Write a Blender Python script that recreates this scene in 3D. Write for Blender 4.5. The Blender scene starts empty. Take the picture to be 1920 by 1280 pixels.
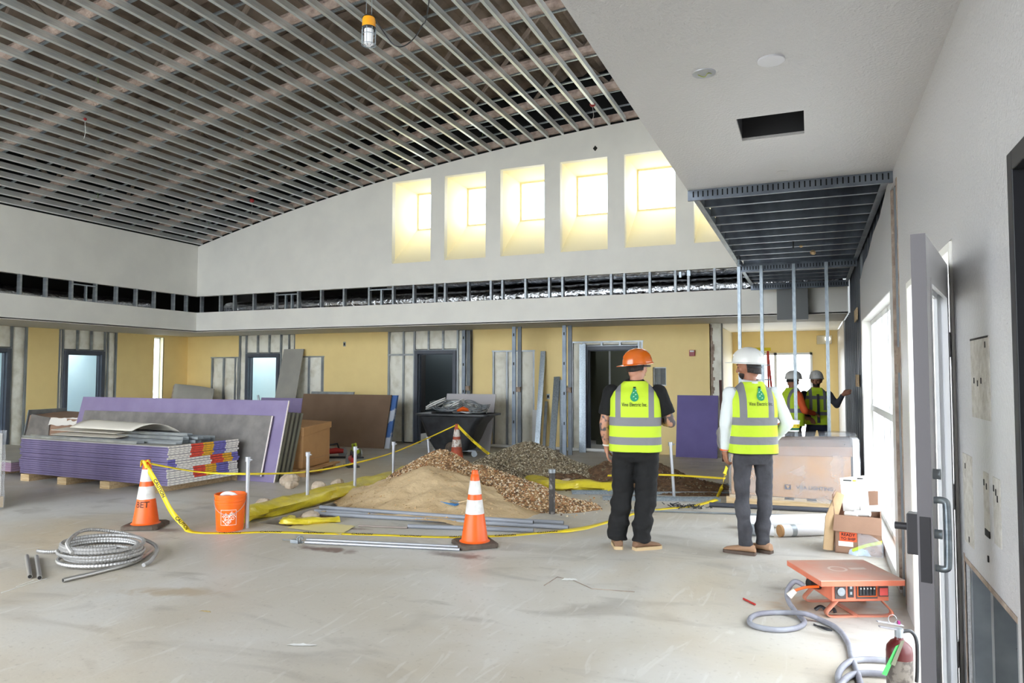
import bpy, bmesh, math, random
from mathutils import Vector, Matrix
from mathutils.bvhtree import BVHTree
from mathutils import noise as mnoise
random.seed(7)
PI = math.pi
S = bpy.context.scene
COL = S.collection
# ------------------------------------------------------------------ camera, sky, exposure
EYE = 1.6
YAW, PITCH, ROLL, FPX = .3973, .0468, .0016, 1334.0
cam_data = bpy.data.cameras.new('camera'); cam = bpy.data.objects.new('camera', cam_data); COL.objects.link(cam)
cam_data.sensor_width = 36.0; cam_data.lens = 36.0 * FPX / 1920.0; cam_data.clip_start = .05; cam_data.clip_end = 300
cam.matrix_world = (Matrix.Translation((0, 0, EYE)) @ Matrix.Rotation(YAW, 4, 'Z') @ Matrix.Rotation(PI / 2 + PITCH, 4, 'X')
                    @ Matrix.Rotation(ROLL, 4, 'Z'))
S.camera = cam
W = bpy.data.worlds.new('sky'); S.world = W; W.use_nodes = True
bg = W.node_tree.nodes['Background']; bg.inputs[0].default_value = (.86, .93, 1.0, 1); bg.inputs[1].default_value = 6.2
S.view_settings.view_transform = 'Standard'; S.view_settings.look = 'None'; S.view_settings.gamma = 1
S.view_settings.use_curve_mapping = False; S.view_settings.exposure = 0.45
S.cycles.max_bounces = 8; S.cycles.diffuse_bounces = 5; S.cycles.glossy_bounces = 3; S.cycles.use_adaptive_sampling = True; S.cycles.adaptive_threshold = .03
S.cycles.transparent_max_bounces = 16; S.cycles.sample_clamp_indirect = 8; S.cycles.caustics_reflective = False

# ------------------------------------------------------------------ helpers
def lin(c):
    return tuple((x / 255 / 12.92 if x / 255 <= .04045 else ((x / 255 + .055) / 1.055) ** 2.4) for x in c)
MATS = {}
def mat(name, rgb, rough=.6, metal=0, var=None, scale=6, bump=0, bscale=80, detail=4, spec=None, coat=0, alpha=None, emit=0, stretch=None, lo=.35, hi=.65):
    """procedural paint: base colour, optional noise variation towards var, optional noise bump"""
    if name in MATS: return MATS[name]
    m = bpy.data.materials.new(name); m.use_nodes = True; MATS[name] = m
    nt = m.node_tree; b = nt.nodes['Principled BSDF']
    c = lin(rgb); b.inputs['Base Color'].default_value = (*c, 1)
    b.inputs['Roughness'].default_value = rough; b.inputs['Metallic'].default_value = metal
    if spec is not None: b.inputs['Specular IOR Level'].default_value = spec
    if coat: b.inputs['Coat Weight'].default_value = coat
    tc = nt.nodes.new('ShaderNodeTexCoord'); src = tc.outputs['Object']
    if stretch:
        mp = nt.nodes.new('ShaderNodeMapping'); mp.inputs['Scale'].default_value = stretch
        nt.links.new(src, mp.inputs[0]); src = mp.outputs[0]
    if var:
        n = nt.nodes.new('ShaderNodeTexNoise'); n.inputs['Scale'].default_value = scale; n.inputs['Detail'].default_value = detail
        r = nt.nodes.new('ShaderNodeValToRGB'); r.color_ramp.elements[0].position = lo; r.color_ramp.elements[1].position = hi
        r.color_ramp.elements[0].color = (*c, 1); r.color_ramp.elements[1].color = (*lin(var), 1)
        nt.links.new(src, n.inputs[0]); nt.links.new(n.outputs[0], r.inputs[0]); nt.links.new(r.outputs[0], b.inputs['Base Color'])
    if bump:
        n2 = nt.nodes.new('ShaderNodeTexNoise'); n2.inputs['Scale'].default_value = bscale; n2.inputs['Detail'].default_value = 3
        bp = nt.nodes.new('ShaderNodeBump'); bp.inputs['Strength'].default_value = bump; bp.inputs['Distance'].default_value = .02
        nt.links.new(src, n2.inputs[0]); nt.links.new(n2.outputs[0], bp.inputs['Height']); nt.links.new(bp.outputs[0], b.inputs['Normal'])
    if alpha is not None: b.inputs['Alpha'].default_value = alpha
    if emit:
        b.inputs['Emission Color'].default_value = (*c, 1); b.inputs['Emission Strength'].default_value = emit
    return m
def film(name, rgb, opacity, rough=.2, bump=0, bscale=14, var=0):
    """clear plastic or glass: transparent mixed with a glossy/diffuse sheet"""
    if name in MATS: return MATS[name]
    m = bpy.data.materials.new(name); m.use_nodes = True; MATS[name] = m
    nt = m.node_tree; b = nt.nodes['Principled BSDF']; out = nt.nodes['Material Output']
    b.inputs['Base Color'].default_value = (*lin(rgb), 1); b.inputs['Roughness'].default_value = rough
    t = nt.nodes.new('ShaderNodeBsdfTransparent'); mx = nt.nodes.new('ShaderNodeMixShader'); mx.inputs[0].default_value = opacity
    nt.links.new(t.outputs[0], mx.inputs[1]); nt.links.new(b.outputs[0], mx.inputs[2]); nt.links.new(mx.outputs[0], out.inputs[0])
    if bump or var:
        tc = nt.nodes.new('ShaderNodeTexCoord')
        n = nt.nodes.new('ShaderNodeTexNoise'); n.inputs['Scale'].default_value = bscale; n.inputs['Detail'].default_value = 5; n.inputs['Distortion'].default_value = .4
        nt.links.new(tc.outputs['Object'], n.inputs[0])
        if bump:
            bp = nt.nodes.new('ShaderNodeBump'); bp.inputs['Strength'].default_value = bump; bp.inputs['Distance'].default_value = .03
            nt.links.new(n.outputs[0], bp.inputs['Height']); nt.links.new(bp.outputs[0], b.inputs['Normal'])
        if var:
            mr = nt.nodes.new('ShaderNodeMapRange'); mr.inputs[1].default_value = .4; mr.inputs[2].default_value = .7
            mr.inputs[3].default_value = opacity; mr.inputs[4].default_value = min(1, opacity + var)
            nt.links.new(n.outputs[0], mr.inputs[0]); nt.links.new(mr.outputs[0], mx.inputs[0])
    return m

class MB:
    def __init__(s): s.v = []; s.f = []; s.m = []
    def add(s, vs, fs, mi=0):
        o = len(s.v); s.v += [tuple(v) for v in vs]; s.f += [tuple(i + o for i in f) for f in fs]; s.m += [mi] * len(fs); return s
    def box(s, x0, x1, y0, y1, z0, z1, mi=0):
        vs = [(x, y, z) for z in (z0, z1) for y in (y0, y1) for x in (x0, x1)]
        return s.add(vs, [(0, 2, 3, 1), (4, 5, 7, 6), (0, 1, 5, 4), (2, 6, 7, 3), (0, 4, 6, 2), (1, 3, 7, 5)], mi)
    def hexa(s, lo, hi, mi=0):
        """lo, hi: four points each, same winding (ccw seen from above)"""
        vs = list(lo) + list(hi)
        return s.add(vs, [(3, 2, 1, 0), (4, 5, 6, 7), (0, 1, 5, 4), (1, 2, 6, 5), (2, 3, 7, 6), (3, 0, 4, 7)], mi)
    def prism(s, prof, p, q, side=None, mi=0):
        """extrude 2-D profile (a, b) from p to q; a along side, b along the third axis"""
        p, q = Vector(p), Vector(q); d = (q - p).normalized()
        if side is None: side = Vector((0, 0, 1)).cross(d) if abs(d.z) < .95 else Vector((1, 0, 0))
        side = Vector(side); side = (side - d * side.dot(d)).normalized(); up = d.cross(side)
        n = len(prof); vs = [p + side * a + up * b for a, b in prof] + [q + side * a + up * b for a, b in prof]
        fs = [(i, (i + 1) % n, n + (i + 1) % n, n + i) for i in range(n)]
        return s.add(vs, fs + [tuple(range(n))[::-1], tuple(range(n, 2 * n))], mi)
    def beam(s, p, q, w, h, side=None, mi=0):
        return s.prism([(-w / 2, -h / 2), (w / 2, -h / 2), (w / 2, h / 2), (-w / 2, h / 2)], p, q, side, mi)
    def chan(s, p, q, w, d, side=None, t=.004, mi=0):
        """C section: web w wide (along side), flanges d deep on the +b side"""
        a = w / 2
        return s.prism([(-a, 0), (a, 0), (a, d), (a - t, d), (a - t, t), (-a + t, t), (-a + t, d), (-a, d)], p, q, side, mi)
    def tube(s, pts, r, seg=10, mi=0, cap=True, flat=1.0):
        pts = [Vector(p) for p in pts]; n = len(pts); rs = r if isinstance(r, (list, tuple)) else [r] * n
        t0 = (pts[1] - pts[0]).normalized(); a = t0.orthogonal().normalized(); o = len(s.v)
        for i, p in enumerate(pts):
            t = (pts[min(i + 1, n - 1)] - pts[max(i - 1, 0)]).normalized(); a = (a - t * a.dot(t)).normalized(); b = t.cross(a)
            for k in range(seg):
                an = 2 * PI * k / seg; s.v.append(tuple(p + a * (rs[i] * math.cos(an)) + b * (rs[i] * flat * math.sin(an))))
        for i in range(n - 1):
            for k in range(seg):
                s.f.append((o + i * seg + k, o + i * seg + (k + 1) % seg, o + (i + 1) * seg + (k + 1) % seg, o + (i + 1) * seg + k)); s.m.append(mi)
        if cap:
            s.f.append(tuple(o + k for k in range(seg))[::-1]); s.m.append(mi)
            s.f.append(tuple(o + (n - 1) * seg + k for k in range(seg))); s.m.append(mi)
        return s
    def lathe(s, prof, seg=24, c=(0, 0, 0), mi=0, R=None, sx=1, sy=1):
        c = Vector(c); o = len(s.v); n = len(prof)
        for r, z in prof:
            for k in range(seg):
                an = 2 * PI * k / seg; v = Vector((r * sx * math.cos(an), r * sy * math.sin(an), z))
                s.v.append(tuple(c + (R @ v if R else v)))
        for i in range(n - 1):
            for k in range(seg):
                s.f.append((o + i * seg + k, o + i * seg + (k + 1) % seg, o + (i + 1) * seg + (k + 1) % seg, o + (i + 1) * seg + k)); s.m.append(mi)
        if prof[0][0] > 1e-4: s.f.append(tuple(o + k for k in range(seg))[::-1]); s.m.append(mi)
        if prof[-1][0] > 1e-4: s.f.append(tuple(o + (n - 1) * seg + k for k in range(seg))); s.m.append(mi)
        return s
    def rings(s, rings, mi=0, cap=True):
        o = len(s.v); n = len(rings[0])
        for r in rings: s.v += [tuple(p) for p in r]
        for i in range(len(rings) - 1):
            for k in range(n):
                s.f.append((o + i * n + k, o + i * n + (k + 1) % n, o + (i + 1) * n + (k + 1) % n, o + (i + 1) * n + k)); s.m.append(mi)
        if cap:
            s.f.append(tuple(o + k for k in range(n))[::-1]); s.m.append(mi)
            s.f.append(tuple(o + (len(rings) - 1) * n + k for k in range(n))); s.m.append(mi)
        return s
    def grid(s, nu, nv, fn, mi=0, flip=False):
        o = len(s.v)
        for j in range(nv + 1):
            for i in range(nu + 1): s.v.append(tuple(fn(i / nu, j / nv)))
        for j in range(nv):
            for i in range(nu):
                a = o + j * (nu + 1) + i; q = (a, a + 1, a + nu + 2, a + nu + 1)
                s.f.append(q[::-1] if flip else q); s.m.append(mi)
        return s
    def sphere(s, c, r, mi=0, sx=1, sy=1, sz=1, seg=12, n=7, R=None):
        return s.lathe([(max(r * math.sin(PI * i / n), 1e-5), -r * sz * math.cos(PI * i / n)) for i in range(n + 1)], seg, c, mi, R, sx, sy)
    def xf(s, M):
        s.v = [tuple(M @ Vector(v)) for v in s.v]; return s
    def mesh(s, name, mats, smooth=False):
        me = bpy.data.meshes.new(name); me.from_pydata(s.v, [], s.f); 
        for m in (mats if isinstance(mats, (list, tuple)) else [mats]): me.materials.append(m)
        me.polygons.foreach_set('material_index', s.m)
        if smooth: me.polygons.foreach_set('use_smooth', [True] * len(me.polygons))
        me.update()
        if smooth:
            try: me.set_sharp_from_angle(angle=.75)
            except Exception: pass
        return me
    def build(s, name, mats, parent=None, smooth=False, bevel=0):
        o = bpy.data.objects.new(name, s.mesh(name, mats, smooth)); COL.objects.link(o); o.parent = parent
        if bevel:
            b = o.modifiers.new('bevel', 'BEVEL'); b.width = bevel; b.segments = 2; b.limit_method = 'ANGLE'
        return o
def tag(o, label, cat, group=None, kind=None):
    o['label'] = label; o['category'] = cat
    if group: o['group'] = group
    if kind: o['kind'] = kind
    return o
def thing(name, loc, rz, label, cat, group=None):
    o = bpy.data.objects.new(name, None); o.empty_display_size = .1; COL.objects.link(o); o.location = loc; o.rotation_euler = (0, 0, rz)
    return tag(o, label, cat, group)
def struct(o): o['kind'] = 'structure'; return o
def copy_of(src, loc=None, parent=None, rot=None):
    c = src.copy(); COL.objects.link(c)
    if parent is not None: c.parent = parent
    if loc is not None: c.location = loc
    if rot is not None: c.rotation_euler = rot
    return c
def copy_tree(o, parent=None):
    c = o.copy(); COL.objects.link(c); c.parent = parent
    for ch in list(o.children): copy_tree(ch, c)
    return c
def catmull(pts, n=8, closed=False):
    P = [Vector(p) for p in pts]; out = []
    N = len(P)
    for i in range(N - 1):
        a, b, c, d = P[max(i - 1, 0)], P[i], P[i + 1], P[min(i + 2, N - 1)]
        for k in range(n):
            t = k / n; out.append(.5 * ((2 * b) + (c - a) * t + (2 * a - 5 * b + 4 * c - d) * t * t + (3 * b - a - 3 * c + d) * t ** 3))
    out.append(P[-1]); return out
def text_mesh(body, size=1, extrude=0, bold=0, align='CENTER', shear=0, space=1):
    cu = bpy.data.curves.new('lettering', 'FONT'); cu.body = body; cu.size = size; cu.extrude = extrude; cu.offset = bold
    cu.align_x = align; cu.align_y = 'CENTER'; cu.shear = shear; cu.space_character = space; cu.resolution_u = 3
    o = bpy.data.objects.new('lettering', cu); COL.objects.link(o)
    bpy.context.view_layer.update(); dg = bpy.context.evaluated_depsgraph_get()
    me = bpy.data.meshes.new_from_object(o.evaluated_get(dg)); bpy.data.objects.remove(o); bpy.data.curves.remove(cu)
    return me
def lettering(body, size, fn, m, parent=None, name='lettering', fine=.012, **kw):
    """lay the text's flat outline on a surface: fn maps (x, y) of the text to a point"""
    me = text_mesh(body, size, **kw)
    if fine:
        bm = bmesh.new(); bm.from_mesh(me); bmesh.ops.triangulate(bm, faces=bm.faces[:])
        for _ in range(4):
            es = [e for e in bm.edges if e.calc_length() > fine]
            if not es: break
            bmesh.ops.subdivide_edges(bm, edges=es, cuts=1); bmesh.ops.triangulate(bm, faces=[f for f in bm.faces if len(f.verts) > 3])
        bm.to_mesh(me); bm.free()
    me.vertices.foreach_set('co', [c for v in me.vertices for c in fn(v.co.x, v.co.y)])
    me.materials.clear(); me.materials.append(m); me.update()
    o = bpy.data.objects.new(name, me); COL.objects.link(o); o.parent = parent
    return o
def evaluated(o, name=None):
    bpy.context.view_layer.update(); dg = bpy.context.evaluated_depsgraph_get()
    me = bpy.data.meshes.new_from_object(o.evaluated_get(dg)); o.modifiers.clear(); o.data = me
    return o
def remeshed(mb, name, mats, voxel, parent=None, smooth=6, disp=None, fit=.55):
    """several overlapping closed forms grown together into one continuous skin"""
    o = bpy.data.objects.new(name, mb.mesh(name, mats)); COL.objects.link(o)
    r = o.modifiers.new('r', 'REMESH'); r.mode = 'VOXEL'; r.voxel_size = voxel
    if smooth:
        sm = o.modifiers.new('s', 'SMOOTH'); sm.iterations = smooth; sm.factor = fit
    evaluated(o); me = o.data
    if disp:
        co = [v.co.copy() for v in me.vertices]; no = [v.normal.copy() for v in me.vertices]
        for v, c, n in zip(me.vertices, co, no): v.co = c + n * disp(c, n)
    me.polygons.foreach_set('use_smooth', [True] * len(me.polygons)); me.update()
    o.parent = parent
    return o
def heap_noise(x, y, s): return mnoise.noise(Vector((x * s, y * s, 3.1)))
# ------------------------------------------------------------------ dimensions of the place (metres)
XL, XLF, YB, YF = -15.7, -13.6, 14.5, 12.8      # left wall, left fascia, back wall, back fascia
ZS, ZR0, ZR1 = 2.62, 3.08, 3.47                 # soffit underside, open strip in the fascia
XR, ZC, XC = .58, 3.1, -.9                      # right wall, low ceiling height, its free edge
YN, YE = -2.5, 18.0                             # where the room is open to the daylight behind the camera, corridor end
def arc(x): return 6.38 - .0092 * x * x
M_white = mat('white_paint', (238, 236, 229), .55, var=(232, 230, 224), scale=2, bump=.05, bscale=60)
M_tex = mat('textured_paint', (198, 196, 196), .3, bump=.35, bscale=75)
M_yel = mat('yellow_paint', (254, 228, 160), .6, var=(250, 223, 155), scale=3)
M_cream = mat('cream_paint', (255, 246, 214), .6)
M_blue = mat('pale_blue_paint', (206, 222, 222), .6, var=(196, 216, 220), scale=1)
M_bband = mat('blue_band', (82, 128, 196), .6)
M_dark = mat('dark_cavity', (34, 32, 30), .9)  # near-black: the darkness inside hollows and holes is put into this colour
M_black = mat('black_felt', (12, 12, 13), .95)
M_galv = mat('galvanised_steel', (178, 188, 194), .38, metal=.85, var=(150, 160, 170), scale=8, stretch=(6, .6, 6), bump=.03, bscale=30)
M_chan = mat('bright_galvanised', (234, 238, 236), .36, metal=.6, var=(216, 222, 224), scale=8, stretch=(6, .6, 6))
M_galvd = mat('dull_steel', (172, 178, 182), .45, metal=.6, var=(140, 146, 152), scale=4)
M_frame = mat('grey_door_steel', (84, 90, 102), .45, var=(74, 80, 92), scale=4)
M_ins = mat('paper_faced_insulation', (250, 248, 236), .8, var=(222, 218, 200), scale=5, bump=.5, bscale=9, lo=.45, hi=.75)
M_foil = mat('foil_duct_wrap', (190, 192, 196), .22, metal=1, bump=1.0, bscale=16, detail=5)
M_deck = mat('sprayed_roof_deck', (150, 134, 120), .95, var=(100, 88, 78), scale=1.4, bump=.5, bscale=24)
M_fire = mat('sprayed_fireproofing', (216, 196, 184), .95, var=(176, 154, 142), scale=9, bump=.9, bscale=40)
M_glass = film('window_glass', (230, 240, 245), .08, .02)
M_alum = mat('white_aluminium', (236, 238, 240), .35)
M_tear = mat('torn_gypsum', (176, 158, 142), .9, var=(140, 122, 110), scale=14, bump=.6, bscale=40)

# floor concrete with stains
def concrete():
    m = bpy.data.materials.new('polished_concrete'); m.use_nodes = True; nt = m.node_tree; b = nt.nodes['Principled BSDF']; L = nt.links
    tc = nt.nodes.new('ShaderNodeTexCoord')
    def nz(scale, det=5, dist=.6, st=None):
        n = nt.nodes.new('ShaderNodeTexNoise'); n.inputs['Scale'].default_value = scale; n.inputs['Detail'].default_value = det; n.inputs['Distortion'].default_value = dist
        if st:
            mp = nt.nodes.new('ShaderNodeMapping'); mp.inputs['Scale'].default_value = st; L.new(tc.outputs['Object'], mp.inputs[0]); L.new(mp.outputs[0], n.inputs[0])
        else: L.new(tc.outputs['Object'], n.inputs[0])
        return n.outputs[0]
    def ramp(s, a, c0, bb, c1):
        r = nt.nodes.new('ShaderNodeValToRGB'); r.color_ramp.elements[0].position = a; r.color_ramp.elements[1].position = bb
        r.color_ramp.elements[0].color = (*c0, 1) if len(c0) == 3 else c0; r.color_ramp.elements[1].color = (*c1, 1); L.new(s, r.inputs[0]); return r.outputs[0]
    def mixc(f, a, bb):
        x = nt.nodes.new('ShaderNodeMix'); x.data_type = 'RGBA'; L.new(f, x.inputs[0]); L.new(a, x.inputs[6]); L.new(bb, x.inputs[7]); return x.outputs[2]
    base = ramp(nz(.55), .38, lin((190, 182, 168)), .62, lin((206, 203, 197)))
    g = (0, 0, 0)
    f1 = ramp(nz(.9, 6, 1.4, (1, 2.2, 1)), .54, g, .72, (.75, .75, .75)); c2 = ramp(nz(3), .3, lin((150, 142, 130)), .7, lin((168, 164, 158)))
    c = mixc(f1, base, c2)
    f3 = ramp(nz(.35, 4, .5), .52, g, .70, (.55, .55, .55)); c4 = ramp(nz(5), .3, lin((200, 176, 136)), .7, lin((208, 190, 156)))
    c = mixc(f3, c, c4)
    f5 = ramp(nz(26, 6, .3), .60, g, .75, (.35, .35, .35)); c6 = ramp(nz(9), .3, lin((128, 116, 102)), .7, lin((150, 142, 134)))
    c = mixc(f5, c, c6)
    f7 = ramp(nz(1.8, 8, 3.2, (2.6, .5, 1)), .60, g, .66, (.3, .3, .3)); c8 = ramp(nz(4), .3, lin((228, 226, 220)), .7, lin((216, 214, 210)))
    c = mixc(f7, c, c8)
    # rust and mud stains left on the slab, each with its own ragged outline
    for (sx_, sy_, rx, ry, an, col, st_) in ((-4.15, 5.42, .42, .11, .1, (116, 88, 78), .9), (-6.15, 5.45, .28, .09, .1, (118, 94, 84), .7), (-2.95, 5.72, .36, .10, .1, (110, 92, 86), .8), (.1, 5.5, .55, .3, .4, (190, 164, 130), .7), (-4.35, 3.95, .5, .13, .3, (176, 158, 132), .8), (-4.55, 6.25, .45, .06, .1, (120, 92, 84), .7), (-1.9, 9.35, 1.0, .22, 0, (140, 122, 106), .7), (-3.9, 7.0, 1.3, .22, 0, (206, 182, 146), .8)):
        mp = nt.nodes.new('ShaderNodeMapping'); mp.vector_type = 'TEXTURE'; mp.inputs['Location'].default_value = (sx_, sy_, 0); mp.inputs['Rotation'].default_value = (0, 0, an); mp.inputs['Scale'].default_value = (rx, ry, 1); L.new(tc.outputs['Object'], mp.inputs[0])
        ln = nt.nodes.new('ShaderNodeVectorMath'); ln.operation = 'LENGTH'; L.new(mp.outputs[0], ln.inputs[0])
        ad = nt.nodes.new('ShaderNodeMath'); ad.operation = 'ADD'; L.new(ln.outputs['Value'], ad.inputs[0]); m2 = nt.nodes.new('ShaderNodeMath'); m2.operation = 'MULTIPLY'; L.new(nz(6, 6, 1.2), m2.inputs[0]); m2.inputs[1].default_value = 1.6; L.new(m2.outputs[0], ad.inputs[1])
        mr = nt.nodes.new('ShaderNodeMapRange'); mr.inputs[1].default_value = 1.15; mr.inputs[2].default_value = 1.75; mr.inputs[3].default_value = st_; mr.inputs[4].default_value = 0; L.new(ad.outputs[0], mr.inputs[0])
        x = nt.nodes.new('ShaderNodeMix'); x.data_type = 'RGBA'; L.new(mr.outputs[0], x.inputs[0]); L.new(c, x.inputs[6]); x.inputs[7].default_value = (*lin(col), 1); c = x.outputs[2]
    L.new(c, b.inputs['Base Color'])
    rr = nt.nodes.new('ShaderNodeMapRange'); rr.inputs[3].default_value = .32; rr.inputs[4].default_value = .62; L.new(nz(1.3), rr.inputs[0]); L.new(rr.outputs[0], b.inputs['Roughness'])
    bp = nt.nodes.new('ShaderNodeBump'); bp.inputs['Strength'].default_value = .12; bp.inputs['Distance'].default_value = .01; L.new(nz(30, 6), bp.inputs['Height']); L.new(bp.outputs[0], b.inputs['Normal'])
    return m
M_conc = concrete()
M_ground = mat('outside_concrete', (205, 204, 200), .8, var=(188, 187, 182), scale=1)

# ------------------------------------------------------------------ ground, floor
g = struct(MB().box(-60, 60, -60, 60, -.30, -.20).build('ground', M_ground))
struct(MB().box(XR + .16, 12, -8, 22, -.20, -.03).build('ground_walkway', M_ground))
# slab with the trench cut out of it (trench X -5.6..-4.9, Y 6.1..9.9)
TX0, TX1, TY0, TY1 = -5.55, -4.95, 6.1, 10.6
fl = MB()
for (a, b_, c_, d_) in ((XL - 3, XR + .2, YN, TY0), (XL - 3, TX0, TY0, TY1), (TX1, XR + .2, TY0, TY1), (XL - 3, XR + .2, TY1, YE + .3)):
    fl.box(a, b_, c_, d_, -.2, 0)
floor = struct(fl.build('floor', M_conc))

# ------------------------------------------------------------------ wall builders
def split_wall(mb, axis, at, th, a0, a1, z0, z1, holes, mi=0):
    """board wall lying at x=at or y=at (thickness th, signed), spanning a0..a1, with rectangular holes (a0,a1,z0,z1)"""
    A = sorted({a0, a1, *[h[0] for h in holes], *[h[1] for h in holes]}); Z = sorted({z0, z1, *[h[2] for h in holes], *[h[3] for h in holes]})
    A = [a for a in A if a0 <= a <= a1]; Z = [z for z in Z if z0 <= z <= z1]
    for i in range(len(A) - 1):
        run = None
        for j in range(len(Z) - 1):
            ca, cz = (A[i] + A[i + 1]) / 2, (Z[j] + Z[j + 1]) / 2
            solid = not any(h[0] < ca < h[1] and h[2] < cz < h[3] for h in holes)
            if solid: run = (run[0], Z[j + 1]) if run else (Z[j], Z[j + 1])
            if run and (not solid or j == len(Z) - 2):
                t0, t1 = sorted((at, at + th))
                if axis == 'y': mb.box(A[i], A[i + 1], t0, t1, run[0], run[1], mi)
                else: mb.box(t0, t1, A[i], A[i + 1], run[0], run[1], mi)
                run = None
    return mb

# back wall, lower: board with exposed stud bays (x0,x1,z0,z1)
BAYS = [(-14.85, -13.9, .0, 2.05), (-13.9, -12.05, 0, ZS), (-12.05, -11.15, 0, 2.05), (-9.3, -7.05, 0, ZS), (-6.56, -5.55, .02, 2.13), (-4.72, -3.17, 0, 2.30)]
BDOORS = [(-13.55, -12.63, 2.05), (-8.47, -7.55, 2.08), (-4.33, -3.37, 2.12)]
BWIN = (-2.97, -2.70, 1.38, 1.76)
wb = split_wall(MB(), 'y', YB, .016, XL, -1.82, 0, ZS + .05, BAYS + [BWIN])
wall_back = struct(wb.build('wall_back', M_yel))
wb2 = split_wall(MB(), 'y', YB + .12, .02, XL - .2, -1.82, 0, 4.0, [(d[0], d[1], -1, d[2]) for d in BDOORS] + [BWIN])
wb2.box(-1.84, -1.60, YB, YB + .14, 0, ZS + .05)
struct(wb2.build('wall_back_sheathing', mat('far_board', (150, 148, 142), .8)))
stud_mesh = MB().chan((0, 0, 0), (0, 0, 1), .041, .09, side=(1, 0, 0), t=.006).mesh('stud', M_galvd)
def stud(parent, x, y, z0, z1, rz=0, m=None):
    o = bpy.data.objects.new('stud', stud_mesh); COL.objects.link(o); o.parent = parent; o.location = (x, y, z0); o.scale = (1, 1, z1 - z0); o.rotation_euler = (0, 0, rz); return o
def batt(parent, x0, x1, z0, z1, y, axis='y', seed=0):
    nu, nv = 5, max(3, int((z1 - z0) / .15))
    def fn(u, v):
        e = min(u, 1 - u, ) * 2; bul = .035 * min(1, e * 2.2) + .02 * mnoise.noise(Vector((u * 2 + seed, v * nv * .5, seed * 1.7)))
        a = x0 + (x1 - x0) * u; z = z0 + (z1 - z0) * v; yy = y + .05 - bul
        return (a, yy, z) if axis == 'y' else (-(yy), a, z)
    mb = MB().grid(nu, nv, fn)
    return mb.build('insulation_batt', M_ins, parent, smooth=True)
def bay(parent, x0, x1, z0, z1, y, door=None, axis='y', sp=.405, off=0):
    """studs and batts in one opening; door=(d0,d1,top)"""
    pos = []; a = x0 + .02
    while a < x1 - .06: pos.append(a); a += sp if a > x0 + .03 else sp - off
    pos.append(x1 - .02)
    if door: pos = [p for p in pos if not (door[0] - .15 < p < door[1] + .15)] + [door[0] - .11, door[1] + .11]
    pos.sort()
    for i, p in enumerate(pos):
        if axis == 'y': stud(parent, p, y + .006, z0, z1)
        else: stud(parent, -(y + .006), p, z0, z1, PI / 2)
    cuts = [z0, z1]
    for i in range(len(pos) - 1):
        p, q = pos[i], pos[i + 1]
        if door and p < (door[0] + door[1]) / 2 < q:
            # above the door: short cripples
            k = 3; w = (q - p) / k
            for j in range(k):
                batt(parent, p + .02 + w * j, p + w * (j + 1) - .01, door[2] + .12, z1, y, axis, i + j * 3.3)
                if j: (stud(parent, p + w * j, y + .006, door[2] + .1, z1) if axis == 'y' else stud(parent, -(y + .006), p + w * j, door[2] + .1, z1, PI / 2))
            mb = MB()
            if axis == 'y': mb.box(p, q, y + .0, y + .09, door[2] + .07, door[2] + .1)
            else: mb.box(-(y + .09), -y, p, q, door[2] + .07, door[2] + .1)
            mb.build('header_track', M_galvd, parent)
        else: batt(parent, p + .018, q - .018, z0 + .03, z1 - .01, y, axis, i * 2.1 + x0)
    mb = MB()
    if axis == 'y': mb.box(x0, x1, y, y + .09, z0, z0 + .03) if not door else None
    else: mb.box(-(y + .09), -y, x0, x1, z0, z0 + .03) if not door else None
    if mb.v: mb.build('bottom_track', M_galvd, parent)
def door_frame(parent, n, d, y, axis='y'):
    x0, x1, zt = d; mb = MB(); w = .085
    def bx(a0, a1, y0, y1, z0, z1):
        mb.box(a0, a1, y0, y1, z0, z1) if axis == 'y' else mb.box(-y1, -y0, a0, a1, z0, z1)
    bx(x0 - w, x0, y - .03, y + .16, 0, zt + w); bx(x1, x1 + w, y - .03, y + .16, 0, zt + w); bx(x0, x1, y - .03, y + .16, zt, zt + w)
    bx(x0, x0 + .016, y + .04, y + .11, 0, zt); bx(x1 - .016, x1, y + .04, y + .11, 0, zt); bx(x0, x1, y + .04, y + .11, zt - .016, zt)
    o = struct(mb.build('door_%d' % n, M_frame, None, bevel=.004)); return o
bay(wall_back, *BAYS[0], YB)
bay(wall_back, BAYS[1][0], BAYS[1][1], 0, ZS, YB, BDOORS[0])
bay(wall_back, *BAYS[2], YB)
bay(wall_back, -9.3, -7.05, 0, ZS, YB, BDOORS[1])
bay(wall_back, *BAYS[4], YB, sp=.33)
bay(wall_back, -4.72, -3.17, 0, 2.30, YB, BDOORS[2])
for i, d in enumerate(BDOORS): door_frame(None, i + 1, d, YB)
# steel lining strips seen around the bays
mb = MB()
for b_ in (BAYS[0], BAYS[2], BAYS[4], BAYS[5]):
    mb.box(b_[0] - .01, b_[1] + .01, YB - .006, YB + .03, b_[3] - .02, b_[3] + .012)
mb.box(-9.3, -8.55, YB - .004, YB + .05, 2.05, 2.09)
mb.build('cross_track', M_galvd, wall_back)
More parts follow.
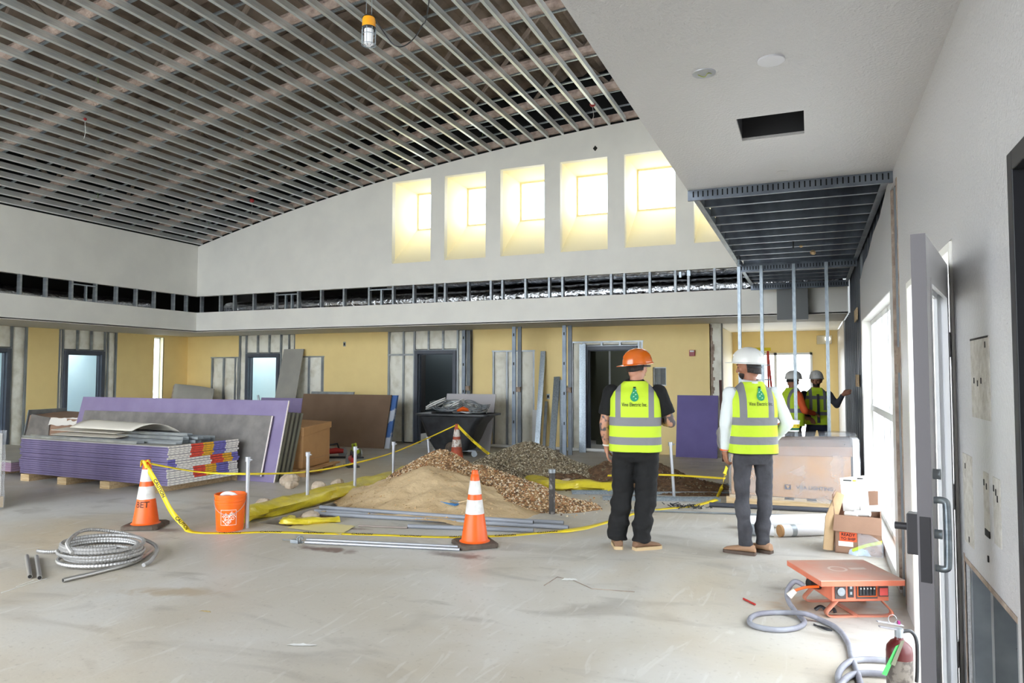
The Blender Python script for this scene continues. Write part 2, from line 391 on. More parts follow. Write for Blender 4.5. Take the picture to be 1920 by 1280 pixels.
# left wall, expressed in (Y, -X): 'y' coordinate = -x
LB = [(8.6, 10.19, 0, ZS), (10.88, 12.36, 0, ZS)]; LD = [(8.85, 9.75, 2.06), (11.1, 11.93, 2.06)]; LW = (13.42, 13.71, .9, 2.56)
wl = MB()
split_wall(wl, 'x', XL, -.016, YN, YB, 0, ZS + .05, [(a, b_, c_, d_) for a, b_, c_, d_ in LB] + [LW])
wall_left = struct(wl.build('wall_left', M_yel))
wl = split_wall(MB(), 'x', XL - .12, -.02, YN, YB + .2, 0, 4.0, [(d[0], d[1], -1, d[2]) for d in LD] + [LW])
struct(wl.build('wall_left_sheathing', mat('far_board', (150, 148, 142))))
bay(wall_left, 8.6, 10.19, 0, ZS, -XL, LD[0], 'x'); bay(wall_left, 10.88, 12.36, 0, ZS, -XL, LD[1], 'x')
for i, d in enumerate(LD): door_frame(None, i + 4, d, -XL, 'x')
# slit window in the left wall
w = MB(); y0, y1, z0, z1 = LW
for a, b_, c_, d_ in ((y0, y0 + .03, z0, z1), (y1 - .03, y1, z0, z1), (y0, y1, z0, z0 + .03), (y0, y1, z1 - .03, z1)): w.box(XL - .2, XL - .12, a, b_, c_, d_)
w.box(XL - .14, XL, y0 - .01, y0, z0, z1, 1); w.box(XL - .14, XL, y1, y1 + .01, z0, z1, 1); w.box(XL - .14, XL, y0, y1, z1, z1 + .01, 1); w.box(XL - .14, XL, y0, y1, z0 - .01, z0, 1)
wo = struct(w.build('window_1', [M_alum, M_cream])); MB().box(XL - .17, XL - .165, y0 + .03, y1 - .03, z0 + .03, z1 - .03).build('pane', M_glass, wo)
# small gridded window in the back wall
w = MB(); x0, x1, z0, z1 = BWIN
for a, b_, c_, d_ in ((x0, x0 + .02, z0, z1), (x1 - .02, x1, z0, z1), (x0, x1, z0, z0 + .02), (x0, x1, z1 - .02, z1)): w.box(a, b_, YB + .06, YB + .14, c_, d_)
w.box(x0 + .06, x0 + .066, YB + .09, YB + .1, z0, z1, 1); w.box(x0 + .15, x0 + .156, YB + .09, YB + .1, z0, z1, 1); w.box(x0, x1, YB + .09, YB + .1, z0 + .20, z0 + .21, 1)
wo = struct(w.build('window_2', [M_alum, M_frame])); MB().box(x0 + .02, x1 - .02, YB + .11, YB + .115, z0 + .02, z1 - .02).build('pane', M_glass, wo)
# rooms beyond the doors, their roofs left partly open to brighten them
r = MB()
r.box(-16.2, -10.0, 17.0, 17.1, 0, 2.6); r.box(-16.2, -16.1, 14.6, 17, 0, 2.6); r.box(-10.1, -10, 14.64, 17, 0, 2.6)
r.box(-16.2, -10.0, 14.64, 16.1, 2.6, 2.7); r.box(-16.2, -10.0, 14.64, 17.1, -.0, .01, 1)
struct(r.build('wall_room_blue', [M_blue, M_conc]))
r = MB(); r.box(-18.6, -18.5, 7.5, 12.9, 0, 2.6); r.box(-18.6, -15.84, 7.5, 7.6, 0, 2.6); r.box(-18.6, -15.84, 12.8, 12.9, 0, 2.6); r.box(-17.7, -15.84, 7.5, 12.9, 2.6, 2.7)
r.box(-18.5, -18.48, 7.6, 12.8, 0, 1.0, 1); r.box(-18.5, -15.84, 10.3, 10.4, 0, 2.6)
struct(r.build('wall_room_side', [M_blue, M_bband]))
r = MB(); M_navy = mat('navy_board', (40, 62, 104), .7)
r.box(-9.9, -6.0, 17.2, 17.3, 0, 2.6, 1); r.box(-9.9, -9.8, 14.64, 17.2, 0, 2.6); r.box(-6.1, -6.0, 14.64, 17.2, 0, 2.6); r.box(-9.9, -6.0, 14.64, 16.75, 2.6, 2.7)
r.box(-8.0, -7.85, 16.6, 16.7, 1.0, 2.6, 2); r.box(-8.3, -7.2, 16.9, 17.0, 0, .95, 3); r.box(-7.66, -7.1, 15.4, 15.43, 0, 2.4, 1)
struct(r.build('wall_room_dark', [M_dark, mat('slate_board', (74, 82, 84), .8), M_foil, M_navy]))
r = MB()
r.box(-5.9, -1.84, 17.0, 17.1, 0, 2.6); r.box(-5.95, -5.9, 14.64, 17.0, 0, 2.6); r.box(-5.9, -1.84, 14.64, 15.8, 2.6, 2.7); r.box(-5.9, -1.84, 16.0, 17.0, 2.6, 2.7)
r.box(-4.6, -4.3, 16.0, 16.1, 0, 2.6); r.box(-4.25, -3.1, 16.0, 16.1, 0, 2.6); r.box(-4.1, -3.5, 15.2, 15.25, 0, 1.2, 1); r.box(-4.3, -4.25, 16.02, 16.06, 0, 2.6, 2)  # white strip stands for the bright slit, its light put into colour
struct(r.build('wall_room_green', [mat('olive_board', (96, 98, 84), .8), mat('purple_board_dim', (88, 78, 128), .8), M_alum]))

# ------------------------------------------------------------------ soffit, fascias with the open strip
so = MB(); so.box(XL, XLF, YN, YB, ZS, ZS + .02); so.box(XLF, XR, YF, YB + .1, ZS, ZS + .02)
so.box(XL - .2, XLF - .13, YN, YB + .2, 3.9, 3.98); so.box(XLF, XR + .2, YF + .14, YB + .2, 3.84, 3.92)
so.box(XL, XLF, YN, YN + .05, ZS, 3.9)  # upper lids and this end cap are added to keep daylight out
soffit = struct(so.build('ceiling_soffit', mat('soffit_paint', (196, 194, 188), .7)))
fa = MB(); fa.box(XLF - .02, XLF, YN, YF + .02, ZS - .01, ZR0); fa.box(XLF, XR, YF, YF + .02, ZS - .01, ZR0)
fa.box(XLF - .12, XLF - .02, YN, YF + .1, ZR0 - .03, ZR0 - .0); fa.box(XLF, XR, YF + .02, YF + .12, ZR0 - .03, ZR0)
fascia = struct(fa.build('wall_fascia', M_white))
up = MB(); up.box(XLF - .12, XLF, YN, YF + .12, ZR1, arc(XLF) + .02)
struct(up.build('wall_left_upper', M_white))
wu = MB(); WIN = [(-8.13 + 1.252 * i, -8.13 + 1.252 * i + .93) for i in range(6)]; WZ0, WZ1 = 3.94, 5.68
def column(x0, x1, z0, top=None):
    n = max(1, int((x1 - x0) / .4))
    for i in range(n):
        a, b_ = x0 + (x1 - x0) * i / n, x0 + (x1 - x0) * (i + 1) / n
        ta, tb = (arc(a), arc(b_)) if top is None else (top, top)
        wu.hexa([(a, YF, z0), (b_, YF, z0), (b_, YF + .12, z0), (a, YF + .12, z0)], [(a, YF, ta), (b_, YF, tb), (b_, YF + .12, tb), (a, YF + .12, ta)])
edges = [XLF] + [e for w_ in WIN for e in w_] + [XC + .02]
for i in range(0, len(edges) - 1, 2): column(edges[i], min(edges[i + 1], XC + .02), ZR1) if edges[i] < XC else None
for a, b_ in WIN:
    column(a, b_, ZR1, WZ0); column(a, b_, WZ1)
column(edges[-2], XR + .1, ZR1, WZ0 - .02) if edges[-2] < XR else None
wall_up = struct(wu.build('wall_back_upper', M_white))
DB = 1.05
for i, (a, b_) in enumerate(WIN):
    m = MB(); y0, y1 = YF + .0, YF + DB
    zi0 = 4.84
    m.hexa([(a, y0 + .02, WZ0 - .06), (b_, y0 + .02, WZ0 - .06), (b_, y1, zi0 - .06), (a, y1, zi0 - .06)], [(a, y0 + .02, WZ0), (b_, y0 + .02, WZ0), (b_, y1, zi0), (a, y1, zi0)])
    for x0, x1 in ((a - .03, a), (b_, b_ + .03)): m.box(x0, x1, y0 + .121, y1 + .1, WZ0 - .1, WZ1 + .03)
    m.box(a, b_, y0 + .121, y1 + .1, WZ1, WZ1 + .03); m.box(a, b_, y1, y1 + .1, WZ0 - .1, zi0 - .03)
    wn = struct(m.build('window_%d' % (i + 3), M_cream))
    f = MB(); t = .035
    f.box(a, a + t, y1, y1 + .06, zi0, WZ1); f.box(b_ - t, b_, y1, y1 + .06, zi0, WZ1); f.box(a + t, b_ - t, y1, y1 + .06, zi0, zi0 + t); f.box(a + t, b_ - t, y1, y1 + .06, WZ1 - t, WZ1)
    f.build('window_frame', mat('sand_aluminium', (226, 214, 178), .4), wn)
    MB().box(a + t, b_ - t, y1 + .03, y1 + .034, zi0 + t, WZ1 - t).build('pane', M_glass, wn)
# fascia studs in the strip
sp = [(x_, 0) for x_ in (-13.5, -12.9, -12.47, -11.88, -11.24, -10.6, -9.97, -9.36, -8.71, -8.11, -7.61, -7.1, -6.87, -6.34, -5.84, -5.59, -5.1, -4.61, -4.34, -3.87, -3.39, -3.14, -2.67, -2.21, -1.98, -1.53, -1.09)]
for x_, _ in sp: o = stud(fascia, x_, YF + .015, ZR0, ZR1)
for y_ in (7.8, 8.25, 8.67, 9.16, 9.68, 10.2, 10.68, 11.16, 11.63, 12.16, 12.53, -1.5, 0, 1.5, 3, 4.5, 6, 7.2): stud(fascia, XLF - .015, y_, ZR0, ZR1, PI / 2)
mb = MB()
for a, b_ in ((-11.24, -10.6), (-8.71, -8.11)): mb.box(a, b_, YF + .02, YF + .1, ZR1 - .07, ZR1 - .05)
mb.box(-10.97, -10.93, YF + .02, YF + .08, ZR0, ZR1 - .07); mb.box(-10.8, -10.76, YF + .02, YF + .08, ZR0, ZR1 - .07); mb.box(-8.42, -8.38, YF + .02, YF + .08, ZR0, ZR1 - .07)
mb.box(XLF - .1, XLF - .02, 9.68, 10.2, ZR1 - .07, ZR1 - .05); mb.box(XLF - .08, XLF - .02, 9.97, 10.0, ZR0, ZR1 - .07)
mb.box(-2.14, -2.1, YF - .004, YF + .05, 3.34, 3.44); mb.box(-2.0, -1.94, YF - .01, YF + .05, 3.36, 3.45)
mb.build('blocking', M_galv, fascia)
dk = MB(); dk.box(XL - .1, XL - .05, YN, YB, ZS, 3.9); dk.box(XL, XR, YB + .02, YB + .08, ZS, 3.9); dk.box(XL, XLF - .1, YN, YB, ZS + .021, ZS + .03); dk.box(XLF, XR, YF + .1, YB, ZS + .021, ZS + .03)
struct(dk.build('ceiling_plenum', M_dark))  # lining of the recess, its shade put into the colour

# ------------------------------------------------------------------ vault: roof deck, trusses, furring channels
dkm = MB(); NX = 150
def deckz(u):
    k = u * NX; x = XL - .2 + (XC + .1 - XL + .2) * u; return x, arc(x) + 1.05 + (.05 if int(k) % 4 < 2 else 0)
def deckf(u, v):
    x, z = deckz(u); y = YN + (YF + .2 - YN) * v
    return (x, y, z + .03 * mnoise.noise(Vector((x * 2, y * 2, 0))))
dkm.grid(NX, 60, deckf)
ceiling = struct(dkm.build('ceiling', M_deck))
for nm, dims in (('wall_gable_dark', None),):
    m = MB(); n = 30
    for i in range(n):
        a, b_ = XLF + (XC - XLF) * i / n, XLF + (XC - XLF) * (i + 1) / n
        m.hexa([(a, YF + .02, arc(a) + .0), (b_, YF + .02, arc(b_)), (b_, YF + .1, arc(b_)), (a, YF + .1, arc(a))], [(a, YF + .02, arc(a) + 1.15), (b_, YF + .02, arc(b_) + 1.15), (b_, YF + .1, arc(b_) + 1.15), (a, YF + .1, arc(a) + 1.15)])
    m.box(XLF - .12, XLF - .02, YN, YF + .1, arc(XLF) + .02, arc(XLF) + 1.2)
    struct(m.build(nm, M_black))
# ledger following the top of the end wall
n = 60; led = [(XLF + (XC - XLF) * i / n) for i in range(n + 1)]
mb = MB()
for i in range(n):
    a, b_ = led[i], led[i + 1]
    mb.hexa([(a, YF - .05, arc(a) + .05), (b_, YF - .05, arc(b_) + .05), (b_, YF + .02, arc(b_) + .05), (a, YF + .02, arc(a) + .05)], [(a, YF - .05, arc(a) + .17), (b_, YF - .05, arc(b_) + .17), (b_, YF + .02, arc(b_) + .17), (a, YF + .02, arc(a) + .17)])
mb.build('ledger', M_fire, ceiling)
for k in range(10):
    y = 11.6 - 1.45 * k
    pts = [(x_, y, arc(x_) + .2) for x_ in [XLF - .1 + (XC - XLF) * i / 40 for i in range(41)]]
    rad = [.075 + .018 * mnoise.noise(Vector((i * .9, y, 0))) for i in range(41)]
    tr = MB().tube(pts, rad, 8).build('truss', M_fire, ceiling, smooth=True)
    tp = [(x_, y, arc(x_) + 1.0) for x_ in [XLF - .1 + (XC - XLF) * i / 20 for i in range(21)]]
    MB().tube(tp, .07, 6).build('top_chord', M_deck, tr, smooth=True)
    # metal strap under the chord, carrying the channels
    MB().prism([(-.02, 0), (.02, 0), (.02, .006), (-.02, .006)], (XLF, y - .1, arc(XLF) + .10), (XLF + .01, y - .1, arc(XLF) + .10)).build('strap_end', M_galv, tr) if False else None
    xs = [XLF + .1 + (XC - XLF - .2) * i / 18 for i in range(19)]
    for i in range(18):
        a, b_ = xs[i], xs[i + 1]
        p, q = ((a, y, arc(a) + .24), (b_, y, arc(b_) + .98)) if i % 2 else ((a, y, arc(a) + .98), (b_, y, arc(b_) + .24))
        MB().tube([p, q], .035, 5).build('web_member', M_deck, tr)
for k in range(17):
    y = 12.35 - .725 * k if k else 12.3
    m = MB(); n = 24
    for i in range(n):
        a, b_ = XLF + (XC - XLF) * i / n, XLF + (XC - XLF) * (i + 1) / n
        m.beam((a, y, arc(a) + .115), (b_, y, arc(b_) + .115), .035, .02)
    m.build('carrying_channel', M_galv, ceiling)
ch_mesh = MB().prism([(.022, 0), (.022, .012), (.017, .012), (.017, .004), (-.017, .004), (-.017, .091), (.006, .091), (.006, .095), (-.022, .095), (-.022, 0)], (0, YN, 0), (0, YF - .002, 0), side=(-1, 0, 0)).mesh('furring_channel', M_chan)
i = 0; x = XC - .06
while x > XLF + .03:
    sl = -.0184 * x
    o = bpy.data.objects.new('furring_channel', ch_mesh); COL.objects.link(o); o.parent = ceiling; o.location = (x, 0, arc(x)); o.rotation_euler = (0, -math.atan(sl), 0)
    if i == 0: pass
    x -= .305; i += 1

# ------------------------------------------------------------------ low ceiling, bulkhead, exposed framing
T1, T2, T3 = 5.85, 10.2, 12.45
VX0, VX1, VY0, VY1 = -.38, -.012, 4.3, 4.72
lc = MB()
for a, b_, c_, d_ in ((XC, VX0, YN, T1), (VX1, XR, YN, T1), (VX0, VX1, YN, VY0), (VX0, VX1, VY1, T1), (XC, XR, T3, YF)): lc.box(a, b_, c_, d_, ZC, ZC + .018)
low = struct(lc.build('ceiling_low', M_tex))
bk = MB(); bk.box(XC, XC + .06, YN, T1, ZC + .018, 6.9); bk.box(XC, XC + .06, T1, YF + .1, 3.5, 6.9)
struct(bk.build('wall_bulkhead', M_white))
pl = MB(); pl.box(XC + .06, XR + .2, YN, YF + .2, 3.75, 3.8); pl.box(XC + .06, XR, T1 - .1, T1 - .05, ZC + .02, 3.75); pl.box(XR + .1, XR + .16, T1 - .4, YF, ZC - .5, 3.8)
pl.box(VX0 - .02, VX0, VY0, VY1, ZC + .018, ZC + .3); pl.box(VX1, VX1 + .02, VY0, VY1, ZC + .018, ZC + .3); pl.box(VX0, VX1, VY0 - .02, VY0, ZC + .018, ZC + .3); pl.box(VX0, VX1, VY1, VY1 + .02, ZC + .018, ZC + .3); pl.box(VX0, VX1, VY0, VY1, ZC + .3, ZC + .32)
struct(pl.build('ceiling_plenum_low', mat('plenum_dark', (46, 46, 48), .8)))  # lid over the joists, the darkness up there put into its colour
M_gbl = mat('blue_grey_steel', (120, 128, 138), .35, metal=.7, var=(92, 98, 108), scale=5, bump=.04, bscale=20)
j_mesh = MB().prism([(-.02, 0), (.02, 0), (.02, .005), (-.016, .005), (-.016, .15), (.02, .15), (.02, .155), (-.02, .155)], (XC + .05, 0, 0), (XR - .02, 0, 0), side=(0, 1, 0)).mesh('ceiling_joist', M_gbl)
y = T1 + .25
while y < T3:
    if abs(y - T2) > .1:
        o = bpy.data.objects.new('ceiling_joist', j_mesh); COL.objects.link(o); o.parent = low; o.location = (0, y, ZC + .0)
    y += .4
for yt, m_ in ((T1, 1), (T2, 1), (T3, 0)):
    t = MB(); t.box(XC, XR, yt - .012, yt + .012, ZC - .085, ZC + .02); t.box(XC, XR, yt, yt + .1, ZC + .012, ZC + .022)
    tk = t.build('slotted_track', M_gbl, low)
    s_ = MB(); xx = XC + .04
    while xx < XR - .03: s_.box(xx, xx + .010, yt - .0135, yt - .0118, ZC - .06, ZC - .012); xx += .038
    s_.build('slot', M_black, tk)
t = MB(); t.prism([(0, 0), (0, .16), (-.004, .16), (-.004, .004), (-.05, .004), (-.05, 0)], (XC, T1, ZC - .01), (XC, T3, ZC - .01), side=(-1, 0, 0)); t.build('edge_angle', M_galv, low)
t = MB(); t.prism([(.05, 0), (.05, .004), (.004, .004), (.004, .12), (0, .12), (0, 0)], (XR - .002, T1, ZC - .01), (XR - .002, T3, ZC - .01), side=(-1, 0, 0)); t.build('edge_angle', M_gbl, low)
# partition studs standing under the second track
pw = [struct(MB().box(XC, XR, T2 - .045, T2 + .045, 0, .025).build('wall_partition_track', M_gbl))]
for x_ in (-.89, -.60, -.19, .21): 
    o = stud(pw[0], x_, T2 - .04, .02, ZC - .01); o.data = o.data.copy(); o.data.materials.clear(); o.data.materials.append(M_galv)
# grey duct drop at the fascia
t = MB().box(-.5, -.02, 12.55, 12.79, 2.52, ZC); tag(t.build('access_panel_box', mat('primer_grey', (120, 122, 124), .6), None, bevel=.004), 'plain grey box hanging from the corridor ceiling in front of the fascia', 'duct')

# ------------------------------------------------------------------ right wall
DY0, DY1, DZ = 3.6, 5.16, 2.2
RW = (6.25, 9.6, .08, 2.26)
HOLES = [(DY0, DY1, -1, DZ), RW, (5.6, 6.02, .0, 3.0), (2.68, 3.5, -1, .84), (1.5, 2.56, -1, 2.28)]
wr = MB(); split_wall(wr, 'x', XR, .016, YN, 6.05, 0, ZC + .02, HOLES)
# beyond 6.05 the board's top edge is cut on a slope
ys = [6.05, 6.25, 7, 7.7, 8.4, 9.0, 9.6, 9.75]; jag = [0, .02, -.03, .015, -.02, .03, -.01, .0]
ztop = lambda y: 3.1 - .085 * (y - 6.05)
for i in range(len(ys) - 1):
    a, b_ = ys[i], ys[i + 1]; z0 = RW[3] if (a + b_) / 2 > RW[0] and (a + b_) / 2 < RW[1] else 0
    wr.hexa([(XR, a, z0), (XR + .016, a, z0), (XR + .016, b_, z0), (XR, b_, z0)], [(XR, a, ztop(a) + jag[i]), (XR + .016, a, ztop(a) + jag[i]), (XR + .016, b_, ztop(b_) + jag[i + 1]), (XR, b_, ztop(b_) + jag[i + 1])])
    if z0: wr.box(XR, XR + .016, a, b_, 0, RW[2])
wr.box(XR, XR + .016, 14.6, YE, 0, ZS)
wall_right = struct(wr.build('wall_right', M_tex))
ws = split_wall(MB(), 'x', XR + .11, .05, YN, YE + .1, 0, 3.8, [HOLES[0], RW, (1.5, 2.56, -1, 2.28)])
e = .004
ws.box(XR + e, XR + .17, DY0 - .01, DY0 + e, 0, DZ - e, 1); ws.box(XR + e, XR + .17, DY1 - e, DY1 + .01, 0, DZ - e, 1); ws.box(XR + e, XR + .17, DY0, DY1, DZ - e, DZ + .01, 1)
ws.box(XR + e, XR + .17, RW[0] - .01, RW[0] + e, RW[2], RW[3] - e, 1); ws.box(XR + e, XR + .17, RW[1] - e, RW[1] + .01, RW[2], RW[3] - e, 1); ws.box(XR + e, XR + .17, RW[0], RW[1], RW[3] - e, RW[3] + .01, 1); ws.box(XR + e, XR + .17, RW[0], RW[1], .01, RW[2] + e, 1)
ws.box(XR + .2, XR + 1.2, 1.4, 1.5, 0, 2.4, 2); ws.box(XR + .2, XR + 1.2, 2.56, 2.66, 0, 2.4, 2); ws.box(XR + 1.2, XR + 1.3, 1.4, 2.66, 0, 2.4, 2); ws.box(XR + .16, XR + 1.3, 1.4, 2.66, 2.4, 2.45, 2)
struct(ws.build('wall_right_sheathing', [mat('cement_sheathing', (74, 74, 70), .85, var=(54, 54, 52), scale=6), M_white, M_dark]))
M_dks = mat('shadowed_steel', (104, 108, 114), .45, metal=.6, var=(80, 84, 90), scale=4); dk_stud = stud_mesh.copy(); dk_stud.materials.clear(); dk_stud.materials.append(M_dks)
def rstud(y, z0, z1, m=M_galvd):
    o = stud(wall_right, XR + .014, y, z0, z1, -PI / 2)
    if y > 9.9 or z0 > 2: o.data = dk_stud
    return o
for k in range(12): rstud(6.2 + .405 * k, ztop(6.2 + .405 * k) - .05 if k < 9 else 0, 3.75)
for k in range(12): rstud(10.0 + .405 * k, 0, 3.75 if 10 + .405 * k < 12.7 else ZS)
for y_ in (2.74, 3.1, 3.46): rstud(y_, 0, .9)
for y_ in (5.66, 5.95): rstud(y_, 0, 3.0)
# torn paper edges along the open slot
m = MB()
for k in range(26):
    z = .03 + k * .114; r_ = random.random()
    m.box(XR - .003, XR + .018, 5.60 - .0, 5.60 + .02 + .05 * r_, z, z + .114); m.box(XR - .003, XR + .018, 6.02 - .02 - .04 * random.random(), 6.02, z, z + .114)
m.build('torn_board_edge', M_tear, wall_right)
m = MB()
m.box(XR - .002, XR + .003, 3.5, 3.52, 0, .86); m.box(XR - .002, XR + .018, 2.68, 3.5, .83, .85)
m.build('torn_board_edge', M_tear, wall_right)
# bare patches left by removed fittings on the near wall
m = MB()
for (a, b_, c_, d_) in ((2.95, 3.26, 1.44, 1.74), (3.02, 3.10, 1.02, 1.25), (2.85, 2.95, 1.02, 1.25), (3.3, 3.48, .92, 1.28)): m.box(XR - .0025, XR, a, b_, c_, d_)
m.build('bare_patch', mat('skimmed_patch', (200, 196, 188), .7, var=(178, 172, 162), scale=30, bump=.4, bscale=60), wall_right)
m = MB()
for (y_, z_) in ((3.2, 1.57), (3.14, 1.56), (3.08, 1.57), (3.0, 1.70), (3.08, 1.2), (3.04, 1.19), (2.93, 1.2), (2.9, 1.19), (2.88, 1.17), (3.42, 1.22), (3.38, .93), (3.05, .93)): m.box(XR - .004, XR, y_, y_ + .012, z_, z_ + .022)
m.box(XR - .004, XR, 3.02, 3.09, 1.02, 1.045); m.box(XR - .004, XR, 2.96, 3.26, 1.735, 1.742)
m.build('anchor_hole', M_dark, wall_right)
# foil and pipe rubbish inside the low opening
m = MB(); 
for k in range(5): m.tube(catmull([(XR + .07, 2.78 + .02 * k, .0), (XR + .04 + .01 * k, 2.8, .25), (XR + .08, 2.82, .5 + .03 * k), (XR + .05, 2.86, .7)], 5), .02, 7)
m.build('loose_insulation', M_foil, wall_right, smooth=True)
# window in the right wall: storefront frame
w = MB(); y0, y1, z0, z1 = RW; xa, xb = XR + .1, XR + .16
for y_ in (y0, y0 + .42, y0 + .85, y0 + 1.3, y0 + 1.9, y0 + 2.6, y1 - .06): w.box(xa, xb, y_, y_ + .05, z0, z1)
w.box(xa, xb, y0, y1, z0, z0 + .06); w.box(xa, xb, y0, y1, z1 - .06, z1); w.box(xa - .01, xb, y0, y1, 1.18, 1.25)
wo = struct(w.build('window_9', M_alum, bevel=.003))
yy = [y0, y0 + .42, y0 + .85, y0 + 1.3, y0 + 1.9, y0 + 2.6, y1 - .06]
for i in range(6):
    for a, b_ in ((z0 + .06, 1.18), (1.25, z1 - .06)): MB().box(xa + .03, xa + .035, yy[i] + .05, yy[i + 1], a, b_).build('pane', M_glass, wo)
# electric boxes and conduit on the slot
m = MB(); m.box(XR - .01, XR + .04, 5.68, 5.8, 1.62, 1.80); m.box(XR - .02, XR + .0, 5.7, 5.76, 1.68, 1.74); tag(m.build('electrical_box', mat('rusty_steel', (150, 132, 116), .6)), 'small open metal switch box in the torn slot of the white wall', 'box')
m = MB(); m.tube([(XR + .03, 5.72, 0), (XR + .03, 5.72, 1.2), (XR + .01, 5.7, 1.3)], .012, 8); m.build('conduit', M_galv, wall_right)
# far corridor beyond the partition
m = MB(); m.box(-1.82, -1.74, YB + .14, YE, 0, ZS); struct(m.build('wall_corridor_left', mat('cream_wall', (238, 226, 190), .6)))
m = split_wall(MB(), 'y', YE, .06, -1.82, XR + .1, 0, ZS + .05, [(-1.6, .04, -1, 2.13)]); struct(m.build('wall_corridor_end', M_yel))
m = MB(); m.box(-1.82, XR, YB + .1, YE + .06, ZS + .02, ZS + .06); struct(m.build('ceiling_corridor', M_white))
m = MB(); m.box(-1.6, -1.55, YE - .03, YE + .08, 0, 2.13); m.box(-.80, -.74, YE - .03, YE + .08, 0, 2.13); m.box(-.01, .04, YE - .03, YE + .08, 0, 2.13); m.box(-1.6, .04, YE - .03, YE + .08, 2.08, 2.13)
d_ = struct(m.build('door_7', M_alum)); MB().box(-1.55, -.8, YE + .02, YE + .025, 0, 2.08).build('pane', M_glass, d_); MB().box(-.74, -.01, YE + .02, YE + .025, 0, 2.08).build('pane', M_glass, d_)
# torn end of the back wall
m = MB()
for k in range(40):
    z = k * .065; r_ = random.random() * .05
    m.box(-1.82, -1.79 + r_, YB - .02, YB + .005 + .01 * random.random(), z, z + .065)
m.box(-1.82, -1.62, YB - .01, YB + .0, 0, ZS, 1)
m.build('torn_board_edge', [M_tear, M_ins], wall_back)

# unseen wall added behind the camera, its opening shaped to balance the daylight
m = MB(); m.box(XL - .2, -2.4, YN - .15, YN, 5.6, 8.2); m.box(-2.4, XR + .2, YN - .15, YN, 2.75, 8.2); m.box(XL - .2, XL + 1.5, YN - .15, YN, 0, 2.75); m.box(-2.4, XR + .2, YN - .15, YN, 0, 2.75)
struct(m.build('wall_light_mask', M_white))

def duct(pts, r, nm, lab, seed):
    P = catmull(pts, 22); rr = [r + .018 * mnoise.noise(Vector((i * .7, seed, 0))) for i in range(len(P))]
    mb = MB().tube(P, rr, 14); o = mb.build(nm, M_foil, None, smooth=True); return tag(o, lab, 'duct')
duct([(XLF + .4, YF + .62, 3.17), (-10, YF + .6, 3.2), (-7, YF + .62, 3.18), (-4, YF + .6, 3.2), (XR - .1, YF + .62, 3.2)], .19, 'foil_duct', 'lower of two foil-wrapped ducts behind the open studs above the yellow back wall', 1)
duct([(-8.6, YF + .7, 3.6), (-6, YF + .68, 3.6), (-4, YF + .7, 3.58), (XR - .1, YF + .68, 3.58)], .17, 'foil_duct', 'upper foil-wrapped duct behind the open studs, under the tall window openings', 2)
duct([(XLF - .7, -1, 3.12), (XLF - .66, 5, 3.16), (XLF - .7, 9, 3.14), (XLF - .68, 12.0, 3.16)], .17, 'foil_duct', 'crinkled foil duct behind the open studs above the yellow side wall', 3)
# ------------------------------------------------------------------ sight helpers: a pixel of the 1920x1280 frame to a point on a real plane
_R = cam.matrix_world.to_3x3()
def ray(u, v): return (_R @ Vector(((u - 960) / FPX, -(v - 640) / FPX, -1))).normalized()
def G(u, v, z=0):
    d = ray(u, v); t = (z - EYE) / d.z; return Vector((d.x * t, d.y * t, z))
def YP(u, v, y):
    d = ray(u, v); t = y / d.y; return Vector((d.x * t, y, EYE + d.z * t))
def XP(u, v, x):
    d = ray(u, v); t = x / d.x; return Vector((x, d.y * t, EYE + d.z * t))
RZ = lambda a: Matrix.Rotation(a, 4, 'Z')
rnd = random.Random(11)
M_purp = mat('purple_wallboard', (142, 130, 166), .7, var=(132, 119, 156), scale=3)
M_purpe = mat('purple_board_edge', (114, 104, 140), .7, var=(100, 91, 126), scale=4)
M_greyb = mat('grey_board', (170, 168, 160), .75, var=(158, 156, 150), scale=2)
M_cem = mat('cement_board', (136, 132, 128), .85, var=(116, 112, 110), scale=5, bump=.1, bscale=30)
M_brown = mat('brown_fibreboard', (128, 104, 84), .8, var=(122, 98, 78), scale=3)
M_wh = mat('white_plastic', (236, 236, 234), .45)
M_paper = mat('white_label', (238, 234, 228), .7)
M_red = mat('red_print', (226, 78, 56), .6); M_yl = mat('yellow_print', (236, 180, 40), .6); M_pu = mat('violet_print', (118, 112, 190), .6); M_ink = mat('black_ink', (24, 24, 24), .6)
M_wood = mat('pale_timber', (214, 190, 150), .75, var=(190, 162, 122), scale=5, stretch=(1, 8, 8))
M_card = mat('cardboard', (190, 146, 98), .8, var=(180, 136, 90), scale=3)
M_card2 = mat('dull_cardboard', (164, 132, 112), .8, var=(150, 120, 100), scale=4)
M_or = mat('orange_plastic', (248, 104, 26), .4, var=(238, 96, 24), scale=5)
M_refl = mat('reflective_white', (232, 230, 226), .35, var=(214, 210, 206), scale=16)
M_rub = mat('dirty_rubber', (104, 90, 78), .85, var=(78, 68, 60), scale=12, bump=.2, bscale=40)
M_blk = mat('black_plastic', (30, 31, 34), .4, var=(48, 50, 54), scale=7)
M_tape = mat('yellow_tape', (240, 214, 40), .45)
M_pvc = mat('grey_pvc', (146, 150, 158), .4)
M_emt = mat('bright_conduit', (184, 186, 192), .42, metal=.6)
M_ysheet = film('yellow_sheeting', (226, 206, 40), .93, .32, bump=.8, bscale=9)
M_wrap = film('clear_shrink_wrap', (222, 226, 234), .20, .22, bump=.3, bscale=3.5, var=.16)
M_rock = mat('pale_rock', (206, 190, 170), .9, var=(180, 160, 138), scale=7, bump=.5, bscale=18)

def place(o, loc, rz=0): o.location = loc; o.rotation_euler = (0, 0, rz); return o
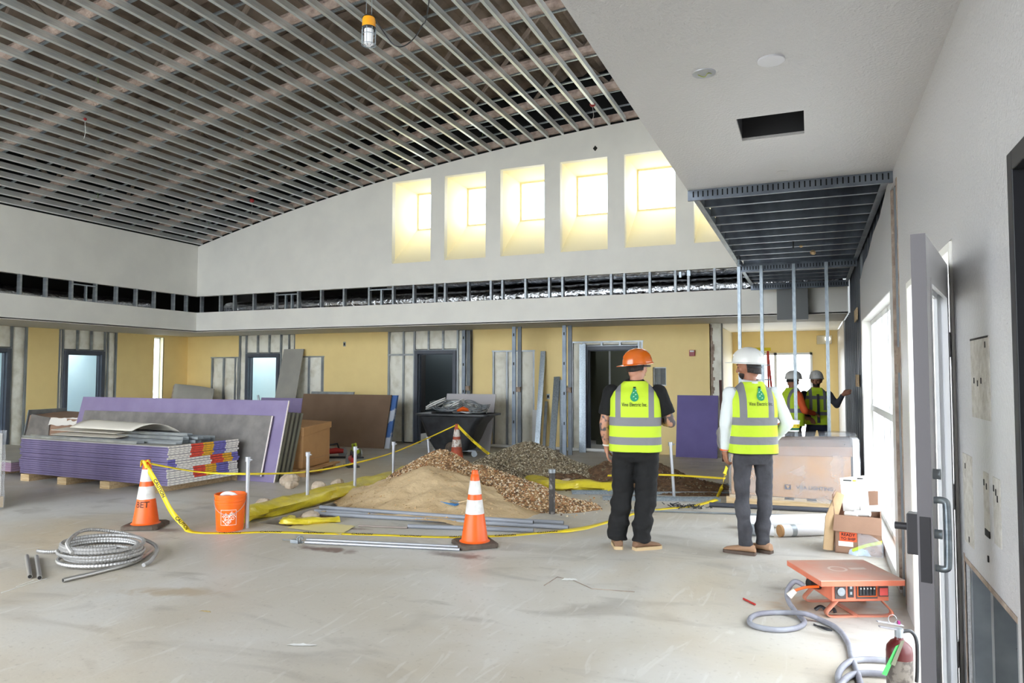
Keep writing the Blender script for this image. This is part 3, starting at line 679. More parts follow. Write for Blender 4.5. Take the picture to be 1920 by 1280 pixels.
# ---------------------------------------------------------------- stack of purple wallboard
TH = math.radians(-1.5); SL, SW, BT = 3.15, 1.24, .0315
corner = Vector((-7.98, 7.08)); ux = Vector((math.cos(TH), math.sin(TH))); uy = Vector((-math.sin(TH), math.cos(TH)))
cen = corner - ux * SL / 2 + uy * SW / 2
def tape_mesh(row):
    """end tape of one bundle, coloured fields in the order the photograph shows"""
    f = []
    if row <= 5: f = [(0, .3, 0), (.3, .47, 1), (.47, .62, 2), (.62, .80, 3), (.80, 1, 0)]
    elif row <= 9: f = [(0, .1, 3), (.1, .58, 0), (.58, .76, 1), (.76, .9, 2), (.9, 1, 3)]
    elif row <= 14: f = [(0, .35, 0), (.35, .52, 1), (.52, .68, 2), (.68, .86, 3), (.86, 1, 0)]
    else: f = [(0, 1, 0)]
    mb = MB()
    for a, b_, mi in f:
        mb.box(SL / 2, SL / 2 + .003, -SW / 2 + SW * a, -SW / 2 + SW * b_, .002, BT - .003, mi)
        n = max(1, int((b_ - a) / .06))
        for k in range(n):
            y = -SW / 2 + SW * (a + (b_ - a) * (k + .5) / n); w_ = .018
            mb.box(SL / 2 + .003, SL / 2 + .0035, y - w_, y + w_, .009, .0112, 4); mb.box(SL / 2 + .003, SL / 2 + .0035, y - w_, y + w_ * .4, .017, .0188, 4)
    return mb.mesh('end_tape', [M_paper, M_red, M_yl, M_pu, M_ink])
bmesh_ = MB().box(-SL / 2, SL / 2, -SW / 2, SW / 2, 0, .0136, 0).mesh('board', M_purpe)
btop = MB().box(-SL / 2, SL / 2, -SW / 2, SW / 2, 0, .0136, 0).mesh('board', M_greyb)
TM = {0: tape_mesh(0), 6: tape_mesh(6), 10: tape_mesh(10), 15: tape_mesh(16)}
ORD = ['topmost', 'second', 'third', 'fourth', 'fifth', 'sixth', 'seventh', 'eighth', 'ninth', 'tenth', 'eleventh', 'twelfth', 'thirteenth', 'fourteenth', 'fifteenth', 'sixteenth', 'lowest']
for r in range(17):
    z = .1 + BT * (16 - r); dx, dy = rnd.uniform(-.016, .016), rnd.uniform(-.012, .012)
    lab = ('purple wallboard bundle with taped printed end, %s in the tall stack' % ORD[r]) if r in (0, 16) else 'purple wallboard bundle with taped printed end, %s from the top of the tall stack' % ORD[r]
    t = thing('wallboard_bundle', (cen.x + dx, cen.y + dy, z), TH, lab, 'wallboard', 'purple wallboard bundles in the tall stack')
    for k in range(2):
        o = bpy.data.objects.new('board', bmesh_ if (r or not k) else btop); COL.objects.link(o); o.parent = t; o.location = (0, 0, .0138 * k)
    o = bpy.data.objects.new('end_tape', TM[0 if r <= 5 else 6 if r <= 9 else 10 if r <= 14 else 15]); COL.objects.link(o); o.parent = t
skid = MB().box(-.1, .1, -.68, .66, 0, .05).box(-.1, .1, -.68, .66, .052, .1).mesh('skid', M_wood)
for x_, nm in ((-1.35, 'far outer'), (-.5, 'second'), (.42, 'third'), (1.3, 'printed-end')):
    o = bpy.data.objects.new('timber_skid', skid); COL.objects.link(o); p = cen + ux * x_
    place(o, (p.x, p.y, 0), TH); tag(o, 'pale timber skid under the tall purple stack, the %s one' % nm, 'timber', 'skids under the tall purple stack')
# steel sections and sheets lying on the stack
def onstack(x_, y_, z): p = cen + ux * x_ + uy * y_; return (p.x, p.y, z)
ZT = .1 + 17 * BT
M_sec = M_galvd
def section(x0, x1, y_, z, w, d, lab, dr=0, m=None):
    a = Vector(onstack(x0, y_, z)); b_ = Vector(onstack(x1, y_ + dr, z)); mb = MB(); mb.chan(Vector((0, 0, 0)), b_ - a, w, d, t=.003)
    o = mb.build('steel_section', m or M_galvd); o.location = a; return tag(o, lab, 'steel section', 'steel sections lying on the tall purple stack')
section(-1.55, .95, -.55, ZT, .12, .035, 'long flat steel section along the front edge of the tall purple stack')
section(-.5, 1.5, -.42, ZT, .1, .03, 'dull steel section just behind the front edge section on the purple stack', .04)
section(.2, 1.45, -.25, ZT, .1, .04, 'steel section in the middle of the purple stack, bottom layer', .02)
section(.0, 1.55, -.1, ZT, .1, .04, 'steel section beside the middle one on the purple stack, bottom layer')
section(.1, 1.5, .06, ZT, .1, .04, 'steel section toward the back of the purple stack, bottom layer')
section(.1, 1.45, -.22, ZT + .045, .1, .04, 'steel section of the second layer, closest to the front on the purple stack')
section(.3, 1.55, -.06, ZT + .045, .1, .04, 'steel section of the second layer, toward the back on the purple stack')
section(.0, 1.4, -.14, ZT + .09, .09, .035, 'steel section lying topmost on the purple stack', .03)
section(-.2, 1.5, .18, ZT, .09, .07, 'tall-flanged steel section at the back of the purple stack', .02)
a = MB()
def curl(u, v):
    x = -.75 + 1.35 * u + .25 * v; y = -.42 + .62 * v; z = ZT + .10 + .17 * math.sin(PI * (1 - v) * .9) ** .8 * (1 - .15 * u); return onstack(x, y, z)
a.grid(10, 14, curl); o = a.build('curled_sheet', mat('off_white_sheet', (226, 220, 208), .7), None, smooth=True); so_ = o.modifiers.new('t', 'SOLIDIFY'); so_.thickness = .006
tag(o, 'off-white sheet bowed into a curve lying on top of the purple stack', 'sheet')
a = MB(); a.prism([(-.14, .0), (.14, .02), (.14, .026), (-.14, .006)], onstack(-1.15, -.3, ZT + .045), onstack(.35, -.34, ZT + .05)); a.prism([(-.14, .05), (.12, .075), (.12, .08), (-.14, .056)], onstack(-1.3, -.2, ZT + .05), onstack(.25, -.26, ZT + .05)); 
tag(a.build('corner_flashing', mat('off_white_sheet', (226, 220, 208))), 'pale folded metal flashing lying under the bowed sheet on the purple stack', 'sheet')
# low stack further to the side, on skids
for r in range(5):
    t = MB().box(-1.4, 1.4, -.75, .75, 0, .0148, 1 if r == 0 else 0).box(-1.4, 1.4, -.75, .75, .0152, .03, 1 if r == 0 else 0)
    o = t.build('wallboard_bundle', [mat('rose_board_edge', (150, 124, 146), .7), M_greyb]); place(o, (-12.72, 8.0, .1 + .034 * (4 - r)), math.radians(-3))
    tag(o, 'wallboard bundle, %s in the low stack by the side wall' % ['topmost', 'second from top', 'middle one', 'second from bottom', 'lowest'][r], 'wallboard', 'wallboard in the low stack by the side wall')
for x_, nm in ((-13.5, 'by the side wall'), (-12.0, 'toward the tall stack')):
    o = MB().box(-.06, .06, -.7, .7, 0, .1).build('timber_skid', M_wood); place(o, (x_, 7.95, 0)); tag(o, 'timber skid under the low wallboard stack, %s' % nm, 'timber')
# white wrapped pallet cut by the frame
t = thing('wrapped_pallet', (-9.42, 5.2, 0), math.radians(-4), 'pallet of white boxes wrapped in film at the frame edge, a grey plank on it', 'pallet')
for k in range(3): MB().box(-.5, .5, -.35, .35, .15 + .25 * k, .395 + .25 * k).build('white_box', M_paper, t, bevel=.004)
for y_ in (-.33, 0, .33): MB().box(-.52, .52, y_ - .04, y_ + .04, .02, .13).build('pallet_runner', M_wood, t)
MB().box(-.52, .52, -.37, .37, .128, .148).build('pallet_deck', M_wood, t)
for k in range(6): MB().box(.502, .504, -.2 + .08 * (k % 3), -.17 + .08 * (k % 3), .22 + .12 * k, .26 + .12 * k).build('label_print', M_ink, t)
def wr(u, v):
    an = u * 2 * PI; sx, sy = .56, .42; c, s_ = math.cos(an), math.sin(an); k = max(abs(c), abs(s_)); fl = 1 + .02 * mnoise.noise(Vector((u * 20, v * 6, 0)))
    return (sx * c / k * fl * .93, sy * s_ / k * fl * .9, .01 + .92 * v)
MB().grid(64, 14, wr).build('film', M_wrap, t, smooth=True)
o = MB().box(-.45, .62, -.1, .1, 0, .03).build('plank', M_cem); place(o, (-9.3, 5.15, .925), .1); tag(o, 'short grey plank lying on the white wrapped pallet', 'plank')
# big grey opened carton behind the stack
t = thing('lined_crate', (-13.55, 9.75, 0), math.radians(12), 'large open grey carton with foil lining behind the purple stack', 'carton')
b_ = MB(); b_.hexa([(-.7, -.5, 0), (.7, -.5, 0), (.7, .5, 0), (-.7, .5, 0)], [(-.62, -.42, .8), (.75, -.5, .72), (.78, .45, .78), (-.6, .45, .84)]); b_.build('carton_body', M_card2, t, bevel=.01)
MB().hexa([(-.72, -.52, .05), (-.1, -.53, .05), (-.1, -.51, .05), (-.72, -.5, .05)], [(-.56, -.44, .82), (-.1, -.49, .76), (-.1, -.47, .76), (-.55, -.42, .82)]).build('grey_panel', M_cem, t)
MB().hexa([(-.8, -.45, .0), (-.72, -.52, .0), (-.72, .5, 0), (-.8, .5, 0)], [(-.68, -.4, .9), (-.62, -.44, .9), (-.6, .45, .9), (-.66, .45, .9)]).build('foil_edge', M_galvd, t)
m = MB()
def lin_(u, v): return (-.1 + .85 * u, -.52 + .06 * v + .02 * mnoise.noise(Vector((u * 9, v * 5, 2))), .62 + .14 * v + .03 * mnoise.noise(Vector((u * 6, v * 3, 0))))
m.grid(14, 5, lin_).build('torn_liner', M_paper, t, smooth=True)
# leaning pack of sheets behind the stack
def leaning(name, x0, x1, y0, y1, z1, th, m, lab, cat, group=None, zb=0, parent=None):
    """sheet standing on its edge at y0 and leaning to y1 at height z1"""
    mb = MB().hexa([(x0, y0, zb), (x1, y0, zb), (x1, y0 + th, zb), (x0, y0 + th, zb)], [(x0, y1, z1), (x1, y1, z1), (x1, y1 + th, z1), (x0, y1 + th, z1)])
    o = mb.build(name, m, parent); return tag(o, lab, cat, group) if parent is None else o
M_pe = mat('white_edge', (236, 226, 222), .7)
o = leaning('wallboard_sheet', -11.9, -7.36, 8.42, 8.72, 1.2, .02, M_purp, 'long purple wallboard sheet leaning on edge behind the tall stack', 'wallboard')
MB().hexa([(-7.358, 8.42, 0), (-7.345, 8.42, 0), (-7.345, 8.44, 0), (-7.358, 8.44, 0)], [(-7.358, 8.72, 1.2), (-7.345, 8.72, 1.2), (-7.345, 8.74, 1.2), (-7.358, 8.74, 1.2)]).build('paper_edge', M_pe, o)
o = leaning('cement_board', -11.7, -7.58, 8.385, 8.61, .97, .018, M_cem, 'scuffed grey cement board leaning against the long purple sheet', 'board', zb=.085)
o.location.z = -.0; MB().hexa([(-7.578, 8.385, .085), (-7.56, 8.385, .085), (-7.56, 8.40, .085), (-7.578, 8.40, .085)], [(-7.578, 8.61, .97), (-7.56, 8.61, .97), (-7.56, 8.625, .97), (-7.578, 8.625, .97)]).build('paper_edge', M_pe, o)
for k in range(3): MB().box(-11.2 + 1.5 * k, -11.05 + 1.5 * k, 8.385, 8.42, 0, .083).build('spacer_block', M_wood, o)
for k in range(4):
    mb = MB(); y = 8.5 + .11 * k; x1 = -7.37 - .01 * k
    mb.prism([(-.025, 0), (.025, 0), (.025, .04), (.021, .04), (.021, .004), (-.021, .004), (-.021, .04), (-.025, .04)], (x1, y, 0), (x1 - .0, y + .27, 1.02 - .01 * k), side=(0, 1, -.3))
    o = mb.build('steel_channel', mat('olive_steel', (138, 138, 126), .5, metal=.5)); tag(o, 'steel channel standing behind the long purple sheet, %s from the sheet' % ['first', 'second', 'third', 'fourth'][k], 'steel channel', 'steel channels behind the purple sheet')
# carton on a pallet
t = thing('large_carton', (-7.9, 9.5, 0), math.radians(12), 'tall brown cardboard carton with a caved-in lid, standing on a low pallet', 'carton')
MB().box(-.42, .42, -.48, .48, .12, .76).build('carton_body', M_card, t, bevel=.008)
m = MB().hexa([(-.44, -.5, .70), (.44, -.5, .62), (.44, .5, .70), (-.44, .5, .74)], [(-.44, -.5, .82), (.44, -.5, .765), (.44, .5, .80), (-.44, .5, .84)]); m.build('lid', M_card, t, bevel=.006)
m = MB(); m.box(-.30, .05, -.505, -.49, .70, .75); m.build('torn_gap', M_dark, t)
m = MB(); m.box(.421, .423, -.48, .48, .24, .244); m.box(-.42, .42, -.482, -.48, .24, .244); m.build('crease', M_card2, t)
pal = MB(); 
for y_ in (-.5, 0, .5): pal.box(-.5, .5, y_ - .05, y_ + .05, 0, .09)
for x_ in (-.45, -.2, .05, .3, .5): pal.box(x_ - .06, x_ + .06, -.6, .6, .09, .115)
o = pal.build('pallet', mat('tan_timber', (200, 158, 108), .8, var=(170, 128, 84), scale=6)); place(o, (-7.9, 9.5, 0), math.radians(12)); tag(o, 'low wooden pallet under the tall brown carton', 'pallet')
o = MB().box(-.16, .16, -.05, .05, 0, .02).build('level_tool', M_wh); place(o, (-8.0, 9.4, .842), .3); tag(o, 'white bar lying on the brown carton lid', 'tool')
# brown board with packaging edge near the back wall
o = leaning('fibreboard_sheet', -10.95, -8.55, 13.2, 13.5, 1.15, .02, M_brown, 'wide brown fibreboard sheet leaning near the back wall', 'board')
o = leaning('wallboard_sheet', -10.98, -8.44, 13.25, 13.56, 1.14, .06, mat('white_blue_wrap', (206, 214, 226), .6, var=(72, 112, 178), scale=3, lo=.48, hi=.52), 'pack of boards in white and blue wrap right behind the brown sheet', 'wallboard')
leaning('steel_channel', -10.9, -9.7, 13.52, 13.72, 1.2, .03, M_galvd, 'steel channel end showing above the brown fibreboard sheet', 'steel channel')
# purple offcut with a small stand
p = YP(490, 745, 11.2); q = YP(567, 745, 11.2)
leaning('wallboard_offcut', p.x, q.x, 11.0, 11.2, p.z, .016, M_purp, 'square purple wallboard offcut behind the open brown carton', 'wallboard')
t = thing('work_stand', ((p.x + q.x) / 2 - .1, 10.8, 0), 0, 'black tubular work stand before the purple offcut, a blue-handled tool on it', 'stand')
m = MB(); m.tube([(-.25, 0, 0), (-.25, .0, .98), (.2, 0, .98), (.2, 0, 0)], .022, 8); m.build('stand_frame', M_blk, t, smooth=True)
m = MB(); m.tube([(-.1, -.03, 1.2), (-.02, -.05, .9)], .02, 7); m.build('tool_head', M_galvd, t); m = MB(); m.tube([(-.02, -.05, .9), (.1, -.08, .4), (.14, -.09, .0)], .018, 7); m.build('blue_handle', mat('blue_plastic', (40, 96, 160), .4), t)
# tall grey sheet leaning on the back wall, tilted sideways
mb = MB(); A = [YP(525, 655, 14.25), YP(562, 655, 14.25)]; B = [YP(508, 760, 13.8), YP(551, 760, 13.8)]
bl, br = YP(500, 845, 13.72).x, YP(541, 845, 13.72).x
mb.hexa([(bl, 13.72, 0), (br, 13.72, 0), (br, 13.74, 0), (bl, 13.74, 0)], [(A[0].x, 14.4, 2.24), (A[1].x, 14.4, 2.24), (A[1].x, 14.42, 2.24), (A[0].x, 14.42, 2.24)])
tag(mb.build('wallboard_sheet', M_greyb), 'tall narrow grey sheet leaning against the back wall beside the frosted doorway', 'wallboard')
# bent sheets in the corner
for k in range(3):
    mb = MB(); x0, x1 = -16.0 + .35, -14.25
    def fn(u, v, k=k): return (-15.35 - .06 * k + 1.35 * u + .0, 13.7 - .05 * k + .25 * v + .18 * math.sin(PI * u), 1.35 * v - .02 * k + .0 - .12 * v * u)
    mb.grid(12, 3, fn); o = mb.build('bowed_sheet', M_greyb if k == 0 else M_tear, None, smooth=True); md = o.modifiers.new('t', 'SOLIDIFY'); md.thickness = .02; md.offset = 0
    o.location = (.0, -.08 * (2 - k), 0)
    tag(o, ['rearmost bowed grey wallboard sheet standing in the yellow corner', 'middle bowed wallboard sheet in the yellow corner', 'front bowed wallboard sheet in the yellow corner'][k], 'wallboard')
p = YP(353, 742, 14.2); q = YP(388, 742, 14.2)
leaning('wallboard_offcut', p.x, q.x, 14.2, 14.4, p.z, .016, M_purp, 'narrow purple offcut leaning in the yellow corner beside the bowed sheets', 'wallboard')
# purple panel by the end of the back wall
leaning('wallboard_sheet', -2.47, -1.68, 14.2, 14.44, 1.2, .016, mat('purple_wallboard_b', (112, 102, 160), .7, var=(106, 96, 152), scale=3), 'plain purple panel leaning on the back wall under the red box', 'wallboard')
# power tools on the floor
def tool(x, y, rz, cols, lab):
    t = thing('power_tool', (x, y, 0), rz, lab, 'power tool')
    MB().tube([(-.16, 0, .12), (.0, 0, .14), (.14, 0, .13)], [.05, .06, .04], 10).build('motor_housing', cols[0], t, smooth=True)
    MB().tube([(-.1, 0, .14), (-.16, 0, .24), (.02, 0, .27), (.06, 0, .16)], .02, 8).build('handle', cols[1], t, smooth=True)
    MB().lathe([(.001, -.012), (.09, -.012), (.09, .012), (.001, .012)], 20, (.12, .05, .10), 0, Matrix.Rotation(PI / 2, 3, 'X')).build('blade_guard', M_galvd, t)
    MB().box(-.2, .2, -.1, .1, 0, .03).build('base_plate', M_blk, t, bevel=.005); return t
M_rt = mat('red_tool', (176, 44, 40), .4); M_lime = mat('lime_tool', (196, 214, 40), .45)
p = G(630, 858); tool(p.x, p.y, .5, (M_rt, M_blk), 'red circular saw on the floor beside the brown carton')
p = G(665, 862); tool(p.x - .2, p.y + .3, -.6, (M_lime, M_lime), 'lime green and black power tool on the floor in front of the brown sheet')
p = G(650, 874); tool(p.x + .1, p.y, 2.4, (M_rt, M_blk), 'dark red cutting tool lying next to the lime green one')

# ---------------------------------------------------------------- tilt cart
t = thing('tilt_cart', (-6.5, 12.75, 0), math.radians(4), 'black plastic tilt cart heaped with scrap cable, before the dark doorway', 'cart')
def ring(x0, x1, y, z, n=6, r=.12):
    pts = []
    for cx, cy, a0 in ((x1 - r, y - r, 0), (x0 + r, y - r, PI / 2), (x0 + r, -y + r, PI), (x1 - r, -y + r, 1.5 * PI)):
        for k in range(n): an = a0 + PI / 2 * k / (n - 1); pts.append((cx + r * math.cos(an), cy + r * math.sin(an), z))
    return pts
m = MB(); m.rings([ring(-.42, .28, .30, .12), ring(-.56, .40, .34, .34), ring(-.66, .52, .37, .62), ring(-.73, .66, .39, .78), ring(-.79, .78, .42, .80), ring(-.79, .78, .42, .835), ring(-.75, .73, .385, .835), ring(-.68, .64, .35, .77)], cap=False)
m.f.append(tuple(range(24))[::-1]); m.m.append(0); m.f.append(tuple(range(7 * 24, 8 * 24))); m.m.append(0)
m.build('tub', M_blk, t, smooth=True, bevel=0)
for sx_ in (-1, 1): MB().lathe([(.001, -.03), (.14, -.03), (.15, 0), (.14, .03), (.001, .03)], 20, (.0, .33 * sx_, .15), 0, Matrix.Rotation(PI / 2, 3, 'X')).build('wheel', M_rub, t, smooth=True)
for sx_ in (-1, 1): MB().lathe([(.001, -.02), (.06, -.02), (.06, .02), (.001, .02)], 14, (.42 * sx_, -.2, .06), 0, Matrix.Rotation(PI / 2, 3, 'X')).build('caster', M_galvd, t, smooth=True)
MB().box(-.45, .45, -.2, .2, .1, .13).build('chassis', M_galvd, t)
for k in range(9):
    m = MB(); cx, cy, r = -.5 + .11 * k, rnd.uniform(-.15, .1), rnd.uniform(.12, .24); zz = .84 + rnd.uniform(0, .07); tilt = rnd.uniform(-.5, .5)
    pts = [(cx + r * 1.4 * math.cos(a_ * .5), cy + r * math.sin(a_ * .5), zz + .06 + .09 * math.sin(a_ * .5 + tilt * 3) + .003 * a_) for a_ in range(26)]
    o = m.tube(pts, .012, 6).build('cable_scrap', M_galvd if k % 3 else M_wh, None, smooth=True); o.location = (-6.5, 12.75, 0)
    tag(o, 'one of the tangled grey scrap cable loops in the black cart', 'cable', 'scrap cables in the black cart') if k % 3 else tag(o, 'one of the tangled white scrap cable loops in the black cart', 'cable', 'white scrap cables in the black cart')
o = MB().tube([(-.12, 0, 0), (0, 0, .03), (.12, 0, 0)], [.03, .045, .03], 8).build('orange_scrap', M_or, None, smooth=True); place(o, (-6.33, 12.6, .9), .5); tag(o, 'orange plastic scrap among the cable in the black cart', 'scrap')
m = MB()
for k in range(6): m.tube([(.25, -.05 + .03 * k, .87), (.45, -.1 + .04 * k, .93 + .012 * k), (.66, -.1 + .03 * k, .95 + .03 * (k % 3))], .012, 6)
o = m.build('metal_offcuts', M_galvd); place(o, (-6.5, 12.75, 0), 0); tag(o, 'metal offcuts sticking out of the black cart, away from the doorway', 'scrap')
leaning('wallboard_sheet', YP(832, 742, 13.6).x, YP(924, 742, 13.6).x, 13.45, 13.75, 1.19, .016, mat('light_grey_board', (190, 186, 188), .7), 'light grey sheet leaning behind the black cart', 'wallboard')
# ---------------------------------------------------------------- free standing boxed studs and leaning sections near the back wall
def post(px, y, lab):
    x = YP(px, 840, y).x; t = thing('boxed_stud', (x, y, 0), 0, lab, 'stud', 'boxed studs standing between floor and soffit')
    MB().chan((0, 0, 0), (0, 0, ZS - .02), .08, .04, side=(1, 0, 0)).build('stud_face', mat('mill_steel', (142, 152, 164), .5, metal=.5, var=(120, 130, 142), scale=4), t)
    MB().chan((.1, .06, 0), (.1, .06, ZS - .02), .08, .04, side=(1, 0, 0)).build('stud_side', mat('mill_steel_shaded', (110, 116, 122), .5, metal=.5, var=(92, 98, 104), scale=4), t)  # same steel as the face, side shade put into a darker colour
    for z in (.6, 1.2, 1.8, 2.4): MB().box(-.012, .012, -.004, .0, z, z + .06).build('punched_hole', M_dark, t)
    MB().box(.05, .14, .0, .05, 1.25, 1.35).build('clip', M_tear, t)
post(963, 13.6, 'floor-to-soffit metal stud between the black cart and the leaning sections')
post(1058, 13.6, 'floor-to-soffit metal stud just before the framed doorway')
post(868, 14.3, 'floor-to-soffit metal stud beside the dark doorway, behind the cart')
def lean(pxt, vt, pxb, vb, w, d, lab, m=None, name='steel_section'):
    b_ = G(pxb, vb); tpt = YP(pxt, vt, YB - .06)
    mb = MB().chan(b_, tpt, w, d, side=(1, 0, 0)); return tag(mb.build(name, m or M_galv), lab, 'steel section', 'steel sections leaning on the back wall')
lean(1018, 658, 1006, 846, .11, .05, 'tallest bright steel section leaning on the yellow back wall')
lean(1044, 706, 1034, 850, .13, .04, 'wide steel section leaning left of the free stud, punched hole near its top')
lean(1052, 712, 1052, 848, .06, .05, 'narrow steel section touching the wide leaning one')
lean(1060, 722, 1053, 853, .06, .05, 'slim steel section leaning in front of the free stud')
lean(1024, 752, 1019, 848, .06, .04, 'short dull steel section leaning beside the wide one', M_galvd)
lean(1092, 645, 1092, 848, .14, .03, 'pale steel panel strip standing beside the framed doorway')
o = MB().box(-.06, .06, 0, .02, 0, .85).build('board_strip', M_wh); p = G(1003, 843); place(o, (p.x, p.y, 0)); tag(o, 'short bright white strip leaning at the foot of the tallest section', 'board')
m = MB().tube([(-6.9, 14.35, .045), (-5.0, 14.33, .045), (-2.9, 14.35, .045)], .035, 10); tag(m.build('plastic_pipe', M_wh, None, smooth=True), 'white plastic pipe lying along the foot of the back wall', 'pipe')
# fire alarm, boxes on the back wall
t = thing('fire_alarm', (YP(1298, 660, YB).x, YB - .001, 2.04), 0, 'small red fire alarm strobe on the yellow back wall', 'alarm'); MB().box(-.055, .055, -.045, 0, -.06, .06).build('housing', mat('alarm_red', (150, 34, 38), .4), t, bevel=.005); MB().box(-.04, .04, -.052, -.045, .02, .05).build('strobe_lens', M_wh, t)
def wallbox(u, v, lab): p = YP(u, v, YB); o = MB().box(-.035, .035, -.006, .03, -.055, .055).box(-.02, .02, -.008, -.006, -.03, .03, 1).build('outlet_box', [M_galvd, M_dark]); place(o, (p.x, YB, p.z)); return tag(o, lab, 'outlet box')
wallbox(646, 645, 'open metal outlet box high on the yellow wall above the brown sheet'); wallbox(1028, 743, 'open metal outlet box on the yellow wall between leaning steel sections')
t = thing('plastic_bundle', (-1.35, 13.9, 0), 0, 'heap of clear plastic sheeting by the torn end of the back wall', 'sheeting')
def bag(u, v): an = u * 2 * PI; r = (.30 * math.sin(PI * min(.97, v * .9 + .08))) * (1 + .25 * mnoise.noise(Vector((math.cos(an) * 2, math.sin(an) * 2, v * 4)))); return (r * math.cos(an), r * .7 * math.sin(an), .9 * v)
MB().grid(28, 16, bag).build('sheeting', film('milky_plastic', (230, 228, 224), .75, .3, bump=.8, bscale=12), t, smooth=True)
lean_o = MB().beam((-1.5, 13.6, .02), (-1.62, 14.3, 1.5), .05, .03).build('dark_strip', mat('dark_red_strip', (92, 60, 58), .6)); tag(lean_o, 'thin dark strip leaning at the torn end of the back wall', 'strip')
# ---------------------------------------------------------------- trench, sheeting, heaps
def soil_mat(name, a, b_, bump=.8, sc=30): return mat(name, a, .95, var=b_, scale=sc, bump=bump, bscale=sc * 1.6, detail=6)
M_sand = mat('pale_sand', (214, 188, 148), .95, var=(190, 162, 122), scale=2.2, bump=.5, bscale=26, detail=7)
M_grav = soil_mat('tan_gravel', (196, 158, 112), (128, 96, 66), 1.0, 34)
M_grav2 = soil_mat('grey_gravel', (168, 152, 124), (98, 84, 66), 1.0, 40)
M_soil = soil_mat('brown_soil', (122, 92, 66), (84, 62, 44), .9, 16)
m = MB()
m.grid(10, 60, lambda u, v: (TX0 + (TX1 - TX0) * u, TY0 + (TY1 - TY0) * v, -.12 + .05 * mnoise.noise(Vector((u * 4, v * 22, 0))) + .03 * abs(u - .5)))
o = m.build('trench_soil', M_soil, None, smooth=True); tag(o, 'dark gravelly soil in the bottom of the floor trench', 'soil', None, 'stuff')
def sheet_roll(path, r, nm, lab, seed, mt=None):
    P = catmull(path, 9); n = len(P)
    mb = MB(); o0 = 0; seg = 18; rings = []
    for i, p in enumerate(P):
        t = (P[min(i + 1, n - 1)] - P[max(i - 1, 0)]).normalized(); s_ = t.cross(Vector((0, 0, 1))).normalized()
        ring_ = []
        for k in range(seg):
            an = 2 * PI * k / seg; w_ = 1 + .5 * mnoise.noise(Vector((math.cos(an) * 1.3, i * .33 + seed, math.sin(an) * 1.3)))
            ring_.append(p + s_ * (r * 1.9 * math.cos(an) * w_) + Vector((0, 0, max(-p.z + .004, r * math.sin(an) * w_))))
        rings.append(ring_)
    mb.rings(rings); o = mb.build(nm, mt or M_ysheet, None, smooth=True); return tag(o, lab, 'plastic sheeting')
M_yroll = mat('yellow_vapour_sheet', (226, 208, 60), .3, var=(206, 186, 48), scale=6, bump=.9, bscale=9)
sheet_roll([(-5.78, 5.95, .07), (-5.68, 6.7, .08), (-5.72, 7.6, .08), (-5.68, 8.6, .09), (-5.78, 9.5, .08), (-5.9, 10.3, .07)], .085, 'yellow_sheeting', 'long crumpled yellow plastic sheeting rolled along the trench edge', 1, M_yroll)
sheet_roll([(-4.78, 6.5, .02), (-4.95, 6.25, .04), (-5.15, 6.1, .05), (-5.25, 6.3, .03)], .035, 'yellow_sheeting', 'small yellow sheeting corner folded up beside the grey pipes', 4, M_yroll)
sheet_roll([(-4.0, 10.2, .05), (-3.5, 9.55, .06), (-3.0, 9.6, .06), (-2.5, 9.65, .06)], .07, 'yellow_sheeting', 'short yellow sheeting roll in front of the grey gravel heap', 7, M_yroll)
o = MB().grid(12, 6, lambda u, v: (-5.05 + .7 * u - .1 * v, 6.0 + .4 * v - .05 * u, .006 + .012 * abs(mnoise.noise(Vector((u * 6, v * 4, 1)))))).build('yellow_sheeting', mat('pale_yellow_sheet', (226, 212, 150), .5), None, smooth=True); tag(o, 'thin pale yellow sheet lying flat by the ends of the grey pipes', 'plastic sheeting')
m = MB().beam((-5.2, 6.15, .02), (-5.05, 9.6, .02), .04, .035); tag(m.build('timber_batten', M_wood), 'thin timber batten along the trench between sheeting and sand', 'timber')
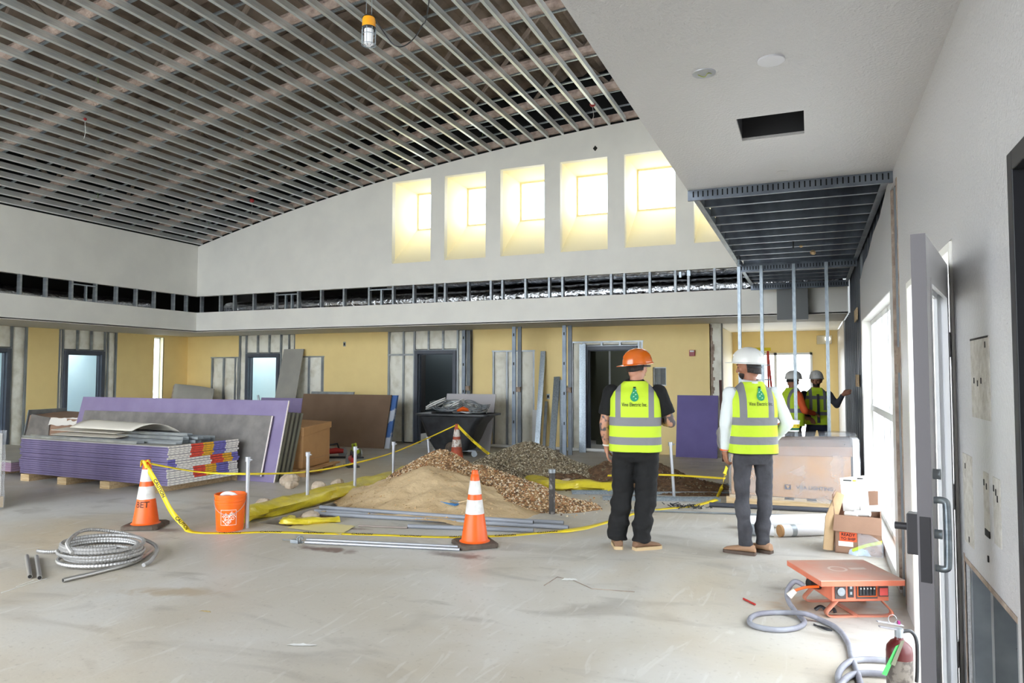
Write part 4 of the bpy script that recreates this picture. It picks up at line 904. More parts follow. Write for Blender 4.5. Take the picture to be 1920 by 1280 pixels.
def heap(nm, peaks, x0, x1, y0, y1, res, m_, lab, rough=.03, rs=7, peb=None, npeb=0, psz=.012, seed=0):
    """peaks: (x, y, height, radius x, radius y); rounded cones merged; pebbles lie on the surface"""
    def hz(x, y):
        h = 0
        wob = .16 * mnoise.noise(Vector((x * 1.3, y * 1.3, seed))) + .07 * mnoise.noise(Vector((x * 4, y * 4, seed)))
        for px, py, ph, rx, ry in peaks:
            d = math.hypot((x - px) / rx, (y - py) / ry) * (1 + wob); k = ph * (1 - math.sqrt(d * d + .012) + .05) if d < 1.1 else -1
            if k > h: h = k
        return h
    nu, nv = int((x1 - x0) / res), int((y1 - y0) / res); mb = MB(); idx = {}; 
    def f(i, j):
        if (i, j) in idx: return idx[i, j]
        x, y = x0 + (x1 - x0) * i / nu, y0 + (y1 - y0) * j / nv; h = hz(x, y)
        z = h + (rough * mnoise.noise(Vector((x * rs, y * rs, seed + 5))) * min(1, h * 8) + rough * .5 * mnoise.noise(Vector((x * rs * 3, y * rs * 3, seed))) * min(1, h * 8) if h > 0 else -.004)
        mb.v.append((x, y, max(z, -.004) if h <= 0 else max(z, .002))); idx[i, j] = len(mb.v) - 1; return idx[i, j]
    for j in range(nv):
        for i in range(nu):
            if max(hz(x0 + (x1 - x0) * (i + a) / nu, y0 + (y1 - y0) * (j + b_) / nv) for a in (0, 1) for b_ in (0, 1)) > 0:
                mb.f.append((f(i, j), f(i + 1, j), f(i + 1, j + 1), f(i, j + 1))); mb.m.append(0)
    o = mb.build(nm, m_, None, smooth=True); tag(o, lab, nm.split('_')[-1], None, 'stuff')
    if npeb:
        r_ = random.Random(seed + 3); pm = MB(); c = 0; tries = 0
        while c < npeb and tries < npeb * 6:
            tries += 1; x, y = r_.uniform(x0, x1), r_.uniform(y0, y1); h = hz(x, y)
            if h < -.0 or (h == 0 and r_.random() > .03): continue
            s_ = psz * r_.uniform(.5, 1.3); mi = r_.randrange(len(peb)); a = r_.random() * PI; ca, sa = math.cos(a), math.sin(a); fl = r_.uniform(.5, .9)
            vs = [(x + s_ * ca * 1.2, y + s_ * sa * 1.2, h), (x - s_ * sa, y + s_ * ca, h), (x - s_ * ca * 1.1, y - s_ * sa, h), (x + s_ * sa * .9, y - s_ * ca, h), (x, y, h + s_ * fl), (x, y, h - s_ * fl)]
            z0 = .3 * s_; vs = [(vx, vy, vz + z0) for vx, vy, vz in vs]
            pm.add(vs, [(0, 1, 4), (1, 2, 4), (2, 3, 4), (3, 0, 4), (1, 0, 5), (2, 1, 5), (3, 2, 5), (0, 3, 5)], mi); c += 1
        pb = pm.build('pebbles', peb, o); pb['kind'] = 'stuff'
    return o
PB1 = [mat('pebble_tan', (214, 180, 136), .85), mat('pebble_rust', (176, 124, 82), .85), mat('pebble_cream', (232, 216, 188), .85), mat('pebble_dark', (118, 94, 72), .85)]
PB2 = [mat('pebble_grey', (176, 166, 144), .85), mat('pebble_olive', (132, 120, 96), .85), mat('pebble_pale', (206, 196, 172), .85), mat('pebble_umber', (92, 82, 68), .85)]  # pebble tones, picked at random
heap('pale_sand', [(-4.45, 7.95, .46, 1.25, 1.0), (-4.15, 7.6, .28, 1.2, .85)], -5.9, -2.9, 6.8, 9.1, .03, M_sand, 'smooth pale sand heap behind the grey pipes, in front of the tan gravel', .035, 5, [M_sand, PB1[0]], 500, .012, 1)
heap('tan_gravel', [(-4.72, 8.75, .60, 1.0, .85), (-4.1, 8.65, .42, 1.1, .7), (-3.5, 8.35, .25, .95, .6), (-3.1, 8.3, .17, .75, .45)], -5.9, -2.3, 7.7, 9.7, .03, M_grav, 'tan gravel heap sloping down behind the sand', .02, 9, PB1, 9000, .014, 2)
heap('grey_gravel', [(-4.2, 10.7, .56, 1.25, .9), (-3.6, 10.5, .28, 1.5, .8)], -5.6, -2.0, 9.7, 11.7, .035, M_grav2, 'grey gravel heap in front of the leaning steel sections', .02, 9, PB2, 9000, .014, 4)
heap('brown_soil', [(-2.45, 10.5, .44, 1.1, .75), (-1.7, 10.3, .16, .9, .6), (-3.3, 10.0, .16, .9, .5)], -4.3, -.7, 9.4, 11.3, .035, M_soil, 'brown soil heap behind the worker in the orange helmet', .05, 6, [M_soil, PB2[1]], 1500, .014, 6)
def rock(u, v, s_, lab, seed, z=0):
    p = G(u, v, z); mb = MB().sphere((0, 0, 0), s_, 0, 1.2, .95, .75, 12, 8); mb.v = [tuple(Vector(q) * (1 + .45 * mnoise.noise(Vector(q) * 9 / (s_ * 12) + Vector((seed, seed, 0))))) for q in mb.v]
    o = mb.build('rock', M_rock, None); place(o, (p.x, p.y, z + s_ * .55), seed); return tag(o, lab, 'rock', 'rocks along the trench')
rock(548, 915, .075, 'pale angular rock with a yellow scrap, left on the slab above the yellow sheeting', 1)
rock(591, 928, .075, 'pale rock behind the bucket and the first short pole', 2.2) if False else None
rock(597, 918, .09, 'pale rock at the trench edge between the first two poles', 3.1)
rock(633, 911, .085, 'grey brown rock between the second and third pole', 4.3)
rock(492, 950, .085, 'pale rock just past the first pole, beside the orange bucket', 5.4)
rock(588, 948, .07, 'pale rock at the foot of the second pole', 6.2)
rock(664, 932, .07, 'grey rock at the foot of the third pole', 7.7)
rock(700, 905, .07, 'brown rock between the third and fourth pole', 8.8)
rock(757, 893, .085, 'rust-toned rock at the far end of the yellow sheeting', 9.1)
rock(582, 974, .085, 'pale rock sitting on the ends of the grey pipes', 10.5)
rock(542, 908, .13, 'white lumpy rock by the pallet of the brown carton', 12.0) 
for i, (u, v) in enumerate([(950, 897), (1030, 905), (1060, 912), (1100, 905), (1135, 908), (985, 903)]): rock(u, v, .09, 'broken concrete lump at the foot of the grey gravel heap, %s from its sand side' % ['first', 'third', 'fourth', 'fifth', 'last', 'second'][i], 13 + i * 1.7)
# short upright poles
M_cap = M_emt
def pole(u, v, h, lab, r=.021, tilt=(0, 0), m_=None):
    p = G(u, v); t = thing('short_pole', (p.x, p.y, 0), 0, lab, 'pole', 'short metal poles around the dig'); t.rotation_euler = (tilt[0], tilt[1], 0)
    MB().tube([(0, 0, .0), (0, 0, h - .03)], r, 14).build('pole_tube', m_ or M_emt, t, smooth=True); MB().tube([(0, 0, h - .05), (0, 0, h)], r * 1.4, 14).build('coupling', M_cap, t, smooth=True)
    MB().tube([(r, 0, h - .03), (r * 2.6, 0, h - .03)], .008, 8).build('set_screw', M_cap, t, smooth=True)
pole(463, 990, .74, 'short metal pole right beside the orange bucket')
pole(576, 950, .66, 'short metal pole second from the orange bucket')
pole(665, 930, .65, 'short metal pole third from the orange bucket')
pole(737, 912, .64, 'short metal pole by the sand heap, fourth from the bucket')
pole(806, 872, .50, 'tilted short pole behind the tan gravel heap', tilt=(0, -.1))
pole(1264, 932, .72, 'short pole standing just right of the worker in the orange helmet', tilt=(0, -.06))
p = G(1035, 963); t = thing('black_pipe_stub', (p.x, p.y, 0), 0, 'dark scuffed pipe stub rising from the slab at the foot of the gravel', 'pipe')
MB().tube([(0, 0, 0), (0, 0, .48)], .036, 16).build('pipe_tube', mat('scuffed_black', (66, 62, 60), .6, var=(170, 164, 158), scale=16, lo=.55, hi=.7), t, smooth=True); MB().tube([(0, 0, .47), (0, 0, .51)], .043, 16).build('pipe_cap', M_galvd, t, smooth=True)
# ---------------------------------------------------------------- cones
def cone(loc, rz, s_, lab, word=None, dirty=False):
    t = thing('traffic_cone', loc, rz, lab, 'traffic cone'); orange = mat('faded_orange', (196, 84, 50), .6, var=(150, 70, 50), scale=12) if dirty else M_or
    refl = mat('scuffed_reflective', (214, 206, 198), .6, var=(150, 120, 104), scale=18, lo=.5, hi=.6) if dirty else M_refl
    b_ = MB(); w_ = .185; c = .04
    oc = [(-w_ + c, -w_), (w_ - c, -w_), (w_, -w_ + c), (w_, w_ - c), (w_ - c, w_), (-w_ + c, w_), (-w_, w_ - c), (-w_, -w_ + c)]
    b_.rings([[(x, y, .006) for x, y in oc], [(x, y, .034) for x, y in oc], [(x * .93, y * .93, .044) for x, y in oc]])
    for x in (-.15, .15):
        for y in (-.15, .15): b_.box(x - .02, x + .02, y - .02, y + .02, 0, .008)
    b_.build('base', M_rub, t)
    R0, R1, H = .125, .034, .685
    rr = lambda z: R0 + (R1 - R0) * (z - .04) / (H - .04)
    MB().lathe([(.15, .042), (.135, .048), (R0, .062), (rr(.30), .30)], 32).build('lower_body', orange, t, smooth=True)
    MB().lathe([(rr(.30) + .002, .30), (rr(.43) + .002, .43)], 32).build('reflective_band', refl, t, smooth=True)
    MB().lathe([(rr(.43), .43), (rr(.48), .48)], 32).build('middle_body', orange, t, smooth=True)
    MB().lathe([(rr(.48) + .002, .48), (rr(.605) + .002, .605)], 32).build('reflective_band', refl, t, smooth=True)
    MB().lathe([(rr(.605), .605), (R1 + .004, .66), (R1 - .002, .665), (R1 - .004, .70), (R1 - .012, .70), (R1 - .016, .6)], 32).build('top_body', orange, t, smooth=True)
    if word:
        def fn(x, y):
            z = .245 + y; r = rr(z) + .0015; a = -PI / 2 + x / r; return (r * math.cos(a), r * math.sin(a), z)
        lettering(word, .085, fn, mat('faded_marker', (84, 44, 28), .7), t, bold=.0015)
    t.scale = (s_, s_, s_); return t
c1 = G(273, 988); cone((c1.x, c1.y, 0), .45, 1, 'orange cone marked BET in black, with caution tape tied to its top', 'BET')
c2 = G(890, 1022); cone((c2.x, c2.y, 0), .75, 1, 'bright clean orange cone standing on the end of the steel conduit pair')
c3 = G(841, 880); c3 = G(841, 876); cone((c3.x - .1, c3.y + .5, 0), 0, 1.02, 'faded dirty orange cone behind the gravel heap, tape tied on top', None, True)
# ---------------------------------------------------------------- bucket
p = G(431, 992); t = thing('orange_bucket', (p.x, p.y, 0), 0, 'orange plastic bucket with a white square logo on it', 'bucket')
MB().lathe([(.001, .012), (.128, .012), (.13, 0), (.133, .01), (.147, .27), (.151, .272), (.151, .285), (.148, .287), (.149, .30), (.155, .302), (.155, .316), (.150, .318), (.151, .345), (.158, .347), (.158, .37), (.148, .37), (.145, .34), (.128, .03), (.001, .03)], 40).build('bucket_body', mat('bucket_orange', (250, 110, 22), .38), t, smooth=True)
M_prw = mat('white_print', (245, 236, 226), .5)
def cyl(rad0, rad1, z0, ang):
    def fn(x, y):
        z = z0 + y; r = rad0 + (rad1 - rad0) * z / .3 + .0012; a = ang + x / r; return (r * math.cos(a), r * math.sin(a), z)
    return fn
AN = -PI / 2 - .06 + .45 * 0
face = math.atan2(-p.y, -p.x) - .12
fn = cyl(.132, .149, .145, face)
m = MB(); w_, th_ = .078, .004
def strip(x0, x1, y0, y1):
    n = max(1, int(abs(x1 - x0) / .012)); 
    m.grid(n, 1, lambda u, v: fn(x0 + (x1 - x0) * u, y0 + (y1 - y0) * v))
strip(-w_, w_, -.078, -.074); strip(-w_, w_, .074, .078); strip(-w_, -w_ + th_, -.078, .078); strip(w_ - th_, w_, -.078, .078)
m.build('logo_border', M_prw, t)
ca, sa = math.cos(.76), math.sin(.76)
for wd, sz, off in (('THE', .034, .037), ('HOME', .050, .002), ('DEPOT', .044, -.037)):
    def f2(x, y, off=off, wd=wd): y = y + off; xx = x - (.012 if wd == 'THE' else 0); return fn(xx * ca - y * sa, xx * sa + y * ca)
    lettering(wd, sz, f2, M_prw, t, bold=.0008, space=.95, fine=.006)
hp = [(.158 * math.cos(face + PI / 2 - .05 + PI * k / 12 * 1.0), .158 * math.sin(face + PI / 2 - .05 - PI * k / 12 * 0), 0) for k in range(2)]
sd = Vector((math.cos(face + PI / 2), math.sin(face + PI / 2), 0)); fw = Vector((math.cos(face), math.sin(face), 0))
MB().tube([sd * (.16 * math.cos(a)) + fw * (.175 * math.sin(a) + .0) + Vector((0, 0, .33 - .15 * math.sin(a))) for a in [PI * k / 16 for k in range(17)]], .0028, 6).build('handle', M_emt, t, smooth=True)
o = MB().tube(catmull([(-.10, .0, .06), (-.09, -.04, .30), (-.02, -.06, .372), (.07, -.03, .365), (.11, .05, .28)], 8), .021, 12).build('white_tube', M_wh, None, smooth=True); o.location = (p.x, p.y, 0); tag(o, 'curved white tube standing inside the orange bucket', 'tube')
# ---------------------------------------------------------------- caution tape
def ribbon(path, w_, nm, lab, lay=0.0, text_at=(), n=10, parent=None, sc=1.0, flipt=False):
    """tape along a curve; lay 0 = flat on the floor, 1 = upright, or list per control point"""
    P = catmull(path, n); L = lay if isinstance(lay, (list, tuple)) else [lay] * len(path)
    lays = []
    for i in range(len(path) - 1):
        for k in range(n): lays.append(L[i] + (L[i + 1] - L[i]) * k / n)
    lays.append(L[-1]); S_ = [0]
    for a, b_ in zip(P, P[1:]): S_.append(S_[-1] + (b_ - a).length)
    T = [(P[min(i + 1, len(P) - 1)] - P[max(i - 1, 0)]).normalized() for i in range(len(P))]
    Wd = []
    for i in range(len(P)):
        flat = Vector((0, 0, 1)).cross(T[i]); flat = flat.normalized() if flat.length > 1e-3 else Vector((0, 1, 0)); upv = T[i].cross(flat) * -1; up = flat.cross(T[i]) 
        up = T[i].cross(flat); a = lays[i] * PI / 2; Wd.append((flat * math.cos(a) + up * math.sin(a)).normalized())
    mb = MB(); o0 = []
    for i in range(len(P)): mb.v += [tuple(P[i] - Wd[i] * w_ / 2), tuple(P[i] + Wd[i] * w_ / 2)]
    for i in range(len(P) - 1): mb.f.append((2 * i, 2 * i + 2, 2 * i + 3, 2 * i + 1)); mb.m.append(0)
    o = mb.build(nm, M_tape, parent, smooth=True); sm = o.modifiers.new('t', 'SOLIDIFY'); sm.thickness = .0012; sm.offset = 0
    if parent is None: tag(o, lab, 'caution tape')
    def at(s_, y):
        s_ = min(max(s_, 0), S_[-1] - 1e-4); i = max(0, next(k for k in range(len(S_)) if S_[k] > s_) - 1); f = (s_ - S_[i]) / max(1e-6, S_[i + 1] - S_[i])
        p = P[i].lerp(P[i + 1], f); w = Wd[i].lerp(Wd[i + 1], f).normalized(); t = T[i].lerp(T[i + 1], f).normalized(); nrm = t.cross(w)
        if nrm.dot(Vector((0, 0, EYE)) - p) < 0: nrm = -nrm
        return p + w * y + nrm * .0035
    for s0 in text_at:
        me_fn = (lambda x, y, s0=s0: at(s0 - x, -y)) if flipt else (lambda x, y, s0=s0: at(s0 + x, y))
        lettering('CAUTION', w_ * 1.02 * sc, me_fn, M_ink, o, bold=.001, align='CENTER')
    return o
top1 = Vector((c1.x, c1.y, .665))
gp = [G(u, v, z) for u, v, z in ((345, 985, .05), (362, 997, .008), (430, 999, .008), (500, 997, .006), (590, 999, .006), (700, 1002, .006), (812, 1006, .006), (872, 1006, .01), (960, 1003, .006), (1030, 997, .006), (1068, 994, .02), (1118, 985, .006), (1165, 970, .006), (1200, 960, .006), (1250, 953, .006), (1300, 948, .01), (1345, 936, .03))]
ribbon([top1 + Vector((.02, -.03, -.02)), top1.lerp(gp[0], .33) + Vector((0, 0, -.04)), top1.lerp(gp[0], .66) + Vector((0, 0, -.07))] + gp[:2] + gp[2:], .05, 'caution_tape', 'yellow caution tape running from the marked cone down along the floor to the workers',
       [.9, .9, .8, .35, .12, .1, .1, .15, .1, .1, .12, .15, .1, .35, .3, .1, .1, .1, .1, .3], text_at=[.28, .75, 1.35, 1.75, 2.2, 2.7, 3.2, 3.7, 4.15, 4.6], n=10, sc=.95)
tr = Vector((-1.0, 9.0, .30))
P3 = Vector((c3.x - .1, c3.y + .5, .70))
pts = [top1 + Vector((.02, 0, 0)), Vector((-6.0, 6.3, .60)), G(463, 890, .58) , G(576, 884, .5), G(665, 867, .5), G(737, 847, .5), G(800, 822, .62), P3]
pts = [top1 + Vector((.02, 0, 0)), YP(370, 884, 5.9), YP(463, 888, 6.0), YP(576, 884, 7.1), YP(665, 868, 8.2), YP(737, 848, 9.4), YP(800, 822, 10.9), P3]
ribbon(pts, .022, 'caution_tape', 'twisted yellow caution tape strung from the marked cone past the poles to the faded cone', [.8, .3, .8, .5, .9, .4, .9, .9])
q = G(925, 857)
ribbon([P3, P3.lerp(YP(925, 857, 11.0), .5) + Vector((0, 0, -.03)), YP(930, 860, 10.9), YP(960, 866, 10.9)], .05, 'caution_tape', 'yellow caution tape from the faded cone down behind the grey gravel heap', .85, text_at=[.45, .95])
fx = Vector((G(1345, 936).x, G(1345, 936).y, .03))
ribbon([fx, fx + Vector((.06, .1, .15)), Vector((-.98, 8.9, .38)), Vector((-.95, 8.95, .50))], .05, 'caution_tape', 'yellow caution tape rising from the floor to the dark-haired worker side', .8)
ribbon([Vector((-2.6, 9.6, .22)), Vector((-1.8, 9.4, .30)), Vector((-.97, 8.95, .36))], .03, 'caution_tape', 'thin length of yellow tape stretched over the brown soil heap', .5)
knot = MB()
for k in range(5): a = k * 1.3; knot.tube(catmull([(0, 0, 0), (.035 * math.cos(a), .035 * math.sin(a), .03), (.05 * math.cos(a + .7), .05 * math.sin(a + .7), -.01 * k)], 4), [.014] * 9, 6, flat=.35)
o = knot.build('tape_knot', M_tape, None, smooth=True); o.location = top1 + Vector((.005, -.03, .0)); tag(o, 'knot of yellow caution tape around the top of the marked cone', 'caution tape')
# ---------------------------------------------------------------- pipes on the floor
def pipe(pts, r, nm, lab, cat='pipe', m_=None, grp=None):
    mb = MB().tube(pts, r, 12, cap=True)
    e0, e1 = Vector(pts[0]), Vector(pts[-1]); d0 = (e0 - Vector(pts[1])).normalized(); d1 = (e1 - Vector(pts[-2])).normalized()
    for e, d in ((e0, d0), (e1, d1)): mb.tube([e + d * .0005, e + d * .001], r * .8, 12, 1)
    return tag(mb.build(nm, [m_ or M_pvc, M_dark], None, smooth=True), lab, cat, grp)
def gl(a, b_, r, n=6): A, B = G(*a), G(*b_); return [A.lerp(B, i / n) + Vector((0, 0, r)) for i in range(n + 1)]
g4 = 'grey plastic pipes in front of the sand'
pipe(gl((590, 962), (1057, 984), .024), .024, 'plastic_pipe', 'long grey plastic pipe closest to the sand, reaching the tape end', 'pipe', None, g4)
pipe(gl((585, 966), (1066, 993), .024), .024, 'plastic_pipe', 'long grey plastic pipe second from the sand', 'pipe', None, g4)
pipe([p + Vector((0, 0, .04)) for p in gl((600, 961), (1000, 990), .024)], .022, 'plastic_pipe', 'grey plastic pipe lying on top of the two long ones', 'pipe', None, g4)
pipe(gl((765, 990), (1000, 998), .022), .022, 'plastic_pipe', 'shorter grey plastic pipe in front of the long ones', 'pipe', None, g4)
pipe(gl((672, 987), (764, 991), .010), .010, 'plastic_pipe', 'thin dull short pipe in line with the shorter grey pipe', 'pipe', mat('dull_pipe', (150, 138, 130), .6), g4)
e1_ = 'steel conduit lengths on the slab'
pipe(gl((575, 1014), (868, 1028), .015), .015, 'steel_conduit', 'shiny steel conduit behind its twin, ending under the clean cone', 'conduit', M_emt, e1_)
pipe(gl((572, 1019), (862, 1033), .015), .015, 'steel_conduit', 'shiny steel conduit in front of its twin, ending under the clean cone', 'conduit', M_emt, e1_)
t = thing('pipe_clamp', G(562, 1018), 0, 'metal clamp and bracket at the open end of the steel conduits', 'clamp')
MB().tube([(.03 * math.cos(a) , .0, .035 + .03 * math.sin(a)) for a in [k * .5 for k in range(12)]], .007, 6).build('ring', M_galvd, t, smooth=True); MB().box(-.09, .0, -.03, .03, .0, .03).build('bracket', M_galvd, t, bevel=.003); MB().tube([(-.22, .02, .01), (-.1, 0, .02)], .006, 6).build('bolt', M_galvd, t); MB().tube([(.02 , .03 * math.cos(a), .035 + .03 * math.sin(a)) for a in [k * .5 for k in range(12)]], .006, 6).build('ring', M_galvd, t, smooth=True)
# blue sheet and trowel on the sand
p = YP(838, 942, 7.35); m = MB()
a, b_ = YP(800, 934, 7.35), YP(858, 946, 7.2)
for k in range(4): m.beam(a + Vector((0, .03 * k, .01)), b_ + Vector((0, .05 * k - .05, .0)), .03, .006)
tag(m.build('blue_strips', mat('blue_film', (66, 140, 206), .4), None), 'fan of blue plastic strips lying on the sand heap', 'plastic strips')
m = MB().beam(YP(840, 936, 7.35), YP(862, 941, 7.2), .05, .008); m.beam(YP(862, 941, 7.2), YP(882, 936, 7.2), .07, .01, mi=1); tag(m.build('trowel', [M_galvd, M_sand]), 'small dusty trowel lying on the sand next to the blue strips', 'trowel')
# ---------------------------------------------------------------- coil of flexible conduit and short conduits
c = G(190, 1052); M_flex = mat('flexible_conduit', (178, 176, 174), .48, metal=.6)
def ribbed(pts, r, seg=9):
    L = catmull(pts, 10); rs = [r * (1.0 if i % 2 else .86) for i in range(len(L))]; return L, rs
t = thing('conduit_coil', (c.x, c.y, 0), 0, 'coil of ribbed flexible metal conduit lying on the slab', 'conduit')
m = MB(); path = []
for i in range(7 * 16):
    a = i / 16 * 2 * PI; ly = i / 16; r = .26 + .028 * math.sin(ly * 2.3) ; path.append(Vector((r * 1.3 * math.cos(a) + .012 * math.sin(ly * 5), r * math.sin(a), .017 + .022 * ly)))
P = catmull(path, 14); rs = [.0165 * (1.0 if i % 3 else .8) for i in range(len(P))]; m.tube(P, rs, 6); m.build('windings', M_flex, t, smooth=False)
m = MB(); P = catmull([(.05, -.3, .14), (-.12, -.22, .2), (-.28, .05, .23), (-.2, .3, .17), (.05, .36, .12), (.3, .3, .08), (.45, .12, .03), (.5, .0, .02)], 40); m.tube(P, [.0165 * (1.0 if i % 3 else .8) for i in range(len(P))], 8); m.build('loose_loop', M_flex, t)
m = MB(); P = catmull([(-.3, .1, .12), (-.42, .12, .05), (-.62, .0, .02), (-.78, -.03, .02)], 30); m.tube(P, [.0165 * (1.0 if i % 3 else .8) for i in range(len(P))], 8); m.build('tail', M_flex, t)
def ct(pts, lab): A = [G(u, v) + Vector((0, 0, .018)) for u, v in pts]; return pipe(catmull(A, 6), .017, 'conduit_length', lab, 'conduit', mat('dull_conduit', (186, 184, 182), .35, metal=.75), 'short conduit lengths around the coil')
ct([(118, 1092), (190, 1075), (250, 1058), (284, 1036)], 'bent steel conduit lying in front of the coil')
ct([(56, 1085), (50, 1046)], 'short conduit stub, outermost of the pair at the coil tail'); ct([(74, 1087), (68, 1047)], 'short conduit stub, the one of the pair closer to the coil')
ct([(240, 1050), (268, 1030)], 'short conduit end sticking out beyond the coil toward the cone')
m = MB(); 
for a_, b_ in (((2, 1112), (60, 1093)), ((60, 1093), (88, 1085)), ((30, 1100), (64, 1088))): m.tube([G(*a_) + Vector((0, 0, .003)), G(*b_) + Vector((0, 0, .004))], .0025, 5)
tag(m.build('white_string', M_wh), 'white string trailing from the short conduit stubs', 'string')
# litter
def litter(u, v, sx, sy, rz, m_, nm, lab, cat, z=.004):
    p = G(u, v); mb = MB().grid(8, 3, lambda a, b_: ((a - .5) * sx * (1 - .2 * b_), (b_ - .5) * sy * (1 - .5 * abs(a - .4)), z + .012 * abs(mnoise.noise(Vector((a * 5 + u, b_ * 3, 0))))))
    o = mb.build(nm, m_, None, smooth=True); place(o, (p.x, p.y, 0), rz); return tag(o, lab, cat)
litter(567, 1210, .19, .03, .35, M_wh, 'plastic_scrap', 'thin torn white plastic scrap on the open slab near the camera', 'scrap')
litter(1068, 1087, .13, .05, .3, M_wh, 'paper_scrap', 'crumpled white scrap on the slab in front of the worker in the orange helmet', 'scrap')
litter(385, 1147, .1, .02, .1, mat('tan_scrap', (190, 168, 120), .8), 'tan_scrap', 'small tan strip lying on the dusty slab', 'scrap')
litter(332, 915, .22, .02, .2, M_wh, 'white_strip', 'thin white strip on the slab behind the marked cone', 'scrap')
m = MB().tube([G(u, v) + Vector((0, 0, .003)) for u, v in ((1020, 1098), (1045, 1082), (1075, 1088), (1110, 1104), (1190, 1110))], .0025, 5); tag(m.build('wire', M_tear), 'thin wire curling across the slab by the white scrap', 'wire')
o = MB().tube([G(1394, 1124) + Vector((0, 0, .008)), G(1416, 1135) + Vector((0, 0, .008))], .007, 8).build('red_stick', M_rt); tag(o, 'short red stick on the slab left of the power box', 'stick')
m = MB()
for k in range(3): m.tube(catmull([G(1526, 1173) + Vector((0, .01 * k, .006)), G(1545, 1178 + 2 * k) + Vector((0, 0, .01)), G(1560, 1183) + Vector((0, 0, .005))], 4), .004, 5)
tag(m.build('cable_offcut', M_blk), 'small black cable offcut on the slab inside the grey cable bend', 'cable')
# ---------------------------------------------------------------- crate, mailing tubes, cartons at the right wall
XW = XR - .02
t = thing('wrapped_crate', (-.22, 9.72, 0), 0, 'wide cardboard crate in clear wrap on a pallet, across the corridor', 'crate')
hx = .76
b_ = MB(); b_.hexa([(-hx + .04, -.38, .12), (hx - .12, -.38, .12), (hx - .12, .38, .12), (-hx + .04, .38, .12)], [(-hx + .04, -.38, .70), (hx - .12, -.38, .74), (hx - .12, .38, .80), (-hx + .04, .38, .76)]); b_.build('carton_body', M_card, t, bevel=.006)
b_ = MB(); b_.hexa([(-hx + .03, -.39, .60), (hx - .10, -.39, .64), (hx - .10, .39, .68), (-hx + .03, .39, .64)], [(-hx + .03, -.39, .715), (hx - .10, -.39, .755), (hx - .10, .39, .82), (-hx + .03, .39, .77)]); b_.build('carton_lid', M_card2, t, bevel=.006)
MB().box(hx - .10, hx - .03, -.4, .3, .3, .84).build('corner_board', M_paper, t, bevel=.004)
MB().box(hx - .22, hx - .205, -.385, -.382, .12, .74).build('seam', M_card2, t)
for k in range(6): MB().box(-hx + .02 + .25 * k, -hx + .16 + .25 * k, -.4, .4, .09, .115).build('deck_board', M_wood, t)
for y_ in (-.38, 0, .38): MB().box(-hx - .02, hx - .1, y_ - .02, y_ + .02, .0, .09).build('runner', M_wood, t)
for k, (z0, z1, o_) in enumerate(((0, 0, 0),)):
    def wrp(u, v):
        an = u * 2 * PI + PI / 4; c_, s_ = math.cos(an), math.sin(an); kk = max(abs(c_), abs(s_)); x = c_ / kk * (hx - .015); y = s_ / kk * .425
        zt = .80 + .06 * (x + hx) / (2 * hx) + .02 * (y > 0)
        w_ = .012 * mnoise.noise(Vector((u * 24, v * 9, 0)))
        if v > .93: f = 1 - (v - .93) / .07; return (x * (f * .5 + .5), y * (f * .5 + .5), zt + .01)
        return (x * (1 + w_ - .02 * v), y * (1 + w_), .08 + (zt - .08) * v / .93)
    MB().grid(96, 24, wrp).build('shrink_wrap', M_wrap, t, smooth=True)
def onf(x, y): return (.24 + x, -.3865, .245 + y)
lg = mat('grey_print', (52, 46, 66), .7)
lettering('VISA LIGHTING', .060, onf, lg, t, align='CENTER', bold=.0015)
m = MB().add([(-.095, -.386, .275), (-.025, -.386, .275), (-.025, -.386, .215), (-.095, -.386, .215)], [(0, 3, 2, 1)]); m.add([(-.085, -.3868, .265), (-.035, -.3868, .265), (-.06, -.3868, .225)], [(0, 2, 1)], 1); m.build('logo', [lg, M_card], t)
lettering('HOT', .075, lambda x, y: (hx - .028, -.36 + .0 + y * .5 + .30, .60 + x), mat('faded_red_ink', (206, 120, 120), .7), t)
# bucket with tape, orange thing on the crate
t = thing('white_bucket', (-.23, 10.0, .872), .2, 'white bucket with yellow and green band standing on the wrapped crate', 'bucket')
M_gr = mat('dark_green_label', (28, 92, 60), .5)
MB().lathe([(.001, 0), (.078, 0), (.088, .13), (.092, .13), (.092, .145), (.085, .145), (.076, .01), (.001, .01)], 28).build('bucket_body', M_wh, t, smooth=True); MB().lathe([(.081, .02), (.0855, .075)], 28).build('green_label', M_gr, t, smooth=True)
MB().lathe([(.0835, .05), (.088, .095)], 28).build('yellow_label', M_tape, t, smooth=True); lettering('CAUTION', .045, lambda x, y: ((.0885) * math.cos(-PI / 2 - .25 + x / .088), .0885 * math.sin(-PI / 2 - .25 + x / .088), .073 + y), M_ink, t)
o = MB().tube([(-.05, 0, 0.0), (-.01, 0, .05), (.03, .0, .09), (.02, 0, .11)], [.025, .04, .032, .015], 9).build('orange_glove', mat('orange_cloth', (206, 84, 40), .8), None, smooth=True); place(o, (-.40, 10.0, .875), 0); tag(o, 'crumpled orange glove on the wrapped crate beside the white bucket', 'glove')
def mtube(a, b_, r, lab, z=0, ang=0):
    A, B = G(*a), G(*b_); A.z = B.z = r + z; t = thing('shipping_tube', A, 0, lab, 'tube', 'white shipping tubes'); d = B - A
    MB().tube([(0, 0, 0), d], r, 20).build('tube_body', mat('white_card_tube', (232, 232, 234), .6), t, smooth=True); u = d.normalized()
    MB().tube([-u * .004, u * .02], r * 1.02, 20).build('end_cap', M_card if r < .06 else M_paper, t, smooth=True)
    MB().tube([d * .18, d * .18 + u * .05], r * 1.015, 20).build('tape_band', M_galvd, t, smooth=True)
mtube((1385, 990), (1560, 986), .065, 'white shipping tube lying behind the dark-haired worker, on the side of the crate')
